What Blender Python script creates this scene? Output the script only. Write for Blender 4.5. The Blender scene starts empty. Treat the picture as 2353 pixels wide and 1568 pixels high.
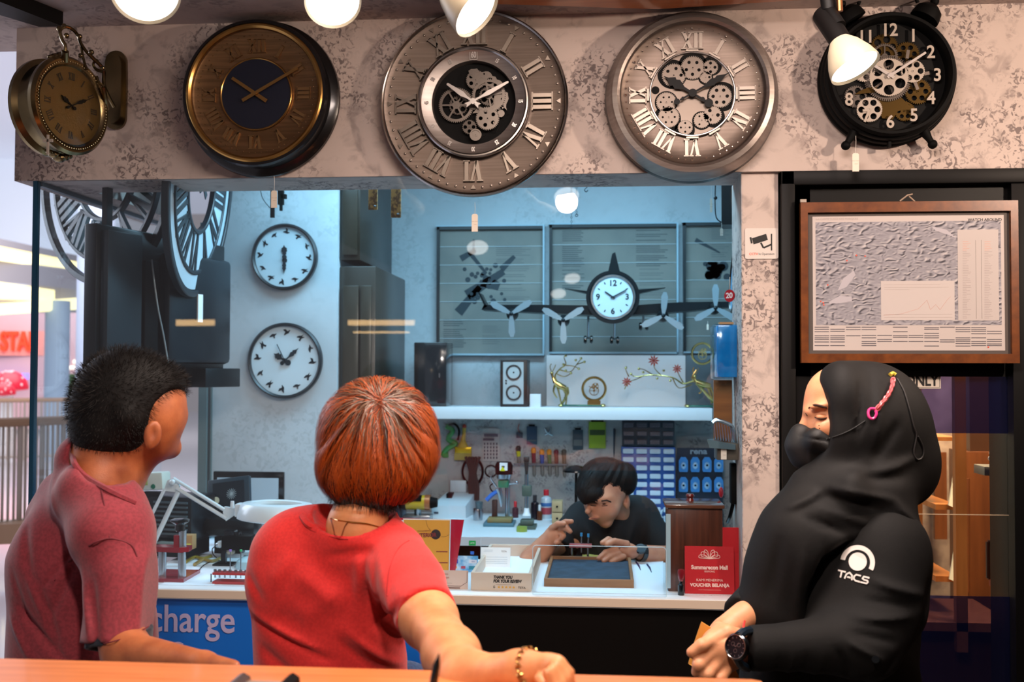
import bpy, bmesh, math, random
import numpy as np
from mathutils import Matrix, Vector
random.seed(7)
rng = np.random.default_rng(7)
PI = math.pi
SC = bpy.context.scene
COL = SC.collection

# ---------------------------------------------------------------- camera
F, CX, CY = 2500.0, 1176.5, 784.0
YAW, PITCH, ROLL = math.radians(4.86), math.radians(1.65), math.radians(0.15)
CAM_LOC = Vector((0.0, -3.3, 1.42))
CAM_M = Matrix.Translation(CAM_LOC) @ Matrix.Rotation(YAW, 4, 'Z') @ Matrix.Rotation(PI/2 + PITCH, 4, 'X') @ Matrix.Rotation(ROLL, 4, 'Z')
cd = bpy.data.cameras.new('camera'); cam = bpy.data.objects.new('camera', cd); COL.objects.link(cam)
cam.matrix_world = CAM_M
cd.sensor_width = 36.0; cd.lens = 36.0*F/2353.0; cd.clip_start = 0.05; cd.clip_end = 200
cd.dof.use_dof = True; cd.dof.focus_distance = 2.7; cd.dof.aperture_fstop = 4.5
SC.camera = cam

# ---------------------------------------------------------------- world, lights, exposure
SC.view_settings.view_transform = 'Standard'; SC.view_settings.look = 'None'
SC.view_settings.exposure = 0.0; SC.view_settings.gamma = 1.0; SC.view_settings.use_curve_mapping = False
SC.cycles.max_bounces = 7; SC.cycles.diffuse_bounces = 3; SC.cycles.glossy_bounces = 4
SC.cycles.transparent_max_bounces = 12; SC.cycles.transmission_bounces = 4
SC.cycles.caustics_reflective = False; SC.cycles.caustics_refractive = False
SC.cycles.use_denoising = True; SC.cycles.sample_clamp_indirect = 4.0
wd = bpy.data.worlds.new('world'); SC.world = wd; wd.use_nodes = True
wd.node_tree.nodes['Background'].inputs[0].default_value = (0.80, 0.72, 0.78, 1)
wd.node_tree.nodes['Background'].inputs[1].default_value = 0.30

def area_light(name, loc, target, size, energy, color, sy=None, spread=None):
    d = bpy.data.lights.new(name, 'AREA'); d.energy = energy; d.color = color; d.size = size
    if sy: d.shape = 'RECTANGLE'; d.size_y = sy
    if spread: d.spread = math.radians(spread)
    o = bpy.data.objects.new(name, d); COL.objects.link(o)
    o.location = loc; o.rotation_euler = (Vector(target)-Vector(loc)).to_track_quat('-Z', 'Y').to_euler()
    return o
def spot_light(name, loc, target, size, energy, color, radius=0.05, blend=0.5):
    d = bpy.data.lights.new(name, 'SPOT'); d.energy = energy; d.color = color; d.spot_size = math.radians(size)
    d.spot_blend = blend; d.shadow_soft_size = radius
    o = bpy.data.objects.new(name, d); COL.objects.link(o)
    o.location = loc; o.rotation_euler = (Vector(target)-Vector(loc)).to_track_quat('-Z', 'Y').to_euler()
    return o
WARM, PINK, CYAN = (1.0, .80, .65), (1.0, .84, .78), (.42, .77, 1.0)
# shop spot to the right that throws the clocks' shadows leftwards on the fascia
spot_light('ceiling_spot', (1.75, -1.25, 2.25), (-0.2, 0, 2.15), 110, 92, (1, .76, .60), .035)
# fill panel added over the customer side, with no fixture of its own
area_light('customer_fill', (0.3, -1.35, 2.48), (0.2, -1.0, 1.0), .7, 46, (1, .82, .74))
area_light('counter_light', (-0.2, -1.5, 2.45), (-0.25, -1.2, 1.0), .4, 13, WARM)
# workshop tubes, cool
area_light('workshop_tube', (0.1, 0.75, 2.44), (0.1, 0.80, 0.7), 1.8, 40, CYAN, sy=.3)
area_light('workshop_tube', (-0.95, 0.6, 2.3), (-0.95, 0.7, 0.7), .7, 9, CYAN, sy=.3)
# mall light from the left
area_light('atrium_light', (-4.6, 1.2, 2.8), (-1.2, 0.3, 1.0), 2.2, 120, (.86, .88, 1.0))

# ---------------------------------------------------------------- projection helpers (pixel of the 2353x1568 frame to place)
R3 = CAM_M.to_3x3()
def ray(px, py): return R3 @ Vector(((px-CX)/F, -(py-CY)/F, -1.0))
def W(px, py, D): return CAM_LOC + ray(px, py)*D
def onY(px, py, Y): r = ray(px, py); return CAM_LOC + r*((Y-CAM_LOC.y)/r.y)
def onZ(px, py, Z): r = ray(px, py); return CAM_LOC + r*((Z-CAM_LOC.z)/r.z)
def onX(px, py, X): r = ray(px, py); return CAM_LOC + r*((X-CAM_LOC.x)/r.x)
def T(*a): return Matrix.Translation(Vector(a if len(a) == 3 else a[0]))
def RX(d): return Matrix.Rotation(math.radians(d), 4, 'X')
def RY(d): return Matrix.Rotation(math.radians(d), 4, 'Y')
def RZ(d): return Matrix.Rotation(math.radians(d), 4, 'Z')
def S(x, y=None, z=None):
    y = x if y is None else y; z = x if z is None else z
    return Matrix.Diagonal((x, y, z, 1))
def wallM(p): return T(p) @ RX(90)      # local x right, y up, z towards the viewer

# ---------------------------------------------------------------- materials
def lin(h):
    if not isinstance(h, str): return tuple(h)+(1,) if len(h) == 3 else tuple(h)
    h = h.lstrip('#'); c = [int(h[i:i+2], 16)/255 for i in (0, 2, 4)]
    return tuple((x/12.92 if x <= .04045 else ((x+.055)/1.055)**2.4) for x in c)+(1,)
MATS = {}
def mat(name, color='#808080', rough=.5, metal=0.0, emit=None, es=1.0, c2=None, nscale=8, bump=0, bscale=60, coat=0, stretch=None, lo=.4, hi=.6, detail=6, alpha=None, sheen=0, spec=None, trans=0, ior=None, sss=0):
    if name in MATS: return MATS[name]
    m = bpy.data.materials.new(name); m.use_nodes = True; nt = m.node_tree; b = nt.nodes['Principled BSDF']
    b.inputs['Base Color'].default_value = lin(color); b.inputs['Roughness'].default_value = rough; b.inputs['Metallic'].default_value = metal
    if coat: b.inputs['Coat Weight'].default_value = coat; b.inputs['Coat Roughness'].default_value = .1
    if sheen: b.inputs['Sheen Weight'].default_value = sheen
    if spec is not None: b.inputs['Specular IOR Level'].default_value = spec
    if trans: b.inputs['Transmission Weight'].default_value = trans
    if sss:
        b.inputs['Subsurface Weight'].default_value = sss; b.inputs['Subsurface Radius'].default_value = (1, .35, .2); b.inputs['Subsurface Scale'].default_value = .008
    if ior: b.inputs['IOR'].default_value = ior
    if emit: b.inputs['Emission Color'].default_value = lin(emit); b.inputs['Emission Strength'].default_value = es
    if c2 or bump:
        tc = nt.nodes.new('ShaderNodeTexCoord'); mp = nt.nodes.new('ShaderNodeMapping'); nt.links.new(tc.outputs['Object'], mp.inputs[0])
        if stretch: mp.inputs['Scale'].default_value = stretch
    if c2:
        n = nt.nodes.new('ShaderNodeTexNoise'); n.inputs['Scale'].default_value = nscale; n.inputs['Detail'].default_value = detail
        nt.links.new(mp.outputs[0], n.inputs['Vector'])
        r = nt.nodes.new('ShaderNodeValToRGB'); r.color_ramp.elements[0].position = lo; r.color_ramp.elements[1].position = hi
        r.color_ramp.elements[0].color = lin(color); r.color_ramp.elements[1].color = lin(c2)
        nt.links.new(n.outputs['Fac'], r.inputs[0]); nt.links.new(r.outputs[0], b.inputs['Base Color'])
    if bump:
        n2 = nt.nodes.new('ShaderNodeTexNoise'); n2.inputs['Scale'].default_value = bscale; n2.inputs['Detail'].default_value = 4
        nt.links.new(mp.outputs[0], n2.inputs['Vector'])
        bp = nt.nodes.new('ShaderNodeBump'); bp.inputs['Strength'].default_value = bump; bp.inputs['Distance'].default_value = .002
        nt.links.new(n2.outputs['Fac'], bp.inputs['Height']); nt.links.new(bp.outputs[0], b.inputs['Normal'])
    MATS[name] = m; return m
def plaster(name, base, spot, amount=.5, s1=5.0, s2=38.0):
    m = bpy.data.materials.new(name); m.use_nodes = True; nt = m.node_tree; N, L = nt.nodes, nt.links; b = N['Principled BSDF']
    b.inputs['Roughness'].default_value = .85
    g = N.new('ShaderNodeNewGeometry')
    def noise(s, d, off=0, w=0):
        n = N.new('ShaderNodeTexNoise'); n.inputs['Scale'].default_value = s; n.inputs['Detail'].default_value = d; n.inputs['Distortion'].default_value = w
        mp = N.new('ShaderNodeMapping'); mp.inputs['Location'].default_value = (off, off*.7, off*1.3); L.new(g.outputs['Position'], mp.inputs[0]); L.new(mp.outputs[0], n.inputs['Vector']); return n.outputs['Fac']
    def ramp(x, a, c):
        r = N.new('ShaderNodeMapRange'); r.inputs['From Min'].default_value = a; r.inputs['From Max'].default_value = c; r.interpolation_type = 'SMOOTHSTEP'; L.new(x, r.inputs['Value']); return r.outputs[0]
    def mul(x, y):
        k = N.new('ShaderNodeMath'); k.operation = 'MULTIPLY'
        L.new(x, k.inputs[0])
        if isinstance(y, float): k.inputs[1].default_value = y
        else: L.new(y, k.inputs[1])
        return k.outputs[0]
    def mix(f, a, c):
        k = N.new('ShaderNodeMix'); k.data_type = 'RGBA'
        if isinstance(f, float): k.inputs[0].default_value = f
        else: L.new(f, k.inputs[0])
        for i, x in ((6, a), (7, c)):
            if isinstance(x, tuple): k.inputs[i].default_value = x
            else: L.new(x, k.inputs[i])
        return k.outputs[2]
    big = ramp(noise(s1, 3, 3), .46, .60); fine = ramp(noise(s2, 5, 9, 1.2), .50, .60)
    mask = mul(mul(big, fine), amount)
    bl = ramp(noise(2.3, 4, 17), .35, .7)
    b0 = lin(base); b1 = tuple(x*.84 for x in b0[:3])+(1,)
    c = mix(bl, b0, b1)
    mid = mul(ramp(noise(16, 6, 5, .6), .5, .68), amount*.45)
    c = mix(mid, c, lin(spot)); c = mix(mask, c, lin(spot))
    L.new(c, b.inputs['Base Color'])
    bp = N.new('ShaderNodeBump'); bp.inputs['Strength'].default_value = .25; bp.inputs['Distance'].default_value = .003
    L.new(noise(30, 6, 2), bp.inputs['Height']); L.new(bp.outputs[0], b.inputs['Normal'])
    MATS[name] = m; return m
def glass(name, tint=(1, 1, 1), ior=1.5, rough=0.0, body=0.0, bodycol='#ffffff'):
    m = bpy.data.materials.new(name); m.use_nodes = True; nt = m.node_tree; N, L = nt.nodes, nt.links
    N.remove(N['Principled BSDF']); out = N['Material Output']
    tr = N.new('ShaderNodeBsdfTransparent'); tr.inputs[0].default_value = tuple(tint)+(1,)
    gl = N.new('ShaderNodeBsdfGlossy'); gl.inputs['Roughness'].default_value = rough
    fr = N.new('ShaderNodeFresnel'); g = N.new('ShaderNodeNewGeometry'); mr = N.new('ShaderNodeMapRange')
    mr.inputs['To Min'].default_value = ior; mr.inputs['To Max'].default_value = 1/ior; L.new(g.outputs['Backfacing'], mr.inputs['Value']); L.new(mr.outputs[0], fr.inputs[0])
    mx = N.new('ShaderNodeMixShader'); L.new(fr.outputs[0], mx.inputs[0]); L.new(tr.outputs[0], mx.inputs[1]); L.new(gl.outputs[0], mx.inputs[2])
    last = mx
    if body:
        df = N.new('ShaderNodeBsdfDiffuse'); df.inputs[0].default_value = lin(bodycol)
        m2 = N.new('ShaderNodeMixShader'); m2.inputs[0].default_value = body; L.new(mx.outputs[0], m2.inputs[1]); L.new(df.outputs[0], m2.inputs[2]); last = m2
    L.new(last.outputs[0], out.inputs[0]); MATS[name] = m; return m
def wood(name, c1, c2, scale=(1, 12, 12), rough=.4, coat=.2, ns=3):
    return mat(name, c1, rough=rough, c2=c2, nscale=ns, stretch=scale, lo=.3, hi=.7, detail=8, coat=coat)

# ---------------------------------------------------------------- mesh builder
def wmat(o): return (wmat(o.parent) @ o.matrix_basis) if o.parent else o.matrix_world
class MB:
    def __init__(s): s.v, s.f, s.m = [], [], []
    def add(s, v, f, M=None, mi=0):
        o = len(s.v)
        if M is None: s.v += [tuple(x) for x in v]
        else: s.v += [tuple(M @ Vector(x)) for x in v]
        s.f += [tuple(i+o for i in q) for q in f]; s.m += [mi]*len(f); return s
    def me(s, me, M=None, mi=0):
        return s.add([v.co.copy() for v in me.vertices], [tuple(p.vertices) for p in me.polygons], M, mi)
    def box(s, a, b, M=None, mi=0, bev=0, seg=2):
        x0, y0, z0 = a; x1, y1, z1 = b
        v = [(x0,y0,z0),(x1,y0,z0),(x1,y1,z0),(x0,y1,z0),(x0,y0,z1),(x1,y0,z1),(x1,y1,z1),(x0,y1,z1)]
        f = [(0,3,2,1),(4,5,6,7),(0,1,5,4),(1,2,6,5),(2,3,7,6),(3,0,4,7)]
        if not bev: return s.add(v, f, M, mi)
        bm = bmesh.new(); vs = [bm.verts.new(p) for p in v]
        for q in f: bm.faces.new([vs[i] for i in q])
        bmesh.ops.bevel(bm, geom=bm.edges[:], offset=bev, segments=seg, affect='EDGES', profile=.5)
        bm.verts.index_update()
        s.add([p.co.copy() for p in bm.verts], [tuple(x.index for x in q.verts) for q in bm.faces], M, mi); bm.free(); return s
    def lathe(s, prof, n=48, M=None, mi=0, a0=0, a1=2*PI, cap=False):
        full = abs(a1-a0-2*PI) < 1e-6; v, f = [], []; k = n if full else n+1
        for r, z in prof:
            for i in range(k):
                a = a0+(a1-a0)*i/n; v.append((r*math.cos(a), r*math.sin(a), z))
        for j in range(len(prof)-1):
            for i in range(n):
                i2 = (i+1) % k; f.append((j*k+i, j*k+i2, (j+1)*k+i2, (j+1)*k+i))
        if full and cap:
            for j, rev in ((0, True), (len(prof)-1, False)):
                if prof[j][0] > 1e-6:
                    q = tuple(j*k+i for i in range(k)); f.append(q[::-1] if rev else q)
        return s.add(v, f, M, mi)
    def ring(s, r0, r1, z0, z1, n=64, M=None, mi=0, bev=0):
        b = bev; prof = [(r0, z0), (r1, z0), (r1, z1-b), (r1-b, z1), (r0+b, z1), (r0, z1-b), (r0, z0)]
        k = n; v, f = [], []
        for r, z in prof[:-1]:
            for i in range(k): a = 2*PI*i/k; v.append((r*math.cos(a), r*math.sin(a), z))
        m = len(prof)-1
        for j in range(m):
            for i in range(k): f.append((j*k+i, j*k+(i+1) % k, ((j+1) % m)*k+(i+1) % k, ((j+1) % m)*k+i))
        return s.add(v, f, M, mi)
    def disc(s, r, z, n=48, M=None, mi=0): return s.add([(r*math.cos(2*PI*i/n), r*math.sin(2*PI*i/n), z) for i in range(n)], [tuple(range(n))], M, mi)
    def torus(s, R, r, n=48, k=10, M=None, mi=0):
        v, f = [], []
        for i in range(n):
            for j in range(k):
                a, b = 2*PI*i/n, 2*PI*j/k; v.append(((R+r*math.cos(b))*math.cos(a), (R+r*math.cos(b))*math.sin(a), r*math.sin(b)))
        for i in range(n):
            for j in range(k): f.append((i*k+j, ((i+1) % n)*k+j, ((i+1) % n)*k+(j+1) % k, i*k+(j+1) % k))
        return s.add(v, f, M, mi)
    def ball(s, c, r, n=20, M=None, mi=0):
        if not hasattr(r, '__len__'): r = (r, r, r)
        prof = [(math.sin(PI*i/(n//2)), -math.cos(PI*i/(n//2))) for i in range(n//2+1)]
        prof[0] = (0, -1); prof[-1] = (0, 1)
        k = MB(); k.lathe(prof, n); L = T(c) @ S(*r)
        return s.add(k.v, k.f, (M @ L) if M else L, mi)
    def cyl(s, p0, p1, r0, r1=None, n=24, M=None, mi=0):
        r1 = r0 if r1 is None else r1; p0, p1 = Vector(p0), Vector(p1); d = p1-p0
        L = T(p0) @ d.to_track_quat('Z', 'Y').to_matrix().to_4x4()
        k = MB(); k.lathe([(r0, 0), (r1, d.length)], n, cap=True); return s.add(k.v, k.f, (M @ L) if M else L, mi)
    def tube(s, pts, r, n=8, M=None, mi=0, smooth=0, closed=False):
        pts = [Vector(p) for p in pts]
        if smooth:
            P = pts; q = []; rr = []
            rs = r if hasattr(r, '__len__') else [r]*len(P)
            N = len(P); rngk = range(N) if closed else range(N-1)
            for i in rngk:
                a = P[(i-1) % N] if (closed or i) else P[0]; b = P[i]; c = P[(i+1) % N]; d = P[(i+2) % N] if (closed or i+2 < N) else P[-1]
                for j in range(smooth):
                    t = j/smooth; q.append(.5*((2*b)+(c-a)*t+(2*a-5*b+4*c-d)*t*t+(3*b-a-3*c+d)*t**3)); rr.append(rs[i]*(1-t)+rs[(i+1) % N]*t)
            if not closed: q.append(P[-1]); rr.append(rs[-1])
            pts, r = q, rr
        rs = r if hasattr(r, '__len__') else [r]*len(pts)
        v, f = [], []; N = len(pts); up = None
        for i, p in enumerate(pts):
            a = pts[(i-1) % N] if (closed or i) else pts[0]; b = pts[(i+1) % N] if (closed or i+1 < N) else pts[-1]
            t = (b-a); t = t.normalized() if t.length > 1e-9 else Vector((0, 0, 1))
            if up is None: up = t.orthogonal().normalized()
            up = (up - t*up.dot(t)); up = up.normalized() if up.length > 1e-6 else t.orthogonal().normalized()
            w = t.cross(up)
            for j in range(n): c = 2*PI*j/n; v.append(p+(up*math.cos(c)+w*math.sin(c))*rs[i])
        for i in range(N if closed else N-1):
            i2 = (i+1) % N
            for j in range(n): f.append((i*n+j, i*n+(j+1) % n, i2*n+(j+1) % n, i2*n+j))
        if not closed: f.append(tuple(range(n))[::-1]); f.append(tuple((N-1)*n+j for j in range(n)))
        return s.add(v, f, M, mi)
    def prism(s, poly, z0, z1, M=None, mi=0):
        n = len(poly); v = [(x, y, z0) for x, y in poly]+[(x, y, z1) for x, y in poly]
        f = [tuple(range(n))[::-1], tuple(range(n, 2*n))]+[(i, (i+1) % n, n+(i+1) % n, n+i) for i in range(n)]
        return s.add(v, f, M, mi)
    def bar(s, p0, p1, w, z0, z1, M=None, mi=0, w1=None):
        w1 = w if w1 is None else w1; p0, p1 = Vector(p0), Vector(p1); d = (p1-p0).normalized(); q = Vector((-d.y, d.x))
        return s.prism([tuple(p0-q*w/2), tuple(p1-q*w1/2), tuple(p1+q*w1/2), tuple(p0+q*w/2)], z0, z1, M, mi)
    def plate(s, loops, z0, z1, M=None, mi=0):
        c = bpy.data.curves.new('t', 'CURVE'); c.dimensions = '2D'; c.fill_mode = 'BOTH'; c.extrude = (z1-z0)/2
        for lp in loops:
            sp = c.splines.new('POLY'); sp.points.add(len(lp)-1); sp.use_cyclic_u = True
            for p, q in zip(sp.points, lp): p.co = (q[0], q[1], 0, 1)
        return s.curve(c, (M if M else Matrix()) @ T(0, 0, (z0+z1)/2), mi)
    def curve(s, c, M, mi=0):
        o = bpy.data.objects.new('t', c); COL.objects.link(o)
        dg = bpy.context.evaluated_depsgraph_get(); me = bpy.data.meshes.new_from_object(o.evaluated_get(dg))
        s.me(me, M, mi); bpy.data.objects.remove(o); bpy.data.curves.remove(c); bpy.data.meshes.remove(me); return s
    def text(s, t, size, M=None, mi=0, z0=0, z1=.001, bold=0, align='CENTER', sx=1, shear=0, va='CENTER', sp=1.0):
        c = bpy.data.curves.new('t', 'FONT'); c.body = t; c.size = size; c.align_x = align; c.align_y = va; c.offset = bold*size; c.extrude = (z1-z0)/2
        c.shear = shear; c.resolution_u = 5; c.space_character = sp
        return s.curve(c, (M if M else Matrix()) @ T(0, 0, (z0+z1)/2) @ S(sx, 1, 1), mi)
    def gear(s, r, teeth, z0, z1, M=None, mi=0, holes=5, hr=.26, hd=.58, hub=.12, spokes=0, tl=.09, rot=0):
        out = []
        for i in range(teeth):
            a = 2*PI*i/teeth; d = 2*PI/teeth
            for k, rr in ((0, r*(1-tl)), (.35, r*(1-tl)), (.45, r), (.85, r)): out.append((rr*math.cos(a+d*k), rr*math.sin(a+d*k)))
        loops = [out]
        def circ(x, y, q, n=18): return [(x+q*math.cos(2*PI*i/n), y+q*math.sin(2*PI*i/n)) for i in range(n)]
        if spokes:
            ri, ro = r*.22, r*.80; w = .10
            for i in range(spokes):
                a0 = 2*PI*i/spokes+rot; a1 = a0+2*PI/spokes; g = []
                for k in range(9): a = a0+w*.6+(a1-a0-w*1.2)*k/8; g.append((ro*math.cos(a), ro*math.sin(a)))
                for k in range(5): a = a1-w*2-(a1-a0-w*4)*k/4; g.append((ri*math.cos(a), ri*math.sin(a)))
                loops.append(g)
        else:
            for i in range(holes): a = 2*PI*i/holes+rot; loops.append(circ(r*hd*math.cos(a), r*hd*math.sin(a), r*hr))
            if hub: loops.append(circ(0, 0, r*hub*.6, 10))
        s.plate(loops, z0, z1, M, mi)
        return s.ring(r*.05, r*hub, z0, z1+.4*(z1-z0), 14, M, mi)
    def build(s, name, mats, parent=None, M=None, sm=35, world=False):
        me = bpy.data.meshes.new(name); V = s.v
        if world:
            inv = (wmat(parent) if parent else (M or Matrix())).inverted(); V = [tuple(inv @ Vector(x)) for x in s.v]
        me.from_pydata([tuple(x) for x in V], [], s.f); me.update()
        if not isinstance(mats, (list, tuple)): mats = [mats]
        for m in mats: me.materials.append(m)
        if len(mats) > 1: me.polygons.foreach_set('material_index', s.m)
        if sm: me.shade_smooth(); me.set_sharp_from_angle(angle=math.radians(sm))
        o = bpy.data.objects.new(name, me); COL.objects.link(o)
        if parent: o.parent = parent
        elif M is not None: o.matrix_world = M
        return o
def tag(o, label, cat, group=None, kind=None):
    o['label'] = label; o['category'] = cat
    if group: o['group'] = group
    if kind: o['kind'] = kind
    return o
def thing(name, label, cat, M=None, group=None):
    o = bpy.data.objects.new(name, None); COL.objects.link(o); o.empty_display_size = .05
    if M is not None: o.matrix_world = M
    bpy.context.view_layer.update()
    return tag(o, label, cat, group)
def struct(o): o['kind'] = 'structure'; return o
def lab(o, l): o['label'] = l; return o
def dup(o, M, label=None, group=None, cat=None):
    r = o.copy(); COL.objects.link(r); r.matrix_world = M
    if label: r['label'] = label
    if group: r['group'] = group
    def rec(a, b):
        for ch in list(a.children):
            c = ch.copy(); COL.objects.link(c); c.parent = b; rec(ch, c)
    rec(o, r); return r
def stext(t, size, M, m, name, parent, world=False, **k):
    return MB().text(t, size, M, **k).build(name, m, parent, sm=0, world=world)
# ================================================================ SETTING
M_wall = plaster('plaster_warm', '#cdbcb3', '#5c5050', .8, 4.5, 60)
M_back = plaster('plaster_back', '#c3cdd2', '#7a8286', .2, 3.5, 40)
M_tool = plaster('plaster_tool', '#b4b4b2', '#55565a', .6, 9, 70)
M_black = mat('black_paint', '#050404', rough=.5, spec=.2)
M_blackm = mat('black_matte', '#060606', rough=.65, spec=.12)
M_white = mat('white_paint', '#e8ecee', rough=.5)
M_glass = glass('shop_glass', (.96, .985, 1.0), 1.5)
M_orange = wood('orange_wood', '#c8743a', '#a9582a', (1.2, 14, 14), rough=.35, coat=.3)

ZS = 2.025      # underside of the fascia
XL = onY(36, 230, 0).x; XP0 = onY(1704, 700, .02).x; XP1 = onY(1789, 700, .02).x; XR = 2.3
# fascia over the front glass, and the beam that runs back along the left side
b = MB(); b.box((XL, 0, ZS), (XR, .24, 2.515)); struct(b.build('wall_fascia', M_wall, sm=0))
b = MB(); b.box((XL, .24, ZS), (XL+.16, 1.05, 2.515)); struct(b.build('wall_left_beam', M_wall, sm=0))
b = MB(); b.box((XP0, .02, 0), (XP1, .26, ZS)); struct(b.build('wall_pillar', M_wall, sm=0))
# back room walls
YB, YC = 1.7, 1.0
xb0, xb1 = onY(490, 700, YC).x, onY(775, 700, YC).x
struct(MB().box((xb0, YC, 0), (xb1, YB+.1, 2.515)).build('wall_clock_pier', M_back, sm=0))
xr = onY(1690, 700, YB).x
struct(MB().box((xb1, YB, 1.24), (xr+.1, YB+.1, 2.515)).build('wall_back', M_back, sm=0))
struct(MB().box((xb1, YB-.012, 0), (xr+.1, YB+.1, 1.24)).build('wall_back_lower', M_tool, sm=0))
pa, pb = Vector((XP0+.004, .26)), Vector((xr, YB))
q = (pb-pa).normalized(); nn = Vector((q.y, -q.x))*.05
struct(MB().prism([tuple(pa), tuple(pa+nn), tuple(pb+nn), tuple(pb)], 0, 2.515).build('wall_right', M_back, sm=0))
# ceilings
struct(MB().box((XL-.0, .24, 2.515), (XR, YB+.1, 2.6)).build('ceiling_workshop', M_white, sm=0))
struct(MB().box((XL-.35, -11, 2.515), (XR, .24, 2.6)).build('ceiling_shop', plaster('ceiling_plaster', '#b9a9a3', '#6f6664', .5), sm=0))
b = MB(); p0 = onZ(1130, 9, 2.47); p1 = onZ(1508, 21, 2.47); p2 = onZ(1875, -2, 2.47)
b.prism([(p0.x, p0.y), (p1.x, p1.y), (p2.x, p2.y), (p2.x, p2.y-.5), (p0.x, p0.y-.5)], 2.47, 2.515)
struct(b.build('trim_1', M_orange, sm=0))
b = MB(); p0 = onZ(-120, -60, 2.49); p1 = onZ(145, 46, 2.49); p2 = onZ(90, 47, 2.49); p3 = onZ(-160, -30, 2.49)
b.prism([tuple(p.xy) for p in (p0, p1, p2, p3)], 2.47, 2.515); struct(b.build('trim_2', M_black, sm=0))
# floor
struct(MB().box((-2.0, -11, -.06), (XR, YB+.1, 0)).build('floor', mat('shop_floor', '#4b4038', rough=.4), sm=0))
# shop wall behind the camera and on the right, seen only as reflections
struct(MB().box((-2.0, -11.1, 0), (XR, -11, 2.6)).build('wall_rear', mat('rear_panel', '#4a2f1e', rough=.5), sm=0))
struct(MB().box((XR, -11, 0), (XR+.1, YB+.1, 2.6)).build('wall_shop_right', mat('right_panel', '#5a3a24', rough=.5), sm=0))
# ---- front glass and corner glass
YG = .004
b = MB(); xg0 = onY(78, 700, YG).x
b.box((xg0, YG, .755), (XP0, YG+.008, ZS)); struct(b.build('window_1', M_glass, sm=0))
b = MB(); b.box((xg0, YG+.02, .76), (xg0+.008, 1.0, ZS)); struct(b.build('window_2', M_glass, sm=0))
M_teal = mat('teal_edge', '#0f4560', rough=.25, metal=.3)
struct(MB().box((xg0-.007, YG-.004, 0), (xg0+.007, YG+.016, ZS)).build('trim_3', M_teal, sm=0))
b = MB(); b.box((xg0-.006, YG+.02, ZS-.014), (xg0+.012, 1.0, ZS)); struct(b.build('trim_4', mat('glass_channel', '#4d6470', rough=.4, metal=.5), sm=0))
# post beside clock pier
M_post = mat('post_grey', '#6d7f80', rough=.5, metal=.2)
xp = onY(455, 1000, .98).x; xq = onY(474, 1000, .98).x
struct(MB().box((xp, .98, 0), (xq, 1.05, ZS)).box((xq+.012, .99, 0), (xb0+.002, 1.04, ZS)).build('trim_5', M_post, sm=0))
# ---- staff door on the right: black frame, glass leaf
YD = .05
XD0, XD1 = onY(1790, 700, YD).x, onY(2318, 1000, YD).x
zt = onY(2000, 396, YD).z
b = MB(); b.box((XD0, .0, 0), (onY(1822, 700, YD).x, .22, zt), bev=.004); b.box((XD0, .0, onY(2000, 430, YD).z), (XR, .22, zt), bev=.004)
b.box((XD1, .01, 0), (XR, .22, zt), bev=.003)
struct(b.build('door_1', M_black))
b = MB(); xf = onY(1858, 900, YD+.03).x; xin = onY(1822, 700, YD).x
b.box((xin, .04, 0), (xf, .09, zt-.04)); b.box((xin, .04, onY(2000, 850, YD).z-.02), (XD1, .085, zt-.04))
struct(b.build('door_2', M_black, sm=0))
b = MB(); b.box((xf, .06, .0), (XD1, .068, onY(2000, 850, YD).z)); struct(b.build('window_3', glass('door_glass', (.9, .9, .9), 1.6), sm=0))
# film strips on the door glass
zf1, zf2 = onY(2200, 996, .058).z, onY(2200, 1370, .058).z
M_film = glass('blue_film', (.42, .42, .72), 1.5, body=.15, bodycol='#1a2450')
o = MB().box((xf, .056, zf1), (XD1, .0595, onY(2000, 850, YD).z)).box((xf, .056, 0), (XD1, .0595, zf2)).build('window_4', M_film, sm=0); struct(o)
struct(MB().box((xf, .055, onY(2200, 1183, .058).z-.001), (XD1, .0596, onY(2200, 1183, .058).z+.001)).build('trim_6', mat('film_seam', '#b09a80', rough=.4), sm=0))
# room beyond the staff door
struct(MB().box((XP1-.02, 2.2, 0), (XR, 2.3, 2.5)).build('wall_far_right', mat('far_room', '#8a5a34', rough=.6, c2='#6b4224', nscale=2), sm=0))
area_light('back_room_lamp', (1.35, .30, 2.2), (1.5, .9, 0.8), .4, 150, (1, .74, .46))

# ================================================================ MALL (left, seen through and past the glass)
struct(MB().box((-26, -1.0, -.08), (-2.0, 34, 0)).build('floor_mall', mat('mall_floor', '#cfccd2', rough=.12), sm=0))
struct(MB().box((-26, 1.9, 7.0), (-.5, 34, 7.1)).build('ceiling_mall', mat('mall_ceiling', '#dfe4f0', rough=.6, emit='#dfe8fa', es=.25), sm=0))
# ================================================================ WALL CLOCKS
M_bronze = mat('bronze_dial', '#8f6c4a', rough=.38, metal=.85, c2='#7a5c3e', nscale=5, bump=.08, bscale=300, stretch=(1, 30, 1))
M_gold = mat('gold_rim', '#c79a58', rough=.25, metal=1)
M_bnum = mat('bronze_numeral', '#a07c52', rough=.35, metal=.9)
M_navy = mat('navy_disc', '#0d1226', rough=.45)
M_case = mat('black_case', '#0e0d0e', rough=.22, coat=.4)
M_silver = mat('brushed_silver', '#a39a94', rough=.36, metal=.9, c2='#988e88', nscale=3, bump=.1, bscale=260, stretch=(1, 40, 1))
M_silverD = mat('antique_silver', '#6f625a', rough=.40, metal=.9, c2='#665a52', nscale=4, bump=.08, bscale=240, stretch=(1, 40, 1))
M_chrome = mat('polished_rim', '#b8b2ae', rough=.18, metal=1)
M_num = mat('silver_numeral', '#94897f', rough=.42, metal=1)
M_dark = mat('clock_well', '#040404', rough=.7, spec=.2)
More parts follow.
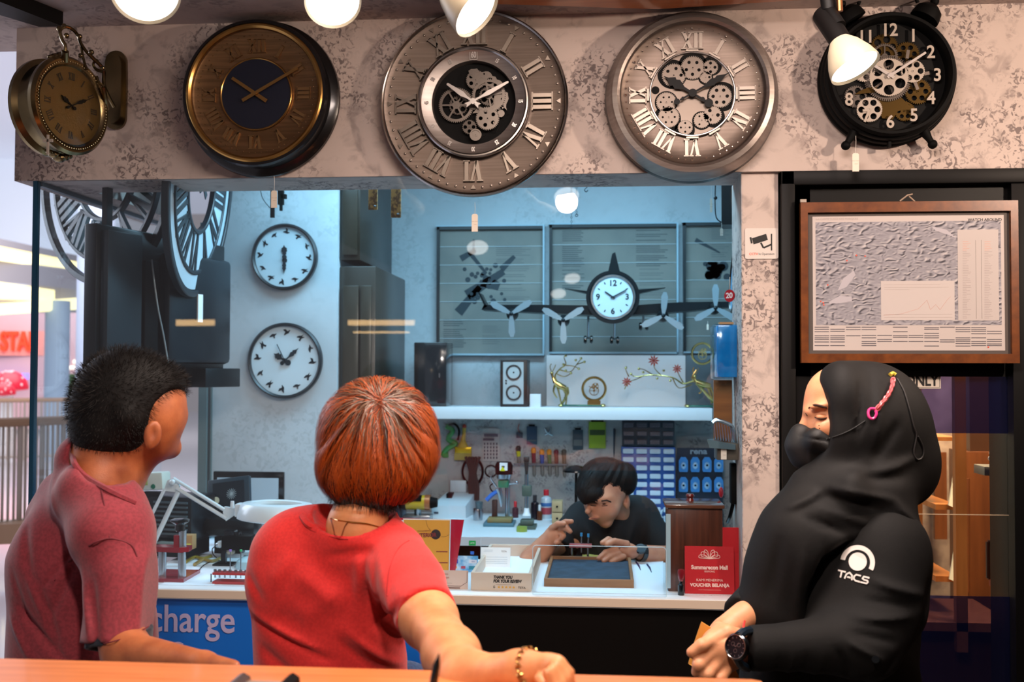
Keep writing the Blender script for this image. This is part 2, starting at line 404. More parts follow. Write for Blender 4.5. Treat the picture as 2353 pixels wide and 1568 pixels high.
M_gear = mat('gear_steel', '#7c746e', rough=.35, metal=.9)
M_gearD = mat('gear_dark', '#5f5853', rough=.4, metal=.9)
M_gearB = mat('gear_brass', '#463517', rough=.4, metal=.9)
M_hand = mat('silver_hand', '#d6d0cc', rough=.3, metal=.7)
M_cream = mat('cream_paint', '#a99d90', rough=.5)
M_lens = glass('clock_lens', (.97, .97, .97), 1.22)
M_tagp = mat('paper_tag', '#eadfcf', rough=.8)
M_string = mat('white_string', '#e0d9d0', rough=.8)

def roman(h): return {1:'I',2:'II',3:'III',4:'IV',5:'V',6:'VI',7:'VII',8:'VIII',9:'IX',10:'X',11:'XI',12:'XII'}[h]
def numeral(b, txt, ri, ro, ang, z0, z1, w=.012, gap=.007, mi=0):
    """Roman numeral, foot to the centre, between radii ri and ro, at clock angle ang (degrees clockwise from 12)."""
    M = RZ(-ang); h = ro-ri; wid = {'I': w, 'V': w*3.0, 'X': w*3.2}
    tot = sum(wid[c] for c in txt)+gap*(len(txt)-1); x = -tot/2; s = w*.33
    for c in txt:
        W_ = wid[c]; a, e = x, x+W_
        if c == 'I':
            b.bar((x+w/2, ri), (x+w/2, ro), w, z0, z1, M, mi)
            for y in (ri, ro): b.bar((a-w*.35, y), (e+w*.35, y), s, z0, z1, M, mi)
        elif c == 'V':
            b.bar((a+w*.5, ro), (x+W_/2, ri), w, z0, z1, M, mi); b.bar((e-w*.3, ro), (x+W_/2, ri), w*.55, z0, z1, M, mi)
            b.bar((a-w*.35, ro), (a+w*1.3, ro), s, z0, z1, M, mi); b.bar((e-w*1.1, ro), (e+w*.35, ro), s, z0, z1, M, mi)
        else:
            b.bar((a+w*.5, ro), (e-w*.5, ri), w, z0, z1, M, mi); b.bar((e-w*.4, ro), (a+w*.4, ri), w*.5, z0, z1, M, mi)
            for y in (ri, ro):
                b.bar((a-w*.2, y), (a+w*1.3, y), s, z0, z1, M, mi); b.bar((e-w*1.3, y), (e+w*.2, y), s, z0, z1, M, mi)
        x += W_+gap
def hand(b, ang, L, tail, w, z, kind='bar'):
    M = RZ(-ang); t = .003
    if kind == 'bar': b.prism([(-w/2, -tail), (w/2, -tail), (w/2*.8, L), (-w/2*.8, L)], z, z+t, M)
    elif kind == 'sword':
        b.prism([(-w*.3, 0), (-w*.35, L*.25), (-w*.8, L*.42), (-w*.35, L*.98), (0, L), (w*.35, L*.98), (w*.8, L*.42), (w*.35, L*.25), (w*.3, 0)], z, z+t, M)
        b.prism([(-w*.8, -tail), (-w*.3, 0), (w*.3, 0), (w*.8, -tail), (0, -tail*.8)], z, z+t, M)
    else:
        b.prism([(-w*.2, 0), (-w*.25, L*.3), (-w*.9, L*.52), (-w*.6, L*.62), (-w*.9, L*.68), (-w*.2, L*.85), (0, L), (w*.2, L*.85), (w*.9, L*.68), (w*.6, L*.62), (w*.9, L*.52), (w*.25, L*.3), (w*.2, 0)], z, z+t, M)
        b.prism([(-w*.2, -tail*.8), (-w*.2, 0), (w*.2, 0), (w*.2, -tail*.8)], z, z+t, M); b.lathe([(w*.75, z), (w*.75, z+t)], 16, M @ T(0, -tail, 0), cap=True)
        b.lathe([(w*.4, z), (w*.4, z+t*1.3)], 12, M @ T(0, -tail*.62, 0), cap=True)
def price_tag(px, py, y0, Y, label, w=.0095, h=.027):
    """string from pixel (px,y0) down to a paper tag whose top is at py"""
    p = onY(px, y0, Y); q = onY(px, py, Y); t = thing('price_tag', label, 'price tag', T(q))
    MB().tube([p, (p+q)/2+Vector((.001, 0, 0)), q], .0007, 6).build('string', M_string, t, world=True)
    MB().prism([(-w, -2*h), (w, -2*h), (w, -.004), (w*.6, 0), (-w*.6, 0), (-w, -.004)], -.0005, .0005, RX(90)).ring(.0008, .002, -.0008, .0008, 10, RX(90) @ T(0, -.004, 0), 0).build('card', M_tagp, t, sm=0)
    stext('\u2014 \u2014\n \u2014', .009, RX(90) @ T(0, -h, .0008), mat('tag_ink', '#b08a6a'), 'print', t, z1=.0003)
    return t

# --- bronze clock with navy centre
c = onY(583, 212, -.10); ck = thing('wall_clock', 'round bronze-faced wall clock with roman numerals and dark navy centre disc', 'clock', T(c.x, 0, c.z) @ RX(90))
k = 3.2/F
b = MB(); b.lathe([(.0, 0), (.222, 0), (.240, .004), (.246, .012), (.244, .022), (.234, .03), (.222, .036), (.219, .075), (.224, .082), (.227, .092), (.222, .1), (.214, .1), (.214, .08)], 96)
b.build('case', M_case, ck)
MB().ring(.198, .215, .07, .104, 96, bev=.006).build('bezel', M_gold, ck)
b = MB(); b.lathe([(.200, .096), (.196, .086), (.19, .083), (.15, .077), (.115, .072), (.113, .072)], 96)
for i in range(60): b.ball((.181*math.sin(i*PI/30), .181*math.cos(i*PI/30), .0825), .0022, 8)
b.build('dial', M_bronze, ck)
for h in range(1, 13): b = MB(); numeral(b, roman(h), .128, .168, h*30, .074, .0815, .0085, .0045); b.build('numeral', M_bnum, ck, sm=0)
MB().lathe([(.108, .074), (.108, .079), (.0, .079)], 64).build('centre_disc', M_navy, ck)
MB().ring(.107, .1125, .074, .082, 80, bev=.002).build('inner_ring', M_gold, ck)
b = MB(); hand(b, 60.5, .152, .045, .0105, .087); b.build('minute_hand', M_gold, ck, sm=0)
b = MB(); hand(b, 304, .088, .043, .0115, .084); b.lathe([(.006, .08), (.006, .092), (0, .092)], 16); b.build('hour_hand', M_gold, ck, sm=0)
MB().lathe([(.2, .0975), (0, .0975)], 64).build('lens', M_lens, ck, sm=0)

# --- large silver clock with open gears in the middle
c = onY(1088, 235, -.055); c2 = thing('wall_clock', 'largest silver wall clock with raised roman numerals and open gears in its centre', 'clock', T(c.x, 0, c.z) @ RX(90))
b = MB(); b.lathe([(.0, .0), (.22, .0), (.272, .012), (.284, .03), (.2865, .04), (.286, .05), (.281, .056), (.276, .052), (.273, .047)], 120); b.build('rim', M_chrome, c2)
b = MB(); b.lathe([(.275, .052), (.27, .0500), (.262, .0485), (.24, .0455), (.2, .041), (.166, .038)], 120); b.build('dial', M_silverD, c2)
b = MB()
for i in range(60):
    a = i*PI/30; M = RZ(-i*6)
    if i % 5: b.lathe([(.0042, .046), (.0035, .053), (0, .054)], 8, M @ T(0, .2585, 0))
    else: b.prism([(-.008, .263), (.008, .263), (0, .25)], .047, .054, M)
b.build('minute_track', M_num, c2)
for h in range(1, 13): b = MB(); numeral(b, roman(h), .178, .238, h*30, .040, .056, .0115, .0065); b.build('numeral', M_num, c2, sm=0)
b = MB(); b.ring(.158, .170, .05, .068, 100, bev=.004); b.build('inner_bezel', M_chrome, c2)
b = MB(); b.lathe([(.16, .063), (.150, .058), (.128, .052), (.126, .046), (.126, .02), (0, .02)], 80, mi=0); b.build('chapter_ring', M_silver, c2)
MB().lathe([(.126, .024), (0, .024)], 64).build('well', M_dark, c2, sm=0)
for i, t in enumerate(['60', '15', '10', '15', '20', '25', '30', '35', '40', '45', '50', '55']):
    b = MB(); M = RZ(-i*30) @ T(0, .1425, .0575); b.text(t, .026 if i == 0 else .018, M, sx=.6, bold=.03, z1=.002)
    if i == 0: b.bar((-.011, -.014), (-.011, .014), .0015, 0, .002, M); b.bar((.011, -.014), (.011, .014), .0015, 0, .002, M); b.bar((-.011, -.014), (.011, -.014), .0015, 0, .002, M); b.bar((-.011, .014), (.011, .014), .0015, 0, .002, M)
    b.build('minute_numeral', M_hand, c2, sm=0)
# plate crescent on the right
lp = []; 
for i in range(41):
    a = math.radians(100-i*4.9); r = .102+.0045*math.sin(i*1.1)+(.006 if i % 7 == 3 else 0); lp.append((r*math.cos(a), r*math.sin(a)))
inner = [(-.02, -.075), (-.005, -.03), (.012, -.012), (.035, -.02), (.06, -.004), (.062, .03), (.05, .05), (.02, .058), (.008, .07), (-.012, .085)]
lp += inner
hol = [[(x+r*math.cos(2*PI*i/16), y+r*math.sin(2*PI*i/16)) for i in range(16)] for x, y, r in ((.048, .068, .010), (.064, .055, .005), (.083, .03, .004), (.085, .012, .004), (.084, -.012, .007), (.068, -.02, .005), (.082, -.032, .011), (.088, -.015, .003), (.062, -.06, .004), (.03, .09, .003), (.048, -.034, .006))]
MB().plate([lp]+hol, .036, .040).build('gear_plate', M_gear, c2, sm=0)
for (x, y, r, t, z, kw, m) in ((-.055, -.003, .054, 56, .034, dict(spokes=6, tl=.06), M_gear), (-.048, -.003, .030, 30, .030, dict(holes=6, rot=.3), M_gearD), (.045, .022, .052, 54, .042, dict(spokes=4, tl=.06, rot=.2), M_gear),
        (.045, .022, .03, 30, .036, dict(holes=5), M_gearD), (.005, .072, .03, 34, .038, dict(holes=5, hr=.2), M_gear), (.042, -.048, .036, 40, .044, dict(holes=5, hr=.17, rot=.6), M_gear),
        (-.014, -.072, .022, 22, .038, dict(holes=4), M_gearD), (.006, -.098, .018, 22, .044, dict(holes=0, hub=.3), M_gear), (-.002, .0, .02, 20, .036, dict(holes=0), M_gearD)):
    g = MB(); g.gear(r, t, z, z+.003, T(x, y, 0), **kw); g.build('gear', m, c2, sm=0)
MB().ring(.014, .018, .046, .05, 30, T(.006, -.098, 0)).build('gear_collar', M_gear, c2)
b = MB(); hand(b, 62, .122, .026, .009, .066, 'sword'); b.build('minute_hand', M_hand, c2, sm=0)
b = MB(); hand(b, 305, .098, .024, .010, .062, 'sword'); b.lathe([(.009, .055), (.009, .071), (.003, .071), (0, .071)], 20); b.build('hour_hand', M_hand, c2, sm=0)

# --- silver clock with deep case and printed gears
c = onY(1592, 212, -.09); c3 = thing('wall_clock', 'silver wall clock in deep grey case with black hands and cut gear openings', 'clock', T(c.x, 0, c.z) @ RX(90))
b = MB(); b.lathe([(.0, 0), (.24, 0), (.254, .006), (.258, .018), (.254, .034), (.246, .04), (.25, .052)], 110); b.build('case', mat('dark_pewter', '#3a3532', rough=.3, metal=.8), c3)
b = MB(); b.lathe([(.254, .034), (.254, .048), (.246, .06), (.243, .078), (.236, .09), (.222, .094), (.214, .088), (.209, .07), (.207, .062)], 110); b.build('bezel', M_silver, c3)
b = MB(); b.lathe([(.21, .074), (.205, .070), (.165, .063), (.128, .058), (.124, .058)], 110); b.build('dial', M_silverD, c3)
b = MB()
for i in range(60):
    M = RZ(-i*6)
    b.ball((.196*math.sin(i*PI/30), .196*math.cos(i*PI/30), .070), .0028 if i % 5 else .0042, 8)
b.build('minute_track', mat('bright_stud', '#efe6de', rough=.15, metal=1), c3)
for h in range(1, 13): b = MB(); numeral(b, roman(h), .136, .184, h*30, .058, .071, .0095, .005); b.bar((-.018, .13), (.018, .13), .005, .064, .072, RZ(-30*h)); b.build('numeral', M_num, c3, sm=0)
MB().ring(.1215, .127, .06, .073, 90, bev=.002).build('inner_ring', M_chrome, c3)
# centre plate with a gear-shaped opening behind each gear
gl = [(-.058, .062, .040, 40, dict(holes=5, hr=.14, hd=.6)), (.002, .085, .039, 40, dict(holes=5, hr=.14, hd=.55, rot=.9)), (.088, -.008, .040, 42, dict(holes=6, hr=.15, hd=.6)), (-.076, -.022, .030, 34, dict(holes=6, hr=.1, hd=.55)),
      (-.074, -.072, .037, 40, dict(holes=6, hr=.1, hd=.55)), (-.022, -.106, .026, 26, dict(holes=4, hr=.14)), (.028, -.078, .024, 24, dict(holes=3, hr=.12)), (.064, -.068, .028, 26, dict(holes=3, hr=.2)), (.058, .085, .026, 24, dict(holes=4, hr=.2)), (.04, .05, .018, 18, dict(holes=1, hr=.2))]
MB().lathe([(.123, .062), (0, .062)], 64).build('centre_plate', mat('warm_silver', '#7a6e65', rough=.45, metal=.8), c3, sm=0)
MB().lathe([(.012, .0625), (0, .0625)], 20, T(-.108, .015, 0)).build('plate_hole', M_dark, c3, sm=0)
for x, y, r, t, kw in gl:
    pts = [(x+(r+.004)*math.cos(2*PI*i/40), y+(r+.004)*math.sin(2*PI*i/40)) for i in range(40)]
    cl = [(px_*min(1, .121/math.hypot(px_, py_)), py_*min(1, .121/math.hypot(px_, py_))) for px_, py_ in pts]
    MB().prism(cl, .0621, .0626).build('gear_opening', M_dark, c3, sm=0)
    if math.hypot(x, y)+r > .1205: s_ = (.1205-math.hypot(x, y))/r; r2 = r*max(s_, .86); x, y = x*.93, y*.93
    else: r2 = r
    g = MB(); g.gear(r2, t, .0634, .0665, T(x, y, 0), **kw); g.build('gear', mat('gear_warm', '#6a6058', rough=.42, metal=.85), c3, sm=0)
b = MB(); hand(b, 61.5, .126, .052, .012, .080, 'orn'); b.build('minute_hand', M_black, c3, sm=0)
b = MB(); hand(b, 302, .100, .056, .017, .076, 'orn'); b.lathe([(.012, .07), (.012, .086), (0, .086)], 20); b.build('hour_hand', M_black, c3, sm=0)

# --- black alarm-style clock on the right
c = onY(2050, 170, -.09); c4 = thing('alarm_clock', 'black wall clock shaped like a twin-bell alarm clock with white numbers and gears', 'clock', T(c.x, 0, c.z) @ RX(90))
k = 3.21/F
b = MB(); b.lathe([(.0, 0), (.19, 0), (.198, .01), (.199, .024), (.191, .03), (.195, .038), (.193, .05), (.186, .054), (.189, .062), (.187, .074), (.180, .078), (.182, .088), (.176, .1), (.168, .1), (.163, .09), (.163, .04)], 96); b.build('case', M_blackm, c4)
MB().lathe([(.163, .045), (0, .045)], 64).build('dial', M_dark, c4, sm=0)
M_feet = M_blackm
for s_ in (-1, 1):
    M = RZ(-s_*31) @ T(0, .213, .05)
    b = MB(); b.lathe([(0, .040), (.022, .036), (.038, .022), (.043, .0), (.043, -.008), (0, -.008)], 28, M @ RX(-90) @ T(0, 0, -.006)); b.ball((0, .046, 0), .013, 12, M); b.build('bell', M_blackm, c4)
    b = MB(); M = RZ(-s_*148); b.tube([(0, .185, .05), (0, .215, .05), (0, .228, .05)], [.017, .010, .009], 14, M); b.ball((0, .234, .05), .014, 14, M); b.build('foot', M_blackm, c4)
b = MB(); b.tube([(-.085, .2, .05), (-.07, .232, .05), (-.035, .252, .05), (0, .258, .05), (.035, .252, .05), (.07, .232, .05), (.085, .2, .05)], .0055, 10, smooth=5, M=T(-.0, .02, 0)); b.build('handle', M_blackm, c4)
MB().box((-.004, -.206, .04), (.004, -.19, .06)).build('knob', M_blackm, c4)
for h in range(1, 13):
    b = MB(); a = math.radians(h*30); b.text(str(h), .052, T(.135*math.sin(a), .135*math.cos(a), .062), bold=.02, z1=.004, sx=.92); b.build('numeral', M_cream, c4, sm=0)
for (x, y, r, t, z, kw, m) in ((-.004, -.004, .056, 60, .066, dict(holes=6, hr=.27, hd=.66, tl=.03, rot=PI/6, hub=.1), M_cream), (.066, .014, .034, 34, .060, dict(holes=6, hr=.25, hd=.64, tl=.04), M_cream), (-.058, -.096, .037, 44, .058, dict(holes=6, hr=.25, hd=.62, tl=.05), M_cream),
        (-.072, .018, .032, 30, .056, dict(holes=5), M_cream), (.082, -.044, .038, 40, .052, dict(holes=6, hr=.2), M_gearB), (.052, .068, .036, 36, .050, dict(holes=6, hr=.2), M_gearB), (-.012, .09, .04, 40, .048, dict(holes=5), M_gearB),
        (-.012, .062, .038, 36, .053, dict(spokes=4), M_gearD), (-.082, .07, .03, 30, .050, dict(holes=5), M_gearB), (-.095, -.055, .033, 32, .048, dict(holes=5), M_gearD), (.045, -.1, .03, 30, .048, dict(holes=6, hr=.2), M_gearB), (-.004, -.004, .068, 70, .054, dict(spokes=5), M_gearD)):
    g = MB(); g.gear(r, t, z, z+.004, T(x, y, 0), **kw); g.build('gear', m, c4, sm=0)
b = MB(); b.plate([[(-.035, -.06), (.03, -.055), (.055, -.08), (.075, -.098), (.068, -.106), (.045, -.095), (.025, -.1), (.01, -.125), (-.02, -.12), (-.03, -.09)]], .05, .053)
b.plate([[(-.1, -.05), (-.04, -.045), (-.035, -.03), (-.06, -.03), (-.085, -.04)]], .056, .059); b.build('bridge', M_gearB, c4, sm=0)
b = MB(); b.bar((.048, .05), (.052, .075), .009, .066, .07); b.bar((.07, -.02), (.078, -.042), .009, .066, .07); b.bar((.1, .008), (.115, .01), .01, .052, .056); b.build('bracket', M_gear, c4, sm=0)
b = MB(); hand(b, 57, .118, .012, .008, .076); b.build('minute_hand', M_hand, c4, sm=0)
b = MB(); hand(b, 303, .072, .012, .009, .072); b.lathe([(.007, .06), (.007, .082), (0, .082)], 14); b.build('hour_hand', M_hand, c4, sm=0)

# --- brass station clock on a bracket, leftmost
pc = W(165, 243, 3.14); vd = (CAM_LOC-pc).normalized()
az = math.atan2(vd.y, vd.x)+math.radians(43)      # face turned away from the viewer towards +x
nf = Vector((math.cos(az), math.sin(az), 0))
c5 = thing('bracket_clock', 'brass double-sided station clock hanging from a scrolled wall bracket', 'clock', T(pc) @ nf.to_track_quat('Z', 'Y').to_matrix().to_4x4())
M_brass = mat('old_brass', '#8f7c58', rough=.24, metal=1, c2='#6e6048', nscale=6)
M_brassf = mat('brass_face', '#9c875c', rough=.3, metal=1, bump=.3, bscale=200, stretch=(1, 1, 1))
b = MB(); b.lathe([(.112, -.002), (.122, .004), (.134, .004), (.142, -.004), (.14, -.018), (.126, -.03), (.122, -.05), (.128, -.07), (.142, -.08), (.142, -.092), (.134, -.098), (.11, -.098), (0, -.098)], 72); b.build('drum', M_brass, c5)
MB().lathe([(.116, -.003), (0, -.003)], 64).build('dial', M_brassf, c5, sm=0)
b = MB()
for i in range(90): b.ball((.1245*math.cos(2*PI*i/90), .1245*math.sin(2*PI*i/90), .006), .0022, 6)
b.build('beading', mat('bright_brass', '#d8c79c', rough=.2, metal=1), c5)
for h in range(1, 13): b = MB(); numeral(b, roman(h), .075, .095, h*30, -.003, -.0015, .003, .003); b.build('numeral', mat('brown_ink', '#3a2c1c', rough=.5), c5, sm=0)
b = MB(); hand(b, 62, .07, .016, .006, .0, 'orn'); hand(b, 300, .045, .012, .007, -.001, 'orn'); b.build('hands', M_black, c5, sm=0)
MB().lathe([(.118, .004), (.09, .012), (.05, .017), (0, .018)], 48).build('lens', glass('brass_lens', (.95, .95, .93), 1.4), c5)
# crest ornaments
b = MB()
for s_, y0 in ((1, .148), (-1, -.148)):
    for x, r in ((-.035, .010), (-.02, .014), (0, .018), (.02, .014), (.035, .010)): b.ball((x, y0-s_*abs(x)*.3, -.046), (r, r*.8, r*1.2), 10)
b.build('crest', M_brass, c5)
# hanging loop, arm, wall plate built in world space
plc = onY(262, 205, -.02)
b = MB(); poly = []
for i in range(33):
    a = 2*PI*i/32; poly.append((.040*math.cos(a)*(1-.10*math.cos(2*a)), .050*math.sin(a)+math.copysign(.075, math.sin(a))*min(1, abs(math.sin(a))*3)))
b2 = [(x*.75, y*.88) for x, y in poly]
b.prism(poly[:-1], 0, .012, wallM((plc.x, 0, plc.z))); b.prism(b2[:-1], .012, .032, wallM((plc.x, 0, plc.z))); b.build('wall_plate', M_brass, c5, world=True)
P = lambda px, py, D: W(px, py, D)
arm = [P(262, 245, 3.30), P(240, 200, 3.25), P(237, 160, 3.22), P(215, 135, 3.2), P(198, 118, 3.18), P(186, 100, 3.16), P(178, 80, 3.14), P(163, 65, 3.12), P(147, 62, 3.11), P(138, 72, 3.1), P(142, 90, 3.1), P(150, 105, 3.1), P(150, 118, 3.1)]
b = MB(); b.tube(arm, [.006]*4+[.005]*9, 8, smooth=5)
b.tube([P(238, 165, 3.22), P(222, 160, 3.22), P(214, 148, 3.22), P(222, 138, 3.22), P(228, 148, 3.22)], [.005, .005, .004, .004, .003], 8, smooth=5)
b.tube([P(200, 160, 3.18), P(193, 140, 3.18), P(186, 105, 3.17)], .004, 8, smooth=4)
b.tube([P(240, 200, 3.22), P(228, 190, 3.22), P(222, 175, 3.22)], .004, 8, smooth=4)
for px, py in ((147, 60), (136, 66), (183, 84), (186, 128), (210, 120), (236, 157), (153, 82)): b.ball(P(px, py, 3.13), .008, 10)
b.tube([P(238, 200, 3.22), P(242, 225, 3.24), P(246, 250, 3.28)], .007, 8, smooth=4)
b.build('scroll_arm', M_brass, c5, world=True)
# metal stay between drum and plate
b = MB(); b.tube([P(150, 118, 3.1), P(150, 140, 3.12)], .01, 10); b.build('hanger', M_brass, c5, world=True)

price_tag(630, 438, 405, -.02, 'paper price tag hanging below the bronze-faced clock')
price_tag(1091, 492, 465, -.01, 'paper price tag hanging below the largest silver clock')
t = price_tag(1966, 352, 292, -.06, 'paper price tag hanging from the foot of the black alarm-style clock')
b = MB(); M = T(W(110, 335, 2.99)); b.box((-.003, -.002, -.025), (.003, .002, .03), M); b.box((-.014, -.002, .01), (.014, .002, .018), M); b.build('cross_tag', M_cream, c5, world=True)

# ================================================================ SPOT LAMPS
M_lampw = mat('lamp_white', '#9a907c', rough=.4)
M_bulb = mat('lamp_disc', '#ffffff', emit=(1, .93, .86), es=6)
def dome_lamp(p, d, r, label, depth=.1, neck=True, neckm=None, energy=0, group='white spot lamps over the clocks', stem=None):
    q = Vector(d).normalized().to_track_quat('Z', 'Y').to_matrix().to_4x4(); t = thing('spot_lamp', label, 'lamp', T(p) @ q, group)
    b = MB(); b.lathe([(r*.93, -.004), (r, .0), (r, -.004), (r*.97, -.012), (r*.9, -depth*.35), (r*.66, -depth*.75), (r*.42, -depth), (r*.4, -depth*1.02), (0, -depth*1.02)], 56); b.build('shade', M_lampw, t)
    MB().lathe([(r*.93, -.006), (0, -.006)], 48).build('light_disc', M_bulb, t, sm=0)
    if neck: MB().lathe([(0, -depth*2.0), (r*.38, -depth*2.0), (r*.40, -depth*1.95), (r*.40, -depth*1.0), (0, -depth)], 32).build('neck', neckm or M_lampw, t)
    if stem is not None: MB().cyl(t.matrix_world @ Vector((0, 0, -depth*1.5)), stem, .009).build('stem', M_black, t, world=True)
    return t
def facing(p, tilt_px, tilt_up):      # direction towards the camera side, tilted
    v = (CAM_LOC-p).normalized(); r = R3 @ Vector((1, 0, 0)); u = R3 @ Vector((0, 1, 0)); return v+r*tilt_px+u*tilt_up
p = W(335, -18, 2.0); dome_lamp(p, facing(p, .0, -.55), .063, 'white round spot lamp above the brass bracket clock, cut by the picture top', stem=Vector((p.x, p.y+.1, 2.515)))
p = W(765, 4, 2.15); dome_lamp(p, facing(p, .1, -.55), .056, 'white round spot lamp between the bronze and the largest silver clock', stem=Vector((p.x, p.y+.1, 2.515)))
p = W(1097, 30, 2.0); dome_lamp(p, facing(p, 2.2, -1.9), .052, 'white cone spot lamp seen from the side over the largest clock', depth=.085, stem=Vector((p.x-.05, p.y, 2.515)))
p = W(1966, 158, 2.35); dn = (W(1990, 205, 2.22)-W(1905, 60, 2.55)).normalized()
t = dome_lamp(p, facing(p, 1.35, -2.3), .056, 'white and black spot lamp in front of the alarm-style clock', depth=.075, neck=False)
# its black neck and joint
ax = (t.matrix_world.to_3x3() @ Vector((0, 0, -1))).normalized()
b = MB(); q0 = W(1938, 105, 2.37); q1 = W(1893, 35, 2.46); b.cyl(q0, q1, .023, .025, 32); b.build('neck', M_black, t, world=True)
MB().cyl(W(1905, 22, 2.44), W(1930, 60, 2.40), .014, .014, 16).cyl(W(1905, 22, 2.44), W(1900, -20, 2.44), .017, .017, 16).build('joint', M_black, t, world=True)
MB().cyl(W(1928, -20, 2.42), W(1930, 26, 2.42), .007, .007, 12).build('copper_stem', mat('copper', '#8a5a3a', rough=.3, metal=1), t, world=True)
# lamps behind the viewer, met again as reflections in the shop glass
for px, py, zc, r in ((1302, 452, 2.40, .075), (1097, 570, 2.40, .09), (1315, 641, 2.40, .09), (1283, 676, 2.4, .10), (1250, 738, 2.40, .13)):
    rr = ray(px, py); k_ = (zc-CAM_LOC.z)/rr.z; v = CAM_LOC+rr*k_; y = 2*YG-v.y
    if y < -10.8: continue
    pl = Vector((v.x, y, zc))
    if px == 1302: spot_light('people_fill', pl-Vector((0, 0, .03)), (-0.3, -1.2, 1.0), 75, 105, (1, .81, .70), .06, .8)  # fill spot added for the people, set into the first mirrored lamp
    dome_lamp(pl, (.15, .75, -1), r, 'white spot lamp further back in the shop, mirrored in the window glass', neck=True)

# warm light strips on the far shop wall, mirrored in the window
for px0, px1, py, hh_, lb in ((800, 952, 742, .035, 'long warm light strip on the far shop wall, mirrored beside the clock pier'), (812, 940, 764, .012, 'thin warm light strip below the long one, mirrored in the window'), (405, 492, 742, .04, 'short warm light strip mirrored over the black screen housing')):
    a, c = onY(px0, py, 2*YG+10.97), onY(px1, py, 2*YG+10.97); tag(MB().box((a.x, -10.99, a.z-hh_), (c.x, -10.95, a.z+hh_)).build('light_strip', mat('warm_strip', '#ffc070', emit=(1, .62, .28), es=9), sm=0), lb, 'light')
# ================================================================ MALL beyond the glass
M_mallw = mat('mall_wall', '#c9cddc', rough=.7)
M_cove = mat('cove_light', '#fff4c8', emit='#ffe9a8', es=1.7)
M_soff = mat('mall_soffit', '#b5afb2', rough=.7)
def panel(px0, py0, px1, py1, D, th=.3):
    """world box spanning a pixel rectangle at depth D"""
    a, c = W(px0, py0, D), W(px1, py1, D); return (min(a.x, c.x), a.y, min(a.z, c.z)), (max(a.x, c.x), a.y+th, max(a.z, c.z))
struct(MB().box(*panel(-900, -900, 330, 700, 30)).build('wall_mall_upper', mat('atrium_wall_glow', '#dfe6f2', rough=.7, emit='#d8e4f6', es=.35), sm=0))  # wall given a glow of its own so the upper mall looks lit
area_light('mall_fill', tuple(W(60, 300, 12)), tuple(W(60, 1100, 14)), 5, 450, (.95, .93, 1.0))  # unseen area lights, this and the next, added to brighten the mall
area_light('mall_fill', tuple(W(60, 500, 22)), tuple(W(60, 980, 24)), 5, 400, (1, .93, .9))
def slab(pts, D0, D1, zt, name, m):
    """ceiling band: quad with left/right ends at different depths"""
    (ax, ay, aw), (cx_, cy_, cw) = pts; v = []
    for px, y0, h, D in ((ax, ay, aw, D0), (cx_, cy_, cw, D1)):
        p, q = W(px, y0, D), W(px, y0+h, D); v += [p, q, q+Vector((0, zt, 0)), p+Vector((0, zt, 0))]
    b = MB(); b.add(v, [(0, 1, 5, 4), (3, 7, 6, 2), (0, 4, 7, 3), (1, 2, 6, 5), (0, 3, 2, 1), (4, 5, 6, 7)]); return struct(b.build(name, m, sm=0))
slab([(-60, 535, 18, ), (190, 590, 14)], 14, 18, .6, 'ceiling_cove', M_soff)
slab([(-60, 553, 36), (190, 604, 24)], 14, 18, .3, 'ceiling_cove_strip', M_cove)
slab([(-60, 589, 50), (230, 628, 40)], 14.2, 18.2, .6, 'ceiling_band', M_soff)
slab([(-60, 639, 44), (106, 664, 28)], 16, 19, .3, 'ceiling_cove_strip', M_cove)
slab([(-60, 660, 60), (185, 652, 40)], 17.5, 20, .6, 'ceiling_band', M_soff)
slab([(-60, 702, 22), (182, 684, 24)], 17, 19.5, .3, 'ceiling_cove_strip', M_cove)
def column(px, r, y0, y1, D, m, label):
    a, c = W(px, y0, D), W(px, y1, D); o = MB().cyl((a.x, a.y, 0), (a.x, a.y, a.z), r*D/F, n=40).build('wall_mall_column', m); return struct(o)
column(133, 27, 692, 950, 19, mat('blue_column', '#b9d0e6', rough=.5), '')
column(222, 40, 440, 975, 13, mat('pale_column', '#c2c6d6', rough=.5), '')
# shop across the atrium
struct(MB().box(*panel(-300, 720, 260, 985, 25, .2)).build('wall_mall_shop', mat('shop_front', '#cba7ae', rough=.7), sm=0))
t = thing('shop_sign', 'red lettered sign over the far mall shop beyond the railing', 'sign', T(W(40, 787, 24.8)))
t.matrix_world = T(W(40, 787, 24.6)) @ Matrix.Rotation(YAW, 4, 'Z') @ RX(90); bpy.context.view_layer.update()
stext('STAI', .60, T(-.0, 0, 0), mat('sign_red', '#ff3a20', emit='#ff3214', es=1.1), 'letters', t, bold=.03, sx=.62, z1=.08)
MB().box((-1.2, -.30, -.06), (.95, .26, -.02)).build('board', mat('sign_board', '#e89a90', rough=.5), t, sm=0)
random.seed(3)
M_in = mat('shop_interior_light', '#ffe9d0', emit='#fff0e0', es=1.3)
tag(MB().box(*panel(-80, 808, 92, 820, 24.9, .1)).build('light_strip', M_in, sm=0), 'long white light strip under the far red sign', 'light')
tag(MB().box(*panel(-80, 858, 68, 872, 24.5, .1)).build('screen', mat('purple_screen', '#8a7ae0', emit='#7f7cf0', es=1.3), sm=0), 'blurred purple screen band in the far shop window', 'screen')
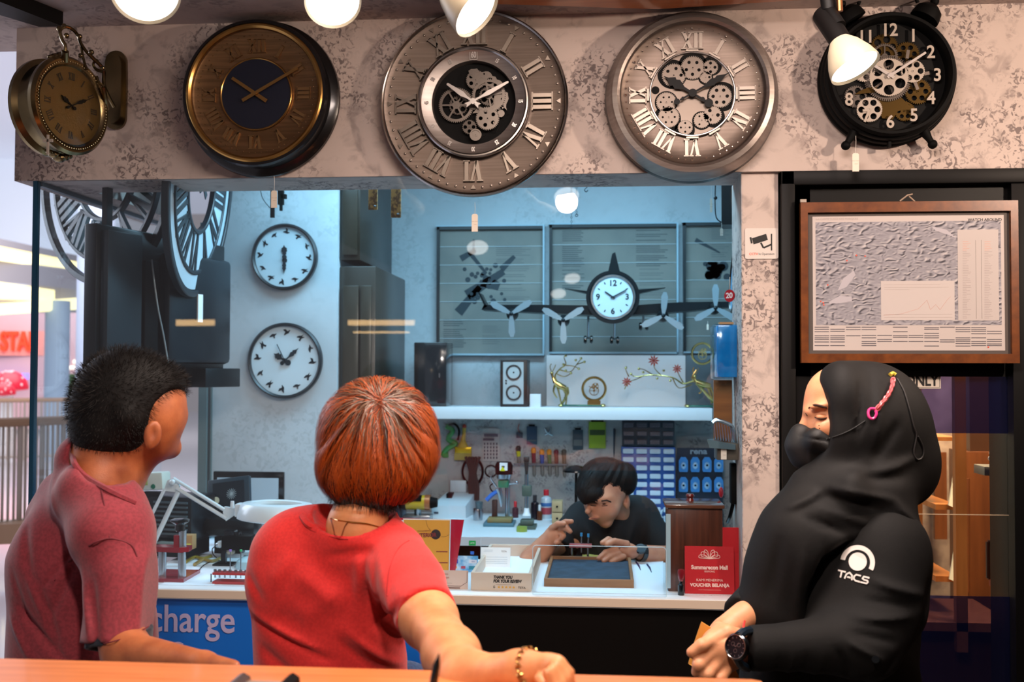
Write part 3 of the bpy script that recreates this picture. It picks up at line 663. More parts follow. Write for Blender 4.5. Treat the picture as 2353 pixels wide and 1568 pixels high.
for i, (px, py, w, h, c) in enumerate([(8, 835, 30, 14, '#8a5a40'), (45, 840, 20, 18, '#d9b48a'), (72, 845, 14, 20, '#6b4a44'), (60, 890, 16, 30, '#3a2a30'), (78, 905, 16, 22, '#caa9b0'), (15, 925, 30, 10, '#4a6ad0'), (60, 930, 22, 12, '#e9eef4'), (86, 935, 16, 12, '#cfe0ff'), (10, 1030, 40, 20, '#f2a0b0')][:8]):
    tag(MB().box(*panel(px-w/2, py-h/2, px+w/2, py+h/2, 24.75, .3)).build('display_block', mat('block%d' % i, c, rough=.6, emit=c, es=.25), sm=0),
        ['brown', 'tan', 'dark maroon', 'near-black', 'pinkish grey', 'royal blue', 'white', 'pale blue'][i]+' blurred display block in the far shop', 'display', None)
for px, py, k in ((185, 838, 0), (180, 852, 1), (192, 853, 2)):
    pass
t = thing('far_lights', 'warm cluster of round shop lights beside the blue far column', 'light', T(onY(168, 845, W(-300, 720, 25).y-.03)))
for px, py in ((160, 846), (168, 845), (172, 832)): MB().ball(onY(px, py, W(-300, 720, 25).y-.03), .05, 12).build('globe', M_in, t, world=True)
tag(MB().box(*panel(152, 814, 176, 822, 24.9, .1)).build('light_strip', M_in, sm=0), 'short white light strip right of the blue far column', 'light')
MBb = MB(); pq = W(166, 880, 20); MBb.cyl((pq.x, pq.y, 0), (pq.x, pq.y, pq.z), .05)
for i in range(14): MBb.ball(W(166+random.uniform(-8, 8), 874+random.uniform(-8, 10), 20), .06, 8)
tag(MBb.build('potted_shrub', mat('far_green', '#4f7a3a', rough=.8)), 'small green shrub beside the pale far column', 'plant')
# red spotted mushroom display
def mushroom(px, py, r, D, label):
    p = W(px, py, D); k = r*D/F; t = thing('mushroom_display', label, 'display', T(p))
    MB().lathe([(k*.2, -k*.2), (k, -.02), (k*1.02, k*.12), (k*.9, k*.5), (k*.6, k*.85), (k*.25, k*1.0), (0, k*1.02)], 28).build('cap', mat('toadstool_red', '#e3203e', rough=.4), t)
    b = MB(); MB().cyl((0, 0, -p.z), (0, 0, 0), k*.25, k*.2).build('stem', M_white, t)
    for i in range(14):
        a, e = random.uniform(PI, 2*PI), random.uniform(.1, 1.3); b.ball((k*1.0*math.cos(e)*math.cos(a), k*1.0*math.cos(e)*math.sin(a), k*1.0*math.sin(e)), k*.09, 8)
    b.build('spots', mat('toadstool_pink', '#ffc9cf', rough=.5), t)
mushroom(22, 893, 40, 22, 'large red spotted toadstool display in the mall atrium')
mushroom(8, 905, 26, 21, 'smaller red spotted toadstool display left of the large one')
# atrium railing
M_rail = mat('rail_wood', '#b08a6c', rough=.5); M_bar = mat('rail_bar', '#b9a99c', rough=.4, metal=.3)
def railing(D0, D1, ya, yb, px0, px1, label, n, h=1.0):
    a = W(px0, ya, D0); c = W(px1, yb, D1); t = thing('railing', label, 'railing', T(a.x, a.y, 0))
    MB().tube([a, c], .035, 10).build('handrail', M_rail, t, world=True)
    zb = a.z-h
    a2, c2 = Vector((a.x, a.y, zb)), Vector((c.x, c.y, zb))
    MB().tube([a2, c2], .02, 6).build('bottom_rail', M_bar, t, world=True)
    b = MB()
    for i in range(n+1):
        u = i/n; p = a.lerp(c, u); b.cyl((p.x, p.y, zb-.1 if i % 4 == 0 else zb), p, .010 if i % 4 else .02, n=8)
        if b.v: b.build('baluster', M_bar, t, world=True); b = MB()
railing(7.6, 8.6, 974, 962, -60, 260, 'wooden-topped railing with thin balusters along the near atrium edge', 26, .72)
railing(17, 18, 921, 918, -60, 260, 'distant railing with balusters across the atrium', 34, .9)
p = W(-60, 1215, 7.6); q = W(60, 1180, 7.9)
struct(MB().prism([(p.x, p.y), (q.x+2.5, q.y+.8), (q.x+2.5, q.y+1.1), (p.x, p.y+.3)], .20, .34).build('trim_7', M_rail, sm=0))

# ================================================================ WORKSHOP: desk and bench
M_top = mat('white_laminate', '#dfe6ea', rough=.35)
ZD = onY(1200, 1366, .02).z
xd0, xd1 = onY(250, 1340, 0).x, XP0-.008
t = thing('service_desk', 'long white-topped service desk behind the shop glass with blue and black front', 'desk', T(0, .3, 0))
MB().box((xd0, -.010, ZD-.03), (xd1, .62, ZD)).box((xd0, .6, ZD-.03), (xb0+.75, .94, ZD)).build('desk_top', M_top, t, sm=0, world=True)
MB().box((xd0, -.014, ZD-.026), (xd1, -.010, ZD-.002)).build('edge_strip', mat('edge_band', '#c9b8a6', rough=.4), t, sm=0, world=True)
xm = onY(985, 1450, .01).x
MB().box((xd0, .01, 0), (xm, .05, ZD-.03)).build('blue_panel', mat('banner_blue', '#0c66c6', rough=.35), t, sm=0, world=True)
MB().box((xm, .01, 0), (xd1, .05, ZD-.03)).build('black_panel', mat('front_black', '#060505', rough=.3), t, sm=0, world=True)
M_let = mat('letter_lilac', '#b3a9cf', rough=.4)
p = onY(541, 1428, .008); stext('charge', .118, wallM(p), M_let, 'lettering', t, z1=.001, bold=.012, align='RIGHT', sx=.88, world=True)
p = onY(425, 1492, .008); stext('s', .128, wallM(p), M_let, 'lettering', t, z1=.001, bold=.012, align='RIGHT', sx=.88, world=True)
bpy.context.view_layer.update()
ZB = onY(1200, 1236, .95).z
t = thing('work_bench', 'white-topped rear work bench under the tool wall', 'bench', T(.2, 1.3, 0))
XBN = onY(870, 1200, 1.03).x; XBR = min(pa.x+(pb.x-pa.x)*(.95-pa.y)/(pb.y-pa.y), xr)-.012
MB().box((XBN, .95, ZB-.035), (XBR, YB-.02, ZB)).build('bench_top', M_top, t, sm=0, world=True)
MB().box((XBN+.03, 1.05, 0), (XBR-.03, YB-.05, ZB-.035)).build('cabinet', M_blackm, t, sm=0, world=True)
# shelf on the back wall
zs1, zs0 = onY(1300, 937, 1.38).z, onY(1300, 965, 1.38).z
xs0, xs1 = onY(900, 950, 1.38).x, onY(1637, 950, 1.38).x
tag(MB().box((xs0, 1.38, zs0), (xs1, YB, zs1), bev=.002).build('wall_shelf', M_top), 'long white wall shelf above the tool wall holding speakers and ornaments', 'shelf')
ZSH = zs1

# ---- dark cabinets in the gap beside the clock pier
M_dbrown = mat('dark_cabinet', '#262019', rough=.3, c2='#332b23', nscale=2)
def rect(px0, py0, px1, py1, Y):
    a, c = onY(px0, (py0+py1)/2, Y), onY(px1, (py0+py1)/2, Y); m = (px0+px1)/2
    return a.x, c.x, onY(m, py1, Y).z, onY(m, py0, Y).z
def pbox(b, px0, py0, px1, py1, Y, dep, bev=0, mi=0):
    x0, x1, z0, z1 = rect(px0, py0, px1, py1, Y); return b.box((x0, Y, z0), (x1, Y+dep, z1), bev=bev, mi=mi)
t = thing('tall_cabinet', 'dark brown tall cabinet standing beside the clock pier', 'cabinet', T(onY(850, 900, 1.3).x, 1.5, 0))
x0, x1, z0, z1 = rect(777, 612, 862, 1150, 1.03); x0 = xb1+.003; MB().box((x0, 1.03, 0), (x1, YB-.02, z1), bev=.004).build('body', M_dbrown, t, world=True)
xmid = (x0+x1)/2+.01; b = MB(); b.box((x0+.015, 1.015, z0), (xmid-.004, 1.03, z1-.08), bev=.003); b.build('door', mat('cabinet_door', '#3a3229', rough=.25), t, world=True)
b = MB(); b.box((xmid+.004, 1.015, z0), (x1-.015, 1.03, z1-.08), bev=.003); b.build('door', mat('cabinet_door', '#3a3229', rough=.25), t, world=True)
t = thing('wall_cabinet', 'dark brown wall cabinet hung high above the tall cabinet', 'cabinet', T(onY(820, 500, 1.42).x, 1.5, 2))
x0, x1, z0, z1 = rect(777, 380, 828, 598, 1.03); x0 = xb1+.003; MB().box((x0, 1.03, z0), (x1, YB-.01, 2.5), bev=.003).build('body', M_dbrown, t, world=True)
MB().box((x0+.01, 1.02, z0+.02), (x1-.01, 1.03, 2.45), bev=.002).build('door', mat('cabinet_door', '#3a3229', rough=.25), t, world=True)

# ---- bird clocks
M_face = mat('white_dial', '#cfdfe6', rough=.5); M_birds = mat('bird_black', '#0f1c24', rough=.6)
def bird(b, M, k, v):
    body = [(-1.1, .1), (-.5, .45), (0, .5), (.6, .25), (.9, .35), (1.15, .15), (.8, 0), (.3, -.35), (-.4, -.25), (-1.3, -.2)]
    b.prism([(x*k, y*k) for x, y in body], 0, .0008, M)
    if v % 3 == 0: b.prism([(-.3*k, .2*k), (.3*k, .2*k), (.1*k, 1.2*k), (-.7*k, 1.5*k)], 0, .0008, M)
    elif v % 3 == 1: b.prism([(-.2*k, -.1*k), (.3*k, -.1*k), (.0, -1.2*k), (-.5*k, -1.0*k)], 0, .0008, M); b.prism([(-.3*k, .2*k), (.3*k, .2*k), (.8*k, 1.1*k)], 0, .0008, M)
    else: b.bar((-.05*k, -.2*k), (-.05*k, -.9*k), .15*k, 0, .0008, M); b.bar((.2*k, -.2*k), (.2*k, -.9*k), .15*k, 0, .0008, M)
def bird_clock(px, py, r, label, hh, mm, sec, rw):
    p = onY(px, py, YC-.03); t = thing('wall_clock', label, 'clock', T(p.x, YC, p.z) @ RX(90), None)
    b = MB(); b.lathe([(0, 0), (r*.97, 0), (r, .006), (r, .026), (r*(1-rw*.5), .034), (r*(1-rw), .028), (r*(1-rw), .014)], 80); b.build('rim', mat('clock_rim', '#0c1014', rough=.35), t)
    MB().lathe([(r*(1-rw), .015), (0, .015)], 64).build('dial', M_face, t, sm=0)
    for h in range(12):
        a = math.radians(h*30+4); b = MB(); bird(b, T(r*.74*math.sin(a), r*.74*math.cos(a), .0155) @ RZ(random.uniform(-40, 40)+(90 if h % 4 == 2 else 0)), r*.088, h); b.build('bird_silhouette', M_birds, t, sm=0)
    b = MB(); hand(b, mm, r*.50, r*.1, r*.07, .020, 'orn'); b.build('minute_hand', M_birds, t, sm=0)
    b = MB(); hand(b, hh, r*.36, r*.1, r*.10, .018, 'orn'); b.lathe([(r*.06, .016), (r*.06, .026), (0, .026)], 16); b.build('hour_hand', M_birds, t, sm=0)
    if sec is not None: b = MB(); hand(b, sec, r*.48, r*.1, r*.02, .023); b.build('second_hand', M_birds, t, sm=0)
bird_clock(652, 590, .1345, 'upper white wall clock with bird silhouettes for numbers', 357, 181, None, .095)
bird_clock(653, 829, .1525, 'lower white wall clock with bird silhouettes for numbers', 302, 48, 334, .085)
t = thing('hanging_chime', 'black metal bracket hanging above the upper bird clock', 'bracket', T(onY(632, 440, .8)))
b = MB(); pbox(b, 621, 424, 630, 500, .8, .01); pbox(b, 638, 424, 650, 470, .82, .02); pbox(b, 644, 446, 656, 456, .82, .02); pbox(b, 642, 468, 648, 484, .82, .01); b.tube([onY(597, 425, .8), onY(603, 455, .8), onY(620, 478, .8)], .0015, 6, smooth=5); b.build('hook', M_blackm, t, world=True, sm=0)

# ---- skeleton clocks hanging high on the left
M_skel = mat('skeleton_black', '#0d1a22', rough=.4)
def skeleton(px, py, D, R_, ax, tilt, label, face=None):
    v = (CAM_LOC-W(px, py, D)).normalized(); a = math.atan2(v.y, v.x)+math.radians(ax)
    t = thing('skeleton_clock', label, 'clock', T(W(px, py, D)) @ Matrix.Rotation(math.radians(tilt), 4, v) @ Vector((math.cos(a), math.sin(a), 0)).to_track_quat('Z', 'Y').to_matrix().to_4x4())
    MB().ring(R_*.94, R_, -.012, .012, 90, bev=.003).build('outer_ring', M_skel, t)
    MB().ring(R_*.76, R_*.80, -.010, .010, 80, bev=.003).build('middle_ring', M_skel, t)
    MB().ring(R_*.40, R_*.44, -.010, .010, 60, bev=.003).build('inner_ring', M_skel, t)
    if face: MB().ring(R_*.44, R_*.93, -.004, .004, 80).build('dial', face, t, sm=0)
    for h in range(1, 13): b = MB(); numeral(b, roman(h), R_*.44, R_*.78, h*30, -.008, .008, R_*.045, R_*.03); b.build('numeral', M_skel, t, sm=0)
    b = MB(); hand(b, 60, R_*.7, R_*.15, R_*.05, .012); hand(b, 305, R_*.5, R_*.15, R_*.06, .008); b.build('hands', M_skel, t, sm=0)
    MB().tube([t.matrix_world @ Vector((0, R_, 0)), Vector((t.matrix_world.translation.x, t.matrix_world.translation.y, 2.515))], .008, 8).build('hanging_rod', M_skel, t, world=True)
skeleton(243, 395, 3.95, .415, -57, 0, 'large black skeleton clock hanging behind the glass, leftmost')
skeleton(462, 425, 3.85, .40, 74, -6, 'large white-dialled skeleton clock seen nearly edge-on behind the glass', mat('pale_dial', '#b9ccd6', rough=.4))
# ---- black screen housing below them
t = thing('screen_housing', 'big black wall-mounted screen seen from behind, over the man in maroon', 'screen', T(W(370, 700, 3.8)))
A0, A1 = W(222, 505, 3.5), W(517, 598, 4.15)
dv = Vector((A1.x-A0.x, A1.y-A0.y, 0)).normalized(); nv = Vector((dv.y, -dv.x, 0)); ML = Matrix.Translation((A0.x, A0.y, 0)) @ Matrix(((dv.x, -nv.x, 0, 0), (dv.y, -nv.y, 0, 0), (0, 0, 1, 0), (0, 0, 0, 1)))
LL = math.hypot(A1.x-A0.x, A1.y-A0.y); zt_, zb_ = A0.z-.01, W(517, 868, 4.15).z
M_scr = mat('screen_black', '#04080b', rough=.35, spec=.4); M_scr2 = mat('screen_side', '#1a242b', rough=.4)
MB().box((0, 0, zb_-.03), (LL, .05, zt_), ML, bev=.006).build('panel', M_scr, t, world=True)
MB().box((.02, -.03, zb_+.0), (LL*.27, 0, zt_-.02), ML, bev=.004).build('side_plate', M_scr2, t, world=True)
MB().box((LL*.30, -.025, zb_-.0), (LL*.40, 0, zt_-.10), ML, bev=.003).build('channel', M_blackm, t, world=True)
MB().box((LL*.44, -.05, zb_+.05), (LL*.97, 0, zt_-.06), ML, bev=.02).build('rear_cover', mat('screen_cover', '#0a131a', rough=.3), t, world=True)
MB().box((LL*.72, -.06, zb_-.035), (LL*1.03, .04, zb_+.035), ML, bev=.004).build('foot', M_scr, t, world=True)
b = MB(); b.tube([ML @ Vector(p) for p in ((LL*.30, -.05, zt_-.1), (LL*.31, -.07, zt_-.25), (LL*.38, -.06, zt_-.36), (LL*.42, -.06, zt_-.46))], .003, 6, smooth=6); b.build('cable', mat('grey_cable', '#8a979c', rough=.5), t, world=True)
MB().box((LL*.66, -.055, zt_-.30), (LL*.70, -.05, zt_-.20), ML).build('sticker', M_white, t, world=True, sm=0)
MB().box((LL*.1, .02, zt_), (LL*.14, .04, 2.515), ML).build('ceiling_mount', M_scr, t, world=True, sm=0)

# ---- framed charts on the back wall
M_chart = mat('chart_paper', '#8c8a82', rough=.7, c2='#7a7b76', nscale=3); M_fr = mat('frame_blue_steel', '#1b2226', rough=.4); M_frw = mat('frame_bright', '#a8c4d2', rough=.4); M_print = mat('print_dark', '#3f464a', rough=.7); M_printl = mat('print_mid', '#6c6e6c', rough=.7)
M_glare = mat('slat_glare', '#b5c0c2', rough=.5)
for i, (x0_, y0_, x1_, y1_, lb) in enumerate([(1003, 520, 1251, 817, 'left framed aircraft chart on the back wall'), (1262, 515, 1559, 813, 'middle framed chart on the back wall behind the propeller clock'), (1570, 511, 1696, 812, 'right framed chart on the back wall, cut off by the pillar')]):
    X0, X1, Z0, Z1 = rect(x0_, y0_, x1_, y1_, YB-.03); X1 = min(X1, xr-.003)
    t = thing('framed_chart', lb, 'picture', T((X0+X1)/2, YB, (Z0+Z1)/2) @ RX(90)); w2, h2 = (X1-X0)/2, (Z1-Z0)/2
    MB().box((-w2, -h2, .001), (w2, h2, .010)).build('sheet', M_chart, t, sm=0)
    b = MB()
    for (a, c) in (((-w2, h2-.014, .0), (w2, h2, .03)), ((-w2, -h2, 0), (-w2+.012, h2, .03))): b.box(a, c)
    b.build('frame', M_fr, t, sm=0)
    b = MB()
    for (a, c) in (((-w2, -h2, 0), (w2, -h2+.008, .032)), ((w2-.008, -h2, 0), (w2, h2, .032)), ((-w2-.004, h2, 0), (w2, h2+.005, .032))): b.box(a, c)
    b.build('bright_edge', M_frw, t, sm=0)
    b = MB(); n = 7
    for k_ in range(1, n): z = h2-2*h2*k_/n-.008; b.box((-w2+.012, z, .010), (w2-.008, z+.0028, .0125))  # pale bars stand in for slats reflected in the chart glass
    b.build('glare_lines', M_glare, t, sm=0)
    b = MB(); b2 = MB()
    def lines(cx0, cx1, y0, y1, bb, st=.009):
        y = y1
        while y > y0:
            bb.box((cx0, y, .0100), (cx0+(cx1-cx0)*random.uniform(.7, 1), y+.0028, .0106)); y -= st*random.choice((1, 1, 1, 2))
    if i == 0:
        lines(-w2+.03, -w2*.45, -h2*.9, -h2*.45, b); lines(-w2*.15, w2*.2, -h2*.85, -h2*.55, b2); lines(w2*.1, w2*.75, -h2*.05, h2*.7, b2); lines(w2*.2, w2*.8, -h2*.4, -h2*.1, b2)
        b3 = MB()
        for (ax, ay, bx, by, w_) in ((-.13, -.02, .04, .09, .05), (-.12, .18, -.04, .08, .02), (-.17, -.10, -.07, .02, .045), (-.06, .05, .02, .02, .06), (.03, .10, .09, .16, .03), (-.1, .17, -.1, .24, .012), (-.16, .15, -.09, .19, .03)): b3.bar((ax+.02, ay), (bx+.02, by), w_, .0108, .0115, w1=w_*.6)
        for k_ in range(30): b3.ring(0.001, random.uniform(.004, .014), .0108, .0116, 10, T(random.gauss(-.02, .05), random.gauss(.04, .05), 0))
        b3.build('drawing', mat('drawing_ink', '#333c42', rough=.7), t, sm=0)
    elif i == 1:
        lines(-w2*.80, -w2*.45, -h2*.0, h2*.9, b); lines(w2*.35, w2*.85, h2*.35, h2*.9, b); lines(w2*.4, w2*.8, -h2*.1, h2*.3, b2)
    else:
        lines(w2*.1, w2*.8, h2*.4, h2*.9, b2)
        b3 = MB()
        for k_ in range(26): b3.ring(0.001, random.uniform(.008, .024), .0108, .0116, 12, T(random.gauss(.03, .03), random.gauss(.08, .018), 0))
        b3.bar((-.06, .22), (.05, .16), .02, .0108, .0115, w1=.006); b3.build('drawing', mat('drawing_ink', '#333c42', rough=.7), t, sm=0)
    if b.v: b.build('text_block', M_print, t, sm=0)
    if b2.v: b2.build('text_block', M_printl, t, sm=0)
# ================================================================ ITEMS ON THE SHELF AND BACK WALL
M_gloss = mat('gloss_black', '#0b0f12', rough=.15, coat=.5); M_gold2 = mat('ornament_gold', '#c9b070', rough=.22, metal=1); M_steel = mat('steel', '#a9b2b8', rough=.25, metal=1)
def on(px, py, Z): return onZ(px, py, Z)
def sbox(name, label, cat, px0, py0, px1, py1, Y, dep, m, bev=.002, group=None):
    b = MB(); pbox(b, px0, py0, px1, py1, Y, dep, bev); return tag(b.build(name, m), label, cat, group)
def put(name, label, cat, p, group=None, rz=0): return thing(name, label, cat, T(p) @ RZ(rz), group)
# black case
x0, x1, z0, z1 = rect(951, 787, 1026, 935, 1.42); t = put('storage_case', 'tall glossy black case standing at the left end of the shelf', 'case', Vector(((x0+x1)/2, 1.5, ZSH)))
w = (x1-x0)/2; h = z1-ZSH
MB().box((-w, -.08, 0), (w, .12, h), bev=.004).build('body', M_gloss, t)
MB().box((-w*.75, -.084, .01), (w*.98, -.08, h*.97), bev=.001).build('front_panel', mat('case_front', '#141c20', rough=.1, coat=.6), t)
MB().box((w*.55, -.090, h*.45), (w*.62, -.084, h*.52)).build('latch', M_steel, t)
# loudspeaker
x0, x1, z0, z1 = rect(1149, 827, 1212, 936, 1.43); t = put('bookshelf_speaker', 'small two-driver speaker with pale front and dark sides on the shelf', 'speaker', Vector(((x0+x1)/2, 1.43, ZSH))); w = (x1-x0)/2; h = z1-ZSH
MB().box((-w, 0, 0), (w, .16, h), bev=.004).build('cabinet', mat('speaker_wood', '#2e211c', rough=.4), t)
MB().box((-w*.78, -.004, h*.06), (w*.72, .0, h*.95), bev=.001).build('baffle', mat('speaker_front', '#b9bfc0', rough=.5), t)
for z in (.73, .30): MB().lathe([(w*.55, 0), (w*.57, .004), (w*.50, .005), (w*.42, -.001), (w*.15, -.004), (0, .003)], 32, T(0, -.004, h*z) @ RX(90)).build('driver', mat('driver_brown', '#3a2e2a', rough=.5), t)
for z in (.50, .56): MB().lathe([(.0035, 0), (.0035, .004), (0, .004)], 12, T(-w*.55, -.004, h*z) @ RX(90)).build('control_knob', M_gloss, t)
sbox('small_box', 'small white cube box beside the two-driver speaker', 'box', 1217, 906, 1242, 936, 1.45, .05, M_white)
# white board behind ornaments
sbox('backing_board', 'plain white backing board standing behind the shelf ornaments', 'board', 1256, 817, 1575, 934, 1.64, .02, mat('board_white_glow', '#eef6fa', rough=.5, emit='#cfe8f8', es=.15), 0)  # weak emission added so the white board looks brighter
sbox('grey_board', 'dull grey panel to the right of the white backing board', 'board', 1577, 817, 1640, 934, 1.655, .02, mat('grey_panel', '#7f9099', rough=.6), 0)
def ornament(px_c, mirror, label, base0, base1):
    Y = 1.47; P_ = lambda x, y: onY(x, y, Y)
    t = put('deer_clock_ornament', label, 'ornament', Vector((P_((base0+base1)/2, 930).x, Y, ZSH)))
    b = MB(); x0 = P_(base0, 930).x; x1 = P_(base1, 930).x; b.box((x0+.01, Y-.03, ZSH+.004), (x1-.01, Y+.03, ZSH+.010), bev=.001); b.build('base', mat('green_base', '#1f6a5c', rough=.2, metal=.4), t, world=True)
    for x in (x0+.012, x1-.012):
        MB().ball((x, Y-.02, ZSH+.007), (.012, .012, .007), 12).ball((x, Y+.02, ZSH+.007), (.012, .012, .007), 12).build('foot', M_gold2, t, world=True)
    return t, P_
def flower(t, p, r, m):
    b = MB()
    for i in range(9):
        a = i*2*PI/9; M = T(p) @ RX(90) @ Matrix.Rotation(a, 4, 'Z')
        b.prism([(0, 0), (r*.55, -r*.16), (r, 0), (r*.55, r*.16)], -.001, .002, M)
    b.ball(p+Vector((0, -.003, 0)), r*.25, 8); b.build('flower', m, t, world=True)
def ring_clock(t, P_, px, py, r, parent_m):
    p = P_(px, py); k = r*4.78/F; M = T(p) @ RX(90)
    MB().ring(k*.8, k, -.012, .008, 44, M, bev=.003).build('clock_ring', M_gold2, t, world=True)
    b = MB(); b.gear(k*.4, 20, -.002, .001, M @ T(0, -k*.15, 0), spokes=4); b.gear(k*.28, 16, .001, .003, M @ T(k*.1, k*.2, 0), holes=4); b.bar((0, 0), (k*.3, k*.45), k*.06, .004, .006, M); b.bar((0, 0), (-k*.4, k*.2), k*.06, .004, .006, M)
    b.build('movement', M_gold2, t, world=True, sm=0)
    MB().lathe([(k*.8, .0), (0, .0)], 32, M).build('lens', M_lens, t, world=True)
def deer(t, P_, pts, scale):
    """leaping deer from pixel joints"""
    (bx0, by0), (bx1, by1), (hx, hy), legs = pts
    b = MB(); s_ = scale
    b.tube([P_(bx0, by0), P_((bx0+bx1)/2, (by0+by1)/2+1), P_(bx1, by1)], [.012*s_, .015*s_, .013*s_], 12, smooth=4)
    b.tube([P_(bx1, by1), P_((bx1+hx)/2-1, (by1+hy)/2), P_(hx, hy)], [.010*s_, .006*s_, .006*s_], 10, smooth=4); b.ball(P_(hx, hy), (.009*s_, .006*s_, .006*s_), 10)
    b.tube([P_(hx, hy-1), P_(hx-4, hy-14), P_(hx-1, hy-22)], .002, 6, smooth=4); b.tube([P_(hx, hy-1), P_(hx+6, hy-12), P_(hx+9, hy-20)], .002, 6, smooth=4)
    for lg in legs: b.tube([P_(*q) for q in lg], [.006*s_, .004*s_]+[.003*s_]*(len(lg)-2), 8, smooth=3)
    b.build('deer', M_gold2, t, world=True)
t, P_ = ornament(1330, 0, 'brass deer clock ornament with budding branch, left of the two on the shelf', 1283, 1392)
deer(t, P_, ((1300, 893), (1276, 880), (1268, 858), [[(1276, 884), (1272, 900), (1280, 915)], [(1280, 886), (1285, 905), (1290, 930)], [(1300, 893), (1302, 912), (1300, 931)], [(1303, 890), (1306, 905), (1296, 915)]]), .95)
b = MB(); b.tube([P_(1290, 930), P_(1300, 905), P_(1276, 870), P_(1285, 850), P_(1300, 838), P_(1296, 822), P_(1300, 818)], [.006, .005, .004, .003, .003, .002, .002], 8, smooth=5)
for q in ([(1285, 850), (1310, 855), (1325, 838), (1335, 825)], [(1300, 840), (1318, 842), (1330, 848)], [(1325, 838), (1343, 832)], [(1280, 860), (1296, 866), (1310, 860)]): b.tube([P_(*x) for x in q], [.003]+[.002]*(len(q)-1), 6, smooth=4)
for x, y in ((1300, 818), (1335, 824), (1323, 828), (1343, 832), (1295, 838), (1330, 848), (1300, 852), (1312, 858)): b.ball(P_(x, y), .006, 8)
b.build('branch', M_gold2, t, world=True); ring_clock(t, P_, 1365, 894, 29, 0)
MB().box((P_(1350, 930).x, 1.455, ZSH+.01), (P_(1380, 930).x, 1.485, P_(1365, 921).z)).build('clock_stand', M_gold2, t, world=True)
t, P_ = ornament(1600, 1, 'brass deer clock ornament with flowering branch, right of the two on the shelf', 1573, 1648)
b = MB(); b.tube([P_(1640, 925), P_(1612, 893), P_(1598, 876), P_(1570, 882), P_(1545, 868), P_(1500, 862), P_(1462, 866), P_(1450, 860)], [.008, .006, .005, .004, .003, .003, .002, .002], 8, smooth=5)
for q in ([(1520, 864), (1505, 848), (1502, 835)], [(1570, 880), (1560, 862), (1556, 850)], [(1480, 863), (1462, 872), (1442, 878)], [(1500, 862), (1480, 850), (1468, 848)], [(1545, 868), (1560, 892), (1590, 884)], [(1445, 866), (1438, 850), (1440, 842)], [(1442, 880), (1435, 895)]): b.tube([P_(*x) for x in q], [.003]+[.002]*(len(q)-1), 6, smooth=4)
for x, y in ((1468, 848), (1450, 860), (1525, 852), (1478, 856), (1510, 870), (1540, 875), (1438, 846)): b.ball(P_(x, y), .006, 8)
b.build('branch', M_gold2, t, world=True)
M_flw = mat('flower_copper', '#b0463a', rough=.35, metal=.3)
for x, y, r in ((1502, 829, .026), (1556, 848, .022), (1440, 878, .023)): flower(t, P_(x, y), r, M_flw)
deer(t, P_, ((1632, 888), (1600, 878), (1596, 866), [[(1602, 882), (1612, 898), (1606, 905)], [(1632, 890), (1638, 910), (1634, 928)], [(1600, 876), (1590, 868), (1600, 850)], [(1628, 892), (1632, 908), (1640, 928)]]), 1.0)
ring_clock(t, P_, 1614, 813, 26, 0)

# ---- propeller aeroplane clock
YA = 1.30; P_ = lambda x, y: onY(x, y, YA)
c = P_(1408, 684); t = put('aeroplane_clock', 'grey metal aeroplane-shaped clock with four propellers, hanging in front of the charts', 'clock', c)
k = 4.62/F; M_pl = mat('plane_dark', '#1c2226', rough=.35, metal=.5); M_prop = mat('plane_silver', '#9fb0b8', rough=.35, metal=.6)
L_ = lambda x, y, d=0: Vector(((x-1408)*k, d, -(y-684)*k))
b = MB(); b.lathe([(.092, -.015), (.098, -.03), (.112, -.03), (.110, .02), (.092, .10), (.06, .22), (.02, .30), (0, .31)], 56, RX(-90)); b.build('fuselage', M_pl, t)
MB().ring(.084, .095, .022, .034, 56, RX(90), bev=.003).build('dial_rim', M_steel, t)
MB().lathe([(.086, .028), (0, .028)], 48, RX(90)).build('dial', M_face, t, sm=0)
for n_, x, y in (('12', 0, .058), ('3', .06, 0), ('6', 0, -.060), ('9', -.062, 0)): stext(n_, .034, RX(90) @ T(x, y, .0285), M_birds, 'numeral', t, bold=.02)
b = MB()
for h in range(12):
    if h % 3: b.bar((0, .062), (0, .072), .004, .0285, .0295, RX(90) @ RZ(-30*h))
b.build('hour_marks', M_birds, t, sm=0)
b = MB(); hand(b, 62, .062, .01, .005, .031); b.build('minute_hand', M_birds, t, sm=0, ).matrix_local = RX(90)
b = MB(); hand(b, 305, .040, .01, .006, .030); b.build('hour_hand', M_birds, t, sm=0).matrix_local = RX(90)
b = MB(); b.prism([(L_(1394, 636).x, L_(0, 636).z), (L_(1407, 575).x, L_(0, 578).z), (L_(1414, 574).x, L_(0, 574).z), (L_(1430, 640).x, L_(0, 640).z)], -.02, .02, RX(90) @ T(0, 0, -.12)); b.build('tail_fin', M_pl, t)
for pts in ([(1297, 659), (1368, 668), (1368, 676)], [(1530, 658), (1448, 664), (1448, 676)]):
    b = MB(); v = [L_(*q, .08) for q in pts]; w_ = [q+Vector((0, .06, 0)) for q in v]; b.add(v+w_, [(0, 1, 2), (5, 4, 3), (0, 3, 4, 1), (1, 4, 5, 2), (2, 5, 3, 0)]); b.build('tailplane', M_pl, t)
def wing(pts, name='wing'):
    b = MB(); n = len(pts); v = [L_(*q, .0) for q in pts]+[L_(*q, .13) for q in pts]; b.add(v, [tuple(range(n)), tuple(range(2*n-1, n-1, -1))]+[(i, i+n, (i+1) % n+n, (i+1) % n) for i in range(n)]); b.build(name, M_pl, t)
wing([(1362, 702), (1240, 700), (1112, 700), (1107, 711), (1200, 716), (1366, 724)]); wing([(1112, 700), (1099, 672), (1103, 672), (1120, 704), (1107, 711)], 'winglet')
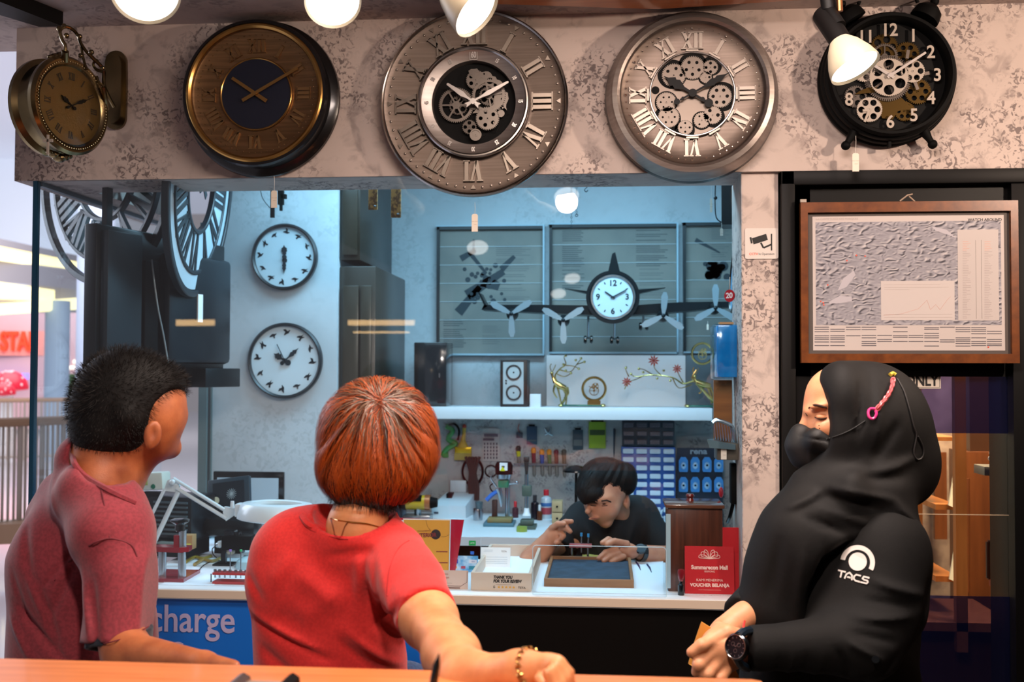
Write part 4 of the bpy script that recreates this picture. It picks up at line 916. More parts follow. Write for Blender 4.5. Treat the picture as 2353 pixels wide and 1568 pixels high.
wing([(1452, 702), (1560, 695), (1690, 694), (1692, 704), (1570, 716), (1450, 724)])
def propeller(px, py, rot, r, m):
    p = L_(px, py, -.05); b = MB(); b.lathe([(.0, .012), (.008, .006), (.011, -.004), (.022, -.02), (.026, -.06), (.012, -.11), (0, -.11)], 20, T(p) @ RX(90)); b.build('nacelle', M_pl, t)
    for i in range(3):
        M = T(p) @ RX(90) @ RZ(-rot-120*i); w_ = r*.13
        b = MB(); b.prism([(-.004, 0), (-w_*.9, r*.35), (-w_*1.1, r*.8), (-w_*.5, r), (w_*.5, r), (w_*1.1, r*.8), (w_*.9, r*.35), (.004, 0)], .0, .003, M); b.build('propeller_blade', m, t, sm=0)
propeller(1178, 722, 58, .098, M_prop); propeller(1296, 737, 59, .098, M_prop); propeller(1521, 727, 4, .098, M_prop); propeller(1637, 710, 0, .098, M_prop)
for px, wy in ((1352, 786), (1412, 788), (1478, 756)):
    b = MB(); b.tube([L_(px, 725, .03), L_(px, wy-8, .03)], .005, 8); b.build('gear_leg', M_steel, t)
    for s_ in (-1, 1): MB().lathe([(0, -.006), (.014, -.006), (.018, -.002), (.018, .004), (.014, .007), (0, .007)], 20, T(L_(px+s_*7, wy-6, .03)) @ RY(90)).build('wheel', M_gloss, t)
MB().tube([c+Vector((0, .05, .08)), Vector((c.x, YB-.04, c.z+.16))], .004, 6).build('hanger', M_steel, t, world=True)
price_tag(1626, 745, 738, YA-.05, 'small paper tag dangling from a propeller of the aeroplane clock', .004, .012)

# ---- hanging bits under the fascia inside
for px0, px1, y1, lb in ((846, 867, 482, 'left brown braided strap hanging under the fascia'), (898, 921, 500, 'right brown braided strap hanging under the fascia')):
    t = put('braided_strap', lb, 'strap', onY((px0+px1)/2, 430, .5), 'braided straps under the fascia'); b = MB(); xa, xb_, za, zb_ = rect(px0, 400, px1, y1, .5)
    b.box((xa, .5, za), (xb_, .512, 2.515), bev=.003)
    b.build('strap', mat('snake_brown', '#6b4a30', rough=.5, c2='#b3864c', nscale=60, lo=.45, hi=.55), t, world=True); MB().ball(onY((px0+px1)/2+5, y1-8, .498), .005, 8).build('clasp', M_steel, t, world=True)
for x, y0, y1 in ((1313, 440, 522), (1325, 420, 495)):
    t = put('hanging_chain', 'thin dark chain hanging in front of the middle chart, %s' % ('lower and left of the pair' if x == 1313 else 'shorter and right of the pair'), 'chain', onY(x, y0, .9)); b = MB(); p, q = onY(x, 400, .9), onY(x, y1, .9); n = int((p.z-q.z)/.008)
    for i in range(n): b.torus(.0035, .0008, 10, 5, T(p.lerp(q, (i+.5)/n)) @ RX(90) @ RY(90*(i % 2)))
    b.build('links', M_birds, t, world=True); MB().torus(.005, .0013, 14, 6, T(q) @ RX(90)).build('end_ring', M_birds, t, world=True)
t = put('ceiling_hook', 'small black hook hanging right of the chains', 'hook', onY(1347, 432, .9)); MB().tube([onY(x, y, .9) for x, y in ((1346, 400), (1346, 424), (1350, 428), (1346, 433), (1343, 437), (1347, 441), (1351, 437))], .0022, 8, smooth=4).build('wire', M_birds, t, world=True)

# ---- right side: speaker box high up, side clock, blue box, shelf items
t = put('hanging_speaker', 'black wedge-shaped speaker mounted high beside the pillar', 'speaker', onY(1675, 460, .5)); b = MB()
x0, x1, z0, z1 = rect(1658, 417, 1699, 516, .5); b.prism([(x0+.012, .62), (x0, .5), (x1, .5), (x1, .62)], z0, z1+.1); b.build('cabinet', M_scr, t, world=True)
MB().tube([onY(1645, 400, .55), onY(1643, 460, .55), onY(1646, 500, .55), onY(1660, 512, .55)], .002, 6, smooth=4).ball(onY(1644, 455, .55), .007, 10).build('cable', M_birds, t, world=True)
price_tag(1634, 456, 300, .45, 'orange slim tag hanging left of the wedge speaker', .004, .024)
price_tag(1658, 525, 512, .5, 'small white tag hanging under the wedge speaker', .005, .013)
XW = lambda Y: pa.x+(pb.x-pa.x)*(Y-pa.y)/(pb.y-pa.y)
p = onY(1689, 640, .30); t = thing('side_clock', 'round clock on the side wall seen almost edge-on', 'clock', T(p) @ RY(-86)); k = .115
MB().lathe([(0, -.012), (k, -.012), (k, .004), (k*.94, .008), (k*.92, .002)], 48, T(0, 0, 0) @ S(1, .86, 1)).build('rim', mat('clock_rim', '#0c1014'), t)
MB().lathe([(k*.92, .003), (0, .003)], 40, S(1, .86, 1)).build('dial', mat('side_dial', '#5f9ec4', rough=.3), t, sm=0)
t = thing('number_badge', 'oval red badge with white 20 hanging beside the pillar', 'badge', T(onY(1677, 680, .2)) @ RX(90) @ RY(-35)); MB().lathe([(.018, 0), (.018, .003), (0, .003)], 28, S(1, 1.1, 1)).build('disc', mat('badge_red', '#b01a2a', rough=.3), t); stext('20', .024, T(0, 0, .0032), M_white, 'number', t, bold=.03); MB().tube([(0, .018, 0), (0, .06, 0)], .001, 6).build('string', M_string, t)
# blue transparent organiser hung on the side wall
b = MB(); x0, x1, z0, z1 = rect(1638, 748, 1700, 872, .16); t = put('blue_box', 'shiny blue plastic-wrapped box hung beside the pillar', 'box', Vector(((x0+x1)/2, .16, z0)))
b.box((x0+.012, .14, z0+.006), (x1, .24, z1), bev=.004); b.build('box', mat('blue_plastic', '#1a7cc0', rough=.12, coat=.8, c2='#2a92d8', nscale=14), t, world=True)
MB().box((x0, .13, z0), (x1+.001, .245, z1+.003), bev=.006).build('wrap', glass('plastic_wrap', (.75, .92, 1), 1.35, .08), t, world=True)
b = MB()
for i in range(6): b.box((x1-.012, .128, z0+.02+i*.022), (x1-.004, .13, z0+.028+i*.022))
b.build('slots', mat('slot_navy', '#0a2c5a', rough=.4), t, world=True, sm=0)
MB().box((x0+.02, .15, z1+.003), (x1-.02, .2, z1+.010)).build('lid_card', mat('tan_card', '#b98a5a', rough=.6), t, world=True)
sbox('brown_board', 'upright brown wooden board below the blue box', 'board', 1640, 874, 1682, 1020, .20, .01, wood('tan_wood', '#8a5a2c', '#70441e'), 0)
b = MB(); t = put('display_shelf', 'clear and brass display shelf with a tagged coil clock beside the pillar', 'shelf', onY(1665, 1030, .12))
x0, x1, z0, z1 = rect(1648, 1020, 1694, 1058, .10); b.box((x0, .10, z0), (x1+.004, .20, z1), bev=.002); b.build('box', mat('grey_brass', '#6d665c', rough=.35, metal=.4), t, world=True)
MB().add([onY(1624, 1010, .08), onY(1690, 1022, .08), onY(1694, 1022, .2), onY(1640, 1008, .2), onY(1630, 1030, .08), onY(1690, 1034, .08)], [(0, 1, 2, 3), (0, 4, 5, 1)]).build('glass_tray', mat('tray_chrome', '#8fb0bf', rough=.15, metal=.7), t, world=True)
b = MB()
for i in range(7): q = onY(1640+i*6.2, 968+i*2.2, .12); q2 = onY(1644+i*6.2, 1010+i, .12); b.tube([q, q2], .0018, 6)
b.tube([onY(1638, 972, .12), onY(1648, 966, .12), onY(1672, 974, .12), onY(1684, 985, .12), onY(1690, 1018, .12)], .006, 8, smooth=4); b.build('coil', mat('coil_silver', '#b6cbd6', rough=.2, metal=1), t, world=True)
price_tag(1663, 1028, 1020, .09, 'paper price tag on the coil display shelf', .0085, .019)
t = put('power_strip', 'dark power strip and switch box on the side wall under the display shelf', 'power strip', onY(1690, 1130, .2)); b = MB(); pbox(b, 1680, 1066, 1701, 1160, .16, .05, .003); b.build('housing', M_blackm, t, world=True); MB().ball(onY(1657, 1132, .3), (.008, .01, .018), 12).build('red_plug', mat('plug_red', '#c02030', rough=.3), t, world=True)
MB().tube([onY(1684, 1160, .18), onY(1678, 1185, .2), onY(1672, 1200, .25)], .006, 8, smooth=4).build('cable', M_scr, t, world=True)

# ================================================================ TOOL WALL (hooks on the lower back wall)
YT = YB-.02
def flat(name, label, cat, pts, m, Y=YT, dep=.008, group=None):
    b = MB(); P2 = [onY(x, y, Y) for x, y in pts]; n = len(P2); v = P2+[q+Vector((0, dep, 0)) for q in P2]
    b.add(v, [tuple(range(n)), tuple(range(2*n-1, n-1, -1))]+[(i, i+n, (i+1) % n+n, (i+1) % n) for i in range(n)]); return tag(b.build(name, m, sm=0), label, cat, group)
PT = lambda x, y, Y=YT: onY(x, y, Y)
t = put('wire_bundle', 'green cable tie bundle hanging left on the tool wall', 'cable', PT(1035, 980)); b = MB(); M_gr = mat('cable_green', '#1d8a3a', rough=.4)
b.tube([PT(1025, 980), PT(1040, 990), PT(1030, 1010), PT(1048, 1020), PT(1030, 1030), PT(1018, 1045), PT(1030, 1046)], .012, 8, smooth=4); b.build('cable', M_gr, t, world=True); MB().tube([PT(1030, 978), PT(1045, 975), PT(1055, 990), PT(1052, 1012)], .005, 8, smooth=4).build('black_loop', M_blackm, t, world=True)
t = put('paint_brush', 'broad paint brush with red-tipped handle on the tool wall', 'brush', PT(1064, 1000)); M_yel = mat('brush_handle', '#c9a23c', rough=.35)
b = MB(); b.tube([PT(1067, 984), PT(1066, 1000), PT(1064, 1014), PT(1064, 1028)], [.009, .008, .012, .028], 12, smooth=4); b.build('handle', M_yel, t, world=True); MB().ball(PT(1067, 980), .010, 12).build('handle_tip', mat('tip_red', '#b8351c', rough=.4), t, world=True)
b = MB(); pbox(b, 1045, 1028, 1083, 1042, YT-.015, .018, .002); b.build('ferrule', mat('ferrule_gold', '#c8a81c', rough=.3, metal=.6), t, world=True); b = MB(); pbox(b, 1044, 1042, 1083, 1058, YT-.012, .014); b.build('bristles', mat('bristle', '#a89a50', rough=.8), t, world=True, sm=0)
t = put('tool_set', 'clear blister pack of small bits hanging on the tool wall', 'tool pack', PT(1128, 1020)); b = MB(); pbox(b, 1109, 985, 1148, 1060, YT, .004); b.build('card', mat('pale_card', '#b5aca6', rough=.6), t, world=True, sm=0)
b = MB()
for i in range(5):
    for j in range(5): pbox(b, 1112+i*7, 1018+j*8, 1115+i*7, 1023+j*8, YT-.004, .004)
pbox(b, 1112, 998, 1144, 1004, YT-.006, .006); pbox(b, 1110, 1008, 1135, 1013, YT-.006, .006); b.build('bits', mat('bit_dark', '#4a4550', rough=.5), t, world=True, sm=0)
def packet(px0, py0, px1, py1, m, label, stripe=None):
    t = put('tool_packet', label, 'packet', PT((px0+px1)/2, py0), 'packets hanging on the tool wall'); b = MB(); pbox(b, px0, py0, px1, py1, YT-.005, .008, .002); b.build('packet', m, t, world=True)
    b = MB(); pbox(b, px0+5, py0-4, px1-5, py0, YT, .003); b.build('hang_tab', M_blackm, t, world=True, sm=0)
    if stripe: b = MB(); pbox(b, px0+2, py0+(py1-py0)*stripe[0], px1-2, py0+(py1-py0)*stripe[1], YT-.0065, .003); b.build('print', stripe[2], t, world=True, sm=0)
packet(1210, 980, 1234, 1022, mat('packet_blue', '#2c4258', rough=.4), 'dark blue packet hanging on the tool wall', (.75, .82, M_printl))
packet(1316, 988, 1340, 1034, mat('packet_slate', '#35454f', rough=.4), 'slate grey packet with pale windows, hanging left of the lime packet', (.5, .8, M_printl))
packet(1353, 970, 1392, 1031, mat('packet_lime', '#8fa822', rough=.35), 'lime green packet hanging on the tool wall', (.3, .5, mat('lime_dark', '#3a4a1a', rough=.5)))
t = put('tool_pliers', 'small pliers hanging right of the dark blue packet', 'pliers', PT(1262, 990)); MB().tube([PT(1270, 1002), PT(1256, 994), PT(1252, 984)], .004, 6, smooth=3).tube([PT(1252, 1000), PT(1262, 994), PT(1266, 982)], .004, 6, smooth=3).build('handles', M_steel, t, world=True)
t = put('hook_charm', 'small dark caliper block hanging under a red thread', 'tool', PT(1194, 990)); b = MB(); pbox(b, 1186, 994, 1201, 1007, YT-.006, .008, .001); b.build('block', mat('bit_dark', '#4a4550'), t, world=True); MB().tube([PT(1193, 975), PT(1190, 985), PT(1194, 994)], .002, 6).build('thread', mat('thread_red', '#c05a50'), t, world=True)
t = put('long_file', 'long blue-grey needle file hanging left of the parts drawers', 'file', PT(1410, 1000)); MB().tube([PT(1411, 985), PT(1411, 1040), PT(1411, 1052)], [.004, .003, .001], 8).build('blade', mat('file_steel', '#33465a', rough=.4, metal=.6), t, world=True)
# drivers row
drv = [(1191, 1027, 1072, '#1a1a12', '#c8c01c'), (1226, 1031, 1096, '#e08a1c', '#7a1f2a'), (1245, 1035, 1096, '#e08a1c', '#1f4f9a'), (1262, 1035, 1096, '#e08a1c', '#1f6a3a'), (1278, 1036, 1098, '#7a1f2a', '#6a1a26'), (1296, 1035, 1098, '#4f453c', '#5c5046')]
nm = ['black and yellow', 'orange-topped dark red', 'orange-topped blue', 'orange-topped green', 'plain dark red', 'brown wooden']
for (x, y0, y1, ca, cb), n_ in zip(drv, nm):
    t = put('screwdriver', n_+' handled driver in the row on the tool wall', 'screwdriver', PT(x, y0), 'row of drivers on the tool wall')
    ym = y0+(y1-y0)*.5; MB().tube([PT(x, y0-2), PT(x, y0+2), PT(x, y0+10)], [.006, .012, .011], 12, smooth=3).build('cap', mat('drv'+ca, ca, rough=.35), t, world=True)
    MB().tube([PT(x, y0+9), PT(x+1, ym)], [.010, .009], 12).build('handle', mat('drv'+cb, cb, rough=.35), t, world=True); MB().tube([PT(x+1, ym), PT(x+2, y1-5), PT(x+2, y1)], [.009, .008, .002], 10).build('blade', mat('drv_blade', '#8a7d74', rough=.4, metal=.4), t, world=True)
MB_ = MB(); pbox(MB_, 1180, 1066, 1306, 1070, YT-.012, .012); tag(MB_.build('tool_rail', M_steel, sm=0), 'thin steel rail holding the row of drivers', 'rail')
t = put('leather_hoop', 'dark hoop with brown leather straps hanging on the tool wall', 'hoop', PT(1085, 1080)); c_ = PT(1086, 1084, YT-.02); M_lea = mat('leather', '#3a2620', rough=.6)
MB().torus(.052, .006, 40, 8, T(c_) @ RX(90) @ S(.9, 1.15, 1)).build('ring', M_blackm, t, world=True); b = MB()
for i in range(5): b.tube([PT(1070+i*8, 1050, YT-.03), PT(1080+i*3, 1085, YT-.04), PT(1078+i*5, 1115, YT-.04), PT(1082+i*4, 1150, YT-.04)], .007, 6, smooth=4)
b.build('strap', M_lea, t, world=True)
t = put('loupe_ring', 'thin dark ring hanging left of the drill press', 'ring', PT(1128, 1083)); MB().torus(.026, .003, 30, 6, T(PT(1128, 1083)) @ RX(90)).build('ring', M_blackm, t, world=True)

# ---- things on the work bench
def onb(px, py): return onZ(px, py, ZB)
p = onb(1040, 1192); t = put('grinding_box', 'white and grey bench machine with sloping top and dark slot', 'machine', p); y = p.y; x0, x1 = onY(992, 1190, y).x, onY(1070, 1190, y).x; zt = onY(1030, 1163, y).z; zb2 = onY(1030, 1133, y+.16).z
b = MB(); b.add([(x0, y, ZB), (x1, y, ZB), (x1+.02, y+.2, ZB), (x0+.03, y+.2, ZB), (x0, y, zt), (x1, y, zt), (x1+.02, y+.18, zb2), (x0+.04, y+.18, zb2)], [(0, 3, 2, 1), (4, 5, 6, 7), (0, 1, 5, 4), (1, 2, 6, 5), (2, 3, 7, 6), (3, 0, 4, 7)]); b.build('body', mat('machine_white', '#c9d6dc', rough=.4), t, world=True, sm=0)
b = MB(); b.box((x0+.05, y+.1, zb2-.02), (x0+.075, y+.17, zb2+.002)); b.build('slot', M_blackm, t, world=True, sm=0); b = MB(); b.box((x0+.01, y-.002, ZB+.02), (x0+.03, y, ZB+.028)); b.build('switch', mat('switch_navy', '#22283a'), t, world=True, sm=0)
b = MB(); b.box((x0+.055, y+.18, zb2), (x0+.13, y+.21, zb2+.055), bev=.004); b.build('hood', mat('machine_white', '#c9d6dc'), t, world=True)
p = onb(960, 1196); t = put('polishing_motor', 'yellow and black polishing motor on a steel base', 'motor', p+Vector((0, .05, 0))); zc = onY(960, 1155, p.y).z; 
MB().cyl((p.x-.055, p.y, zc), (p.x+.035, p.y, zc), .032, n=28).build('housing', mat('motor_yellow', '#c8a01c', rough=.3), t, world=True); MB().cyl((p.x-.075, p.y, zc), (p.x-.05, p.y, zc), .030, .035, 24).cyl((p.x+.055, p.y, zc), (p.x+.085, p.y, zc), .026, .02, 24).build('end_cap', M_blackm, t, world=True)
MB().cyl((p.x+.033, p.y, zc), (p.x+.056, p.y, zc), .034, n=28).build('copper_band', mat('motor_copper', '#b0663c', rough=.35, metal=.5), t, world=True); MB().box((p.x-.03, p.y-.034, zc+.008), (p.x+.02, p.y-.01, zc+.033)).build('name_plate', M_blackm, t, world=True, sm=0)
MB().box((p.x-.06, p.y-.04, ZB), (p.x+.06, p.y+.04, ZB+.025), bev=.003).cyl((p.x, p.y, ZB+.02), (p.x, p.y, zc-.028), .016).build('base', M_steel, t, world=True)
t = put('dark_toolbag', 'dark blue machine head behind the woman in red', 'machine', onb(905, 1196)); b = MB(); pbox(b, 880, 1158, 925, 1192, onb(905, 1192).y, .10, .012); b.build('body', mat('navy_metal', '#16304a', rough=.4), t, world=True)
# drill press
p = onb(1165, 1208); y = p.y; t = put('drill_press', 'small bench drill press with black head and yellow warning triangle', 'drill press', p); q = lambda x, yy, dy=0: onY(x, yy, y+dy)
b = MB(); x0, x1, z0, z1 = rect(1110, 1197, 1180, 1211, y-.05); b.box((x0, y-.05, ZB), (x1, y+.08, ZB+.014), bev=.002); b.build('base', mat('press_teal', '#4a7482', rough=.4), t, world=True); b = MB(); b.box((x0+.015, y-.03, ZB+.014), (x1-.01, y+.05, ZB+.032), bev=.002); b.build('wood_block', mat('block_wood', '#8a7a4a', rough=.6), t, world=True)
MB().cyl(q(1166, 1200, .05), q(1166, 1090, .05), .011, n=20).build('column', M_steel, t, world=True)
b = MB(); b.tube([q(1158, 1062), q(1158, 1070), q(1158, 1090)], [.03, .038, .036], 24); b.build('head', M_blackm, t, world=True); MB().tube([q(1158, 1090), q(1158, 1100)], [.034, .03], 20).build('collar', M_steel, t, world=True)
b = MB(); pbox(b, 1144, 1104, 1168, 1122, y-.02, .05, .006); b.build('gearbox', mat('press_green', '#1c7a5a', rough=.4), t, world=True); b = MB(); b.prism([(-.011, 0), (.011, 0), (0, .019)], 0, .001, wallM(q(1157, 1081)+Vector((0, -.0375, 0)))); b.build('warning_triangle', mat('warn_yellow', '#d8d81c', rough=.4), t, world=True, sm=0)
b = MB(); pbox(b, 1148, 1064, 1166, 1082, y-.037, .004); b.build('warning_plate', M_white, t, world=True, sm=0)
b = MB(); b.tube([q(1145, 1122), q(1150, 1140), q(1152, 1165)], [.014, .010, .004], 12); b.tube([q(1142, 1120), q(1128, 1100), q(1132, 1090)], .004, 6, smooth=3); b.build('chuck', M_steel, t, world=True)
MB().tube([q(1150, 1125), q(1130, 1138), q(1118, 1150)], .009, 10, smooth=3).build('blue_hose', mat('hose_blue', '#2a6ac0', rough=.4), t, world=True); MB().tube([q(1135, 1110), q(1126, 1118), q(1132, 1130), q(1145, 1128)], .003, 6, smooth=4).build('cable', M_blackm, t, world=True); MB().tube([q(1170, 1112), q(1186, 1110)], .005, 8).ball(q(1187, 1110), .008, 10).build('feed_handle', M_steel, t, world=True)
b = MB(); pbox(b, 1130, 1150, 1142, 1196, y+.03, .03, .003); b.build('side_block', mat('dark_wood', '#2e2420'), t, world=True)
# small rack press
p = onb(1210, 1214); y = p.y; t = put('lever_press', 'grey-green lever press with a pale base right of the drill press', 'press', p); q = lambda x, yy, dy=0: onY(x, yy, y+dy)
b = MB(); b.box((q(1190, 1210).x, y-.05, ZB), (q(1232, 1210).x, y+.06, ZB+.012)); b.box((q(1196, 1200).x, y-.02, ZB+.012), (q(1226, 1200).x, y+.04, ZB+.035), bev=.004); b.build('base', mat('press_dull', '#4c5a50', rough=.5), t, world=True)
MB().tube([q(1210, 1185), q(1210, 1178), q(1210, 1168)], [.018, .012, .010], 16).build('anvil', M_white, t, world=True); MB().cyl(q(1210, 1168), q(1210, 1090), .008, n=14).build('ram', M_steel, t, world=True)
b = MB(); pbox(b, 1199, 1116, 1221, 1142, y-.01, .04, .006); b.build('head', mat('press_dull', '#4c5a50'), t, world=True); b = MB(); pbox(b, 1203, 1050, 1216, 1062, y, .02, .004); b.tube([q(1210, 1090), q(1210, 1062)], [.006, .010], 10); b.build('handle', mat('dark_wood', '#2e2420'), t, world=True)
t = put('lime_tin', 'small lime-lidded round tin at the bench edge', 'tin', onb(1199, 1222)); MB().lathe([(0, 0), (.022, 0), (.022, .02), (0, .02)], 24).build('tin', mat('tin_lime', '#8fa03a', rough=.35), t)
# bottles
def bottle(px, py, r, h, m, cap, label, ch=.02):
    p = onb(px, py); t = put('bottle', label, 'bottle', p); MB().lathe([(0, 0), (r, 0), (r, h*.78), (r*.9, h*.86), (r*.45, h*.92), (r*.45, h)], 24).build('body', m, t); MB().lathe([(r*.5, h-.003), (r*.5, h+ch), (r*.42, h+ch+.002), (0, h+ch+.002)], 20).build('cap', cap, t); return t
M_redc = mat('cap_red', '#c0202c', rough=.35)
t = bottle(1255, 1192, .024, .105, mat('can_white', '#c2ccd4', rough=.3, metal=.2), M_redc, 'white spray can with red cap on the bench'); MB().ring(.0235, .0245, .02, .05, 24).build('band', mat('band_red', '#a8404a', rough=.4), t); MB().ring(.0235, .0245, .055, .07, 24).build('band', mat('band_blue', '#3a66a0', rough=.4), t)
bottle(1229, 1194, .018, .085, mat('bottle_dark', '#14101a', rough=.2), mat('cap_dark', '#241c20'), 'dark glass bottle left of the spray can'); bottle(1184, 1190, .014, .05, mat('bottle_maroon', '#4a1c22', rough=.3), M_redc, 'small maroon bottle between the two presses'); bottle(1240, 1196, .012, .045, mat('bottle_amber', '#5a2c14', rough=.2), mat('cap_white', '#d8d8d8'), 'small amber bottle in front of the dark bottle')
for yy0, yy1, lb in ((1167, 1192, 'pale wooden drawer box on the bench, lower of two'), (1140, 1165, 'pale wooden drawer box on the bench, upper of two')):
    t = put('drawer_box', lb, 'box', onY(1280, yy1, 1.35)); b = MB(); x0, x1, z0, z1 = rect(1268, yy0, 1292, yy1, 1.35); dz = ZB-rect(1268, 1167, 1292, 1192, 1.35)[2]; b.box((x0, 1.35, z0+dz), (x1, 1.42, z1+dz), bev=.002); b.build('box', mat('box_birch', '#b39a72', rough=.5), t, world=True); MB().ball(((x0+x1)/2, 1.347, (z0+z1)/2+dz), .005, 8).build('knob', M_blackm, t, world=True)
p = onb(1323, 1195); t = put('small_lamp', 'small black mushroom lamp behind the technician', 'lamp', p); q = lambda x, yy: onY(x, yy, p.y); b = MB(); b.lathe([(.0, .03), (.03, .026), (.056, .008), (.058, 0), (.0, -.004)], 32, T(q(1323, 1085))); b.build('shade', M_gloss, t, world=True); MB().cyl(p, q(1324, 1085), .006).cyl(p, p+Vector((0, 0, .01)), .03).build('stem', M_blackm, t, world=True)
t = put('stacked_tins', 'jumble of steel pots beside the grinding box', 'pots', onb(1098, 1196)); MB().lathe([(0, 0), (.02, 0), (.024, .04), (.022, .05), (.018, .05), (.018, .01), (0, .01)], 20).build('pot', M_steel, t); MB().lathe([(0, 0), (.015, 0), (.017, .03), (0, .03)], 18, T(.005, .0, .05)).build('lid', mat('teal_tin', '#3f5f66', rough=.4), t)

# ---- parts drawers
M_drawb = mat('drawer_blue', '#0d4f9e', rough=.4); M_draww = mat('drawer_front', '#b9c9d6', rough=.25, coat=.3); M_drawd = mat('drawer_dim', '#4a4248', rough=.4); M_drawdk = mat('drawer_shell_dark', '#182430', rough=.4)
def drawers(px0, py0, px1, py1, rows, cols, shell, front, label, dep=.12):
    x0, x1, z0, z1 = rect(px0, py0, px1, py1, 1.52); t = put('parts_cabinet', label, 'drawer cabinet', Vector(((x0+x1)/2, 1.52, z0))); 
    MB().box((x0, 1.52, z0), (x1, 1.52+dep, z1), bev=.003).build('shell', shell, t, world=True); cw, rh = (x1-x0)/cols, (z1-z0)/rows
    for r in range(rows):
        for c in range(cols):
            b = MB(); ax, az = x0+c*cw, z0+r*rh; b.box((ax+cw*.1, 1.505, az+rh*.22), (ax+cw*.9, 1.52, az+rh*.80), bev=.003, seg=1); d = b.build('drawer', front, t, world=True, sm=0)
            MB().box((ax+cw*.35, 1.498, az+rh*.30), (ax+cw*.65, 1.505, az+rh*.42)).build('handle', front, d, world=True, sm=0)
drawers(1428, 1028, 1552, 1200, 9, 4, M_drawb, M_draww, 'blue parts cabinet with rows of small white drawers')
drawers(1430, 968, 1550, 1026, 3, 4, M_drawdk, M_drawd, 'dim dark parts cabinet stacked on the blue one')
x0, x1, z0, z1 = rect(1556, 1030, 1660, 1200, 1.60); t = put('blister_board', 'dark blue board hung with clear-blue blister packs', 'display board', Vector(((x0+x1)/2, 1.6, z0)))
MB().box((x0, 1.6, z0), (x1, 1.615, z1)).build('board', mat('board_navy', '#0c2038', rough=.4), t, world=True, sm=0); stext('rena', .035, wallM(onY(1605, 1038, 1.598)), mat('logo_grey', '#8fa6b6'), 'lettering', t, world=True, bold=.03, sx=1.2)
M_bl = mat('blister_blue', '#3f8fd8', rough=.15, coat=.6)
for r in range(2):
    for c in range(4):
        px = 1570+c*27; py = 1068+r*46; q = onY(px, py, 1.585); tt = put('blister_pack', 'clear-blue watch battery blister pack in the %s row on the navy board' % ('upper' if r == 0 else 'lower'), 'packet', q, 'blister packs in the %s row' % ('upper' if r == 0 else 'lower'))
        b = MB(); b.prism([(-.017, -.032), (.017, -.032), (.02, -.024), (.02, .018), (.010, .034), (-.010, .034), (-.02, .018), (-.02, -.024)], 0, .010, RX(90)); b.build('pack', M_bl, tt); MB().ball((0, -.012, -.004), (.012, .006, .016), 14).build('bubble', mat('bubble_pale', '#9fd0f4', rough=.1, coat=.8), tt); MB().lathe([(.005, 0), (0, 0)], 12, T(0, -.019, -.002) @ RX(90)).build('battery', M_blackm, tt)
        MB().tube([(0, .0, .03), (0, .012, .034)], .002, 6).build('peg', M_steel, tt)
# ================================================================ ON THE SERVICE DESK
def ond(px, py): return onZ(px, py, ZD)
M_paper = mat('paper', '#e6ecf2', rough=.8); M_acr = glass('acrylic', (.97, .99, 1), 1.35); M_redp = mat('sign_red_card', '#b8141e', rough=.45); M_edge = mat('acrylic_edge', '#cfe2ea', rough=.2)
M_txtw = mat('text_white', '#f0dcd6', rough=.6); M_txtk = mat('text_black', '#14110f', rough=.6); M_logo = mat('logo_cream', '#efc9bc', rough=.6)
def standup(name, label, cat, px0, px1, pyb, pyt, lean=8, yoff=0):
    """thing standing on the desk: local x right, y up (leaning back), z to the viewer, origin bottom centre; returns thing, width, height"""
    p = ond((px0+px1)/2, pyb)+Vector((0, yoff, 0)); a, c = onY(px0, pyb, p.y), onY(px1, pyb, p.y); h = (onY((px0+px1)/2, pyt, p.y).z-ZD)/math.cos(math.radians(lean))
    p.z = ZD
    return thing(name, label, cat, T(p) @ RX(90-lean)), c.x-a.x, h
# Summarecon voucher sign and the red card behind
t, w, h = standup('voucher_sign', 'red mall voucher sign with white flower logo at the right end of the desk', 'sign', 1574, 1688, 1366, 1258, 6)
MB().box((-w/2, 0, -.004), (w/2, h, 0), bev=.001, seg=1).build('card', M_redp, t)
u = w/114.0
for s_, a in ((1, 0), (-1, 0), (1, 1), (-1, 1), (1, 2), (-1, 2)):
    sp = (12, 19, 24)[a]*u; hh_ = (16, 12, 5)[a]*u
    MB().tube([(0, h*.735, .001), (s_*sp*.35, h*.735+hh_*.9+3*u, .001), (s_*sp*.9, h*.735+hh_+4*u, .001), (s_*sp, h*.735+hh_*.6, .001), (s_*sp*.55, h*.735+hh_*.3, .001), (0, h*.735, .001)], .0009, 6, smooth=6).build('logo_petal', M_logo, t)
for tx, yy, sz, bo in (('Summarecon Mall', .555, .0165, .04), ('SERPONG', .47, .0075, 0), ('KAMI MENERIMA', .29, .011, .0), ('VOUCHER BELANJA', .185, .0135, .04), ('—— —————— ———', .09, .006, 0)):
    stext(tx, sz, T(0, h*yy, .0002), M_logo, 'text_line', t, bold=bo, z1=.0006, sx=.98 if sz < .016 else .93)
t, w, h = standup('red_card', 'plain red card standing behind the voucher sign', 'card', 1590, 1701, 1364, 1213, 2, .012); MB().box((-w/2, 0, -.003), (w/2, h, 0), bev=.001, seg=1).build('card', M_redp, t)
t = put('rubber_stamp', 'small dark red handled stamp left of the voucher sign', 'stamp', ond(1565, 1368)); MB().lathe([(0, 0), (.010, 0), (.010, .03), (.006, .035), (.006, .045)], 18).build('base', M_gloss, t); MB().lathe([(.006, .042), (.010, .055), (.011, .07), (.009, .078), (0, .079)], 18).build('handle', mat('stamp_red', '#7a1620', rough=.2, coat=.5), t)
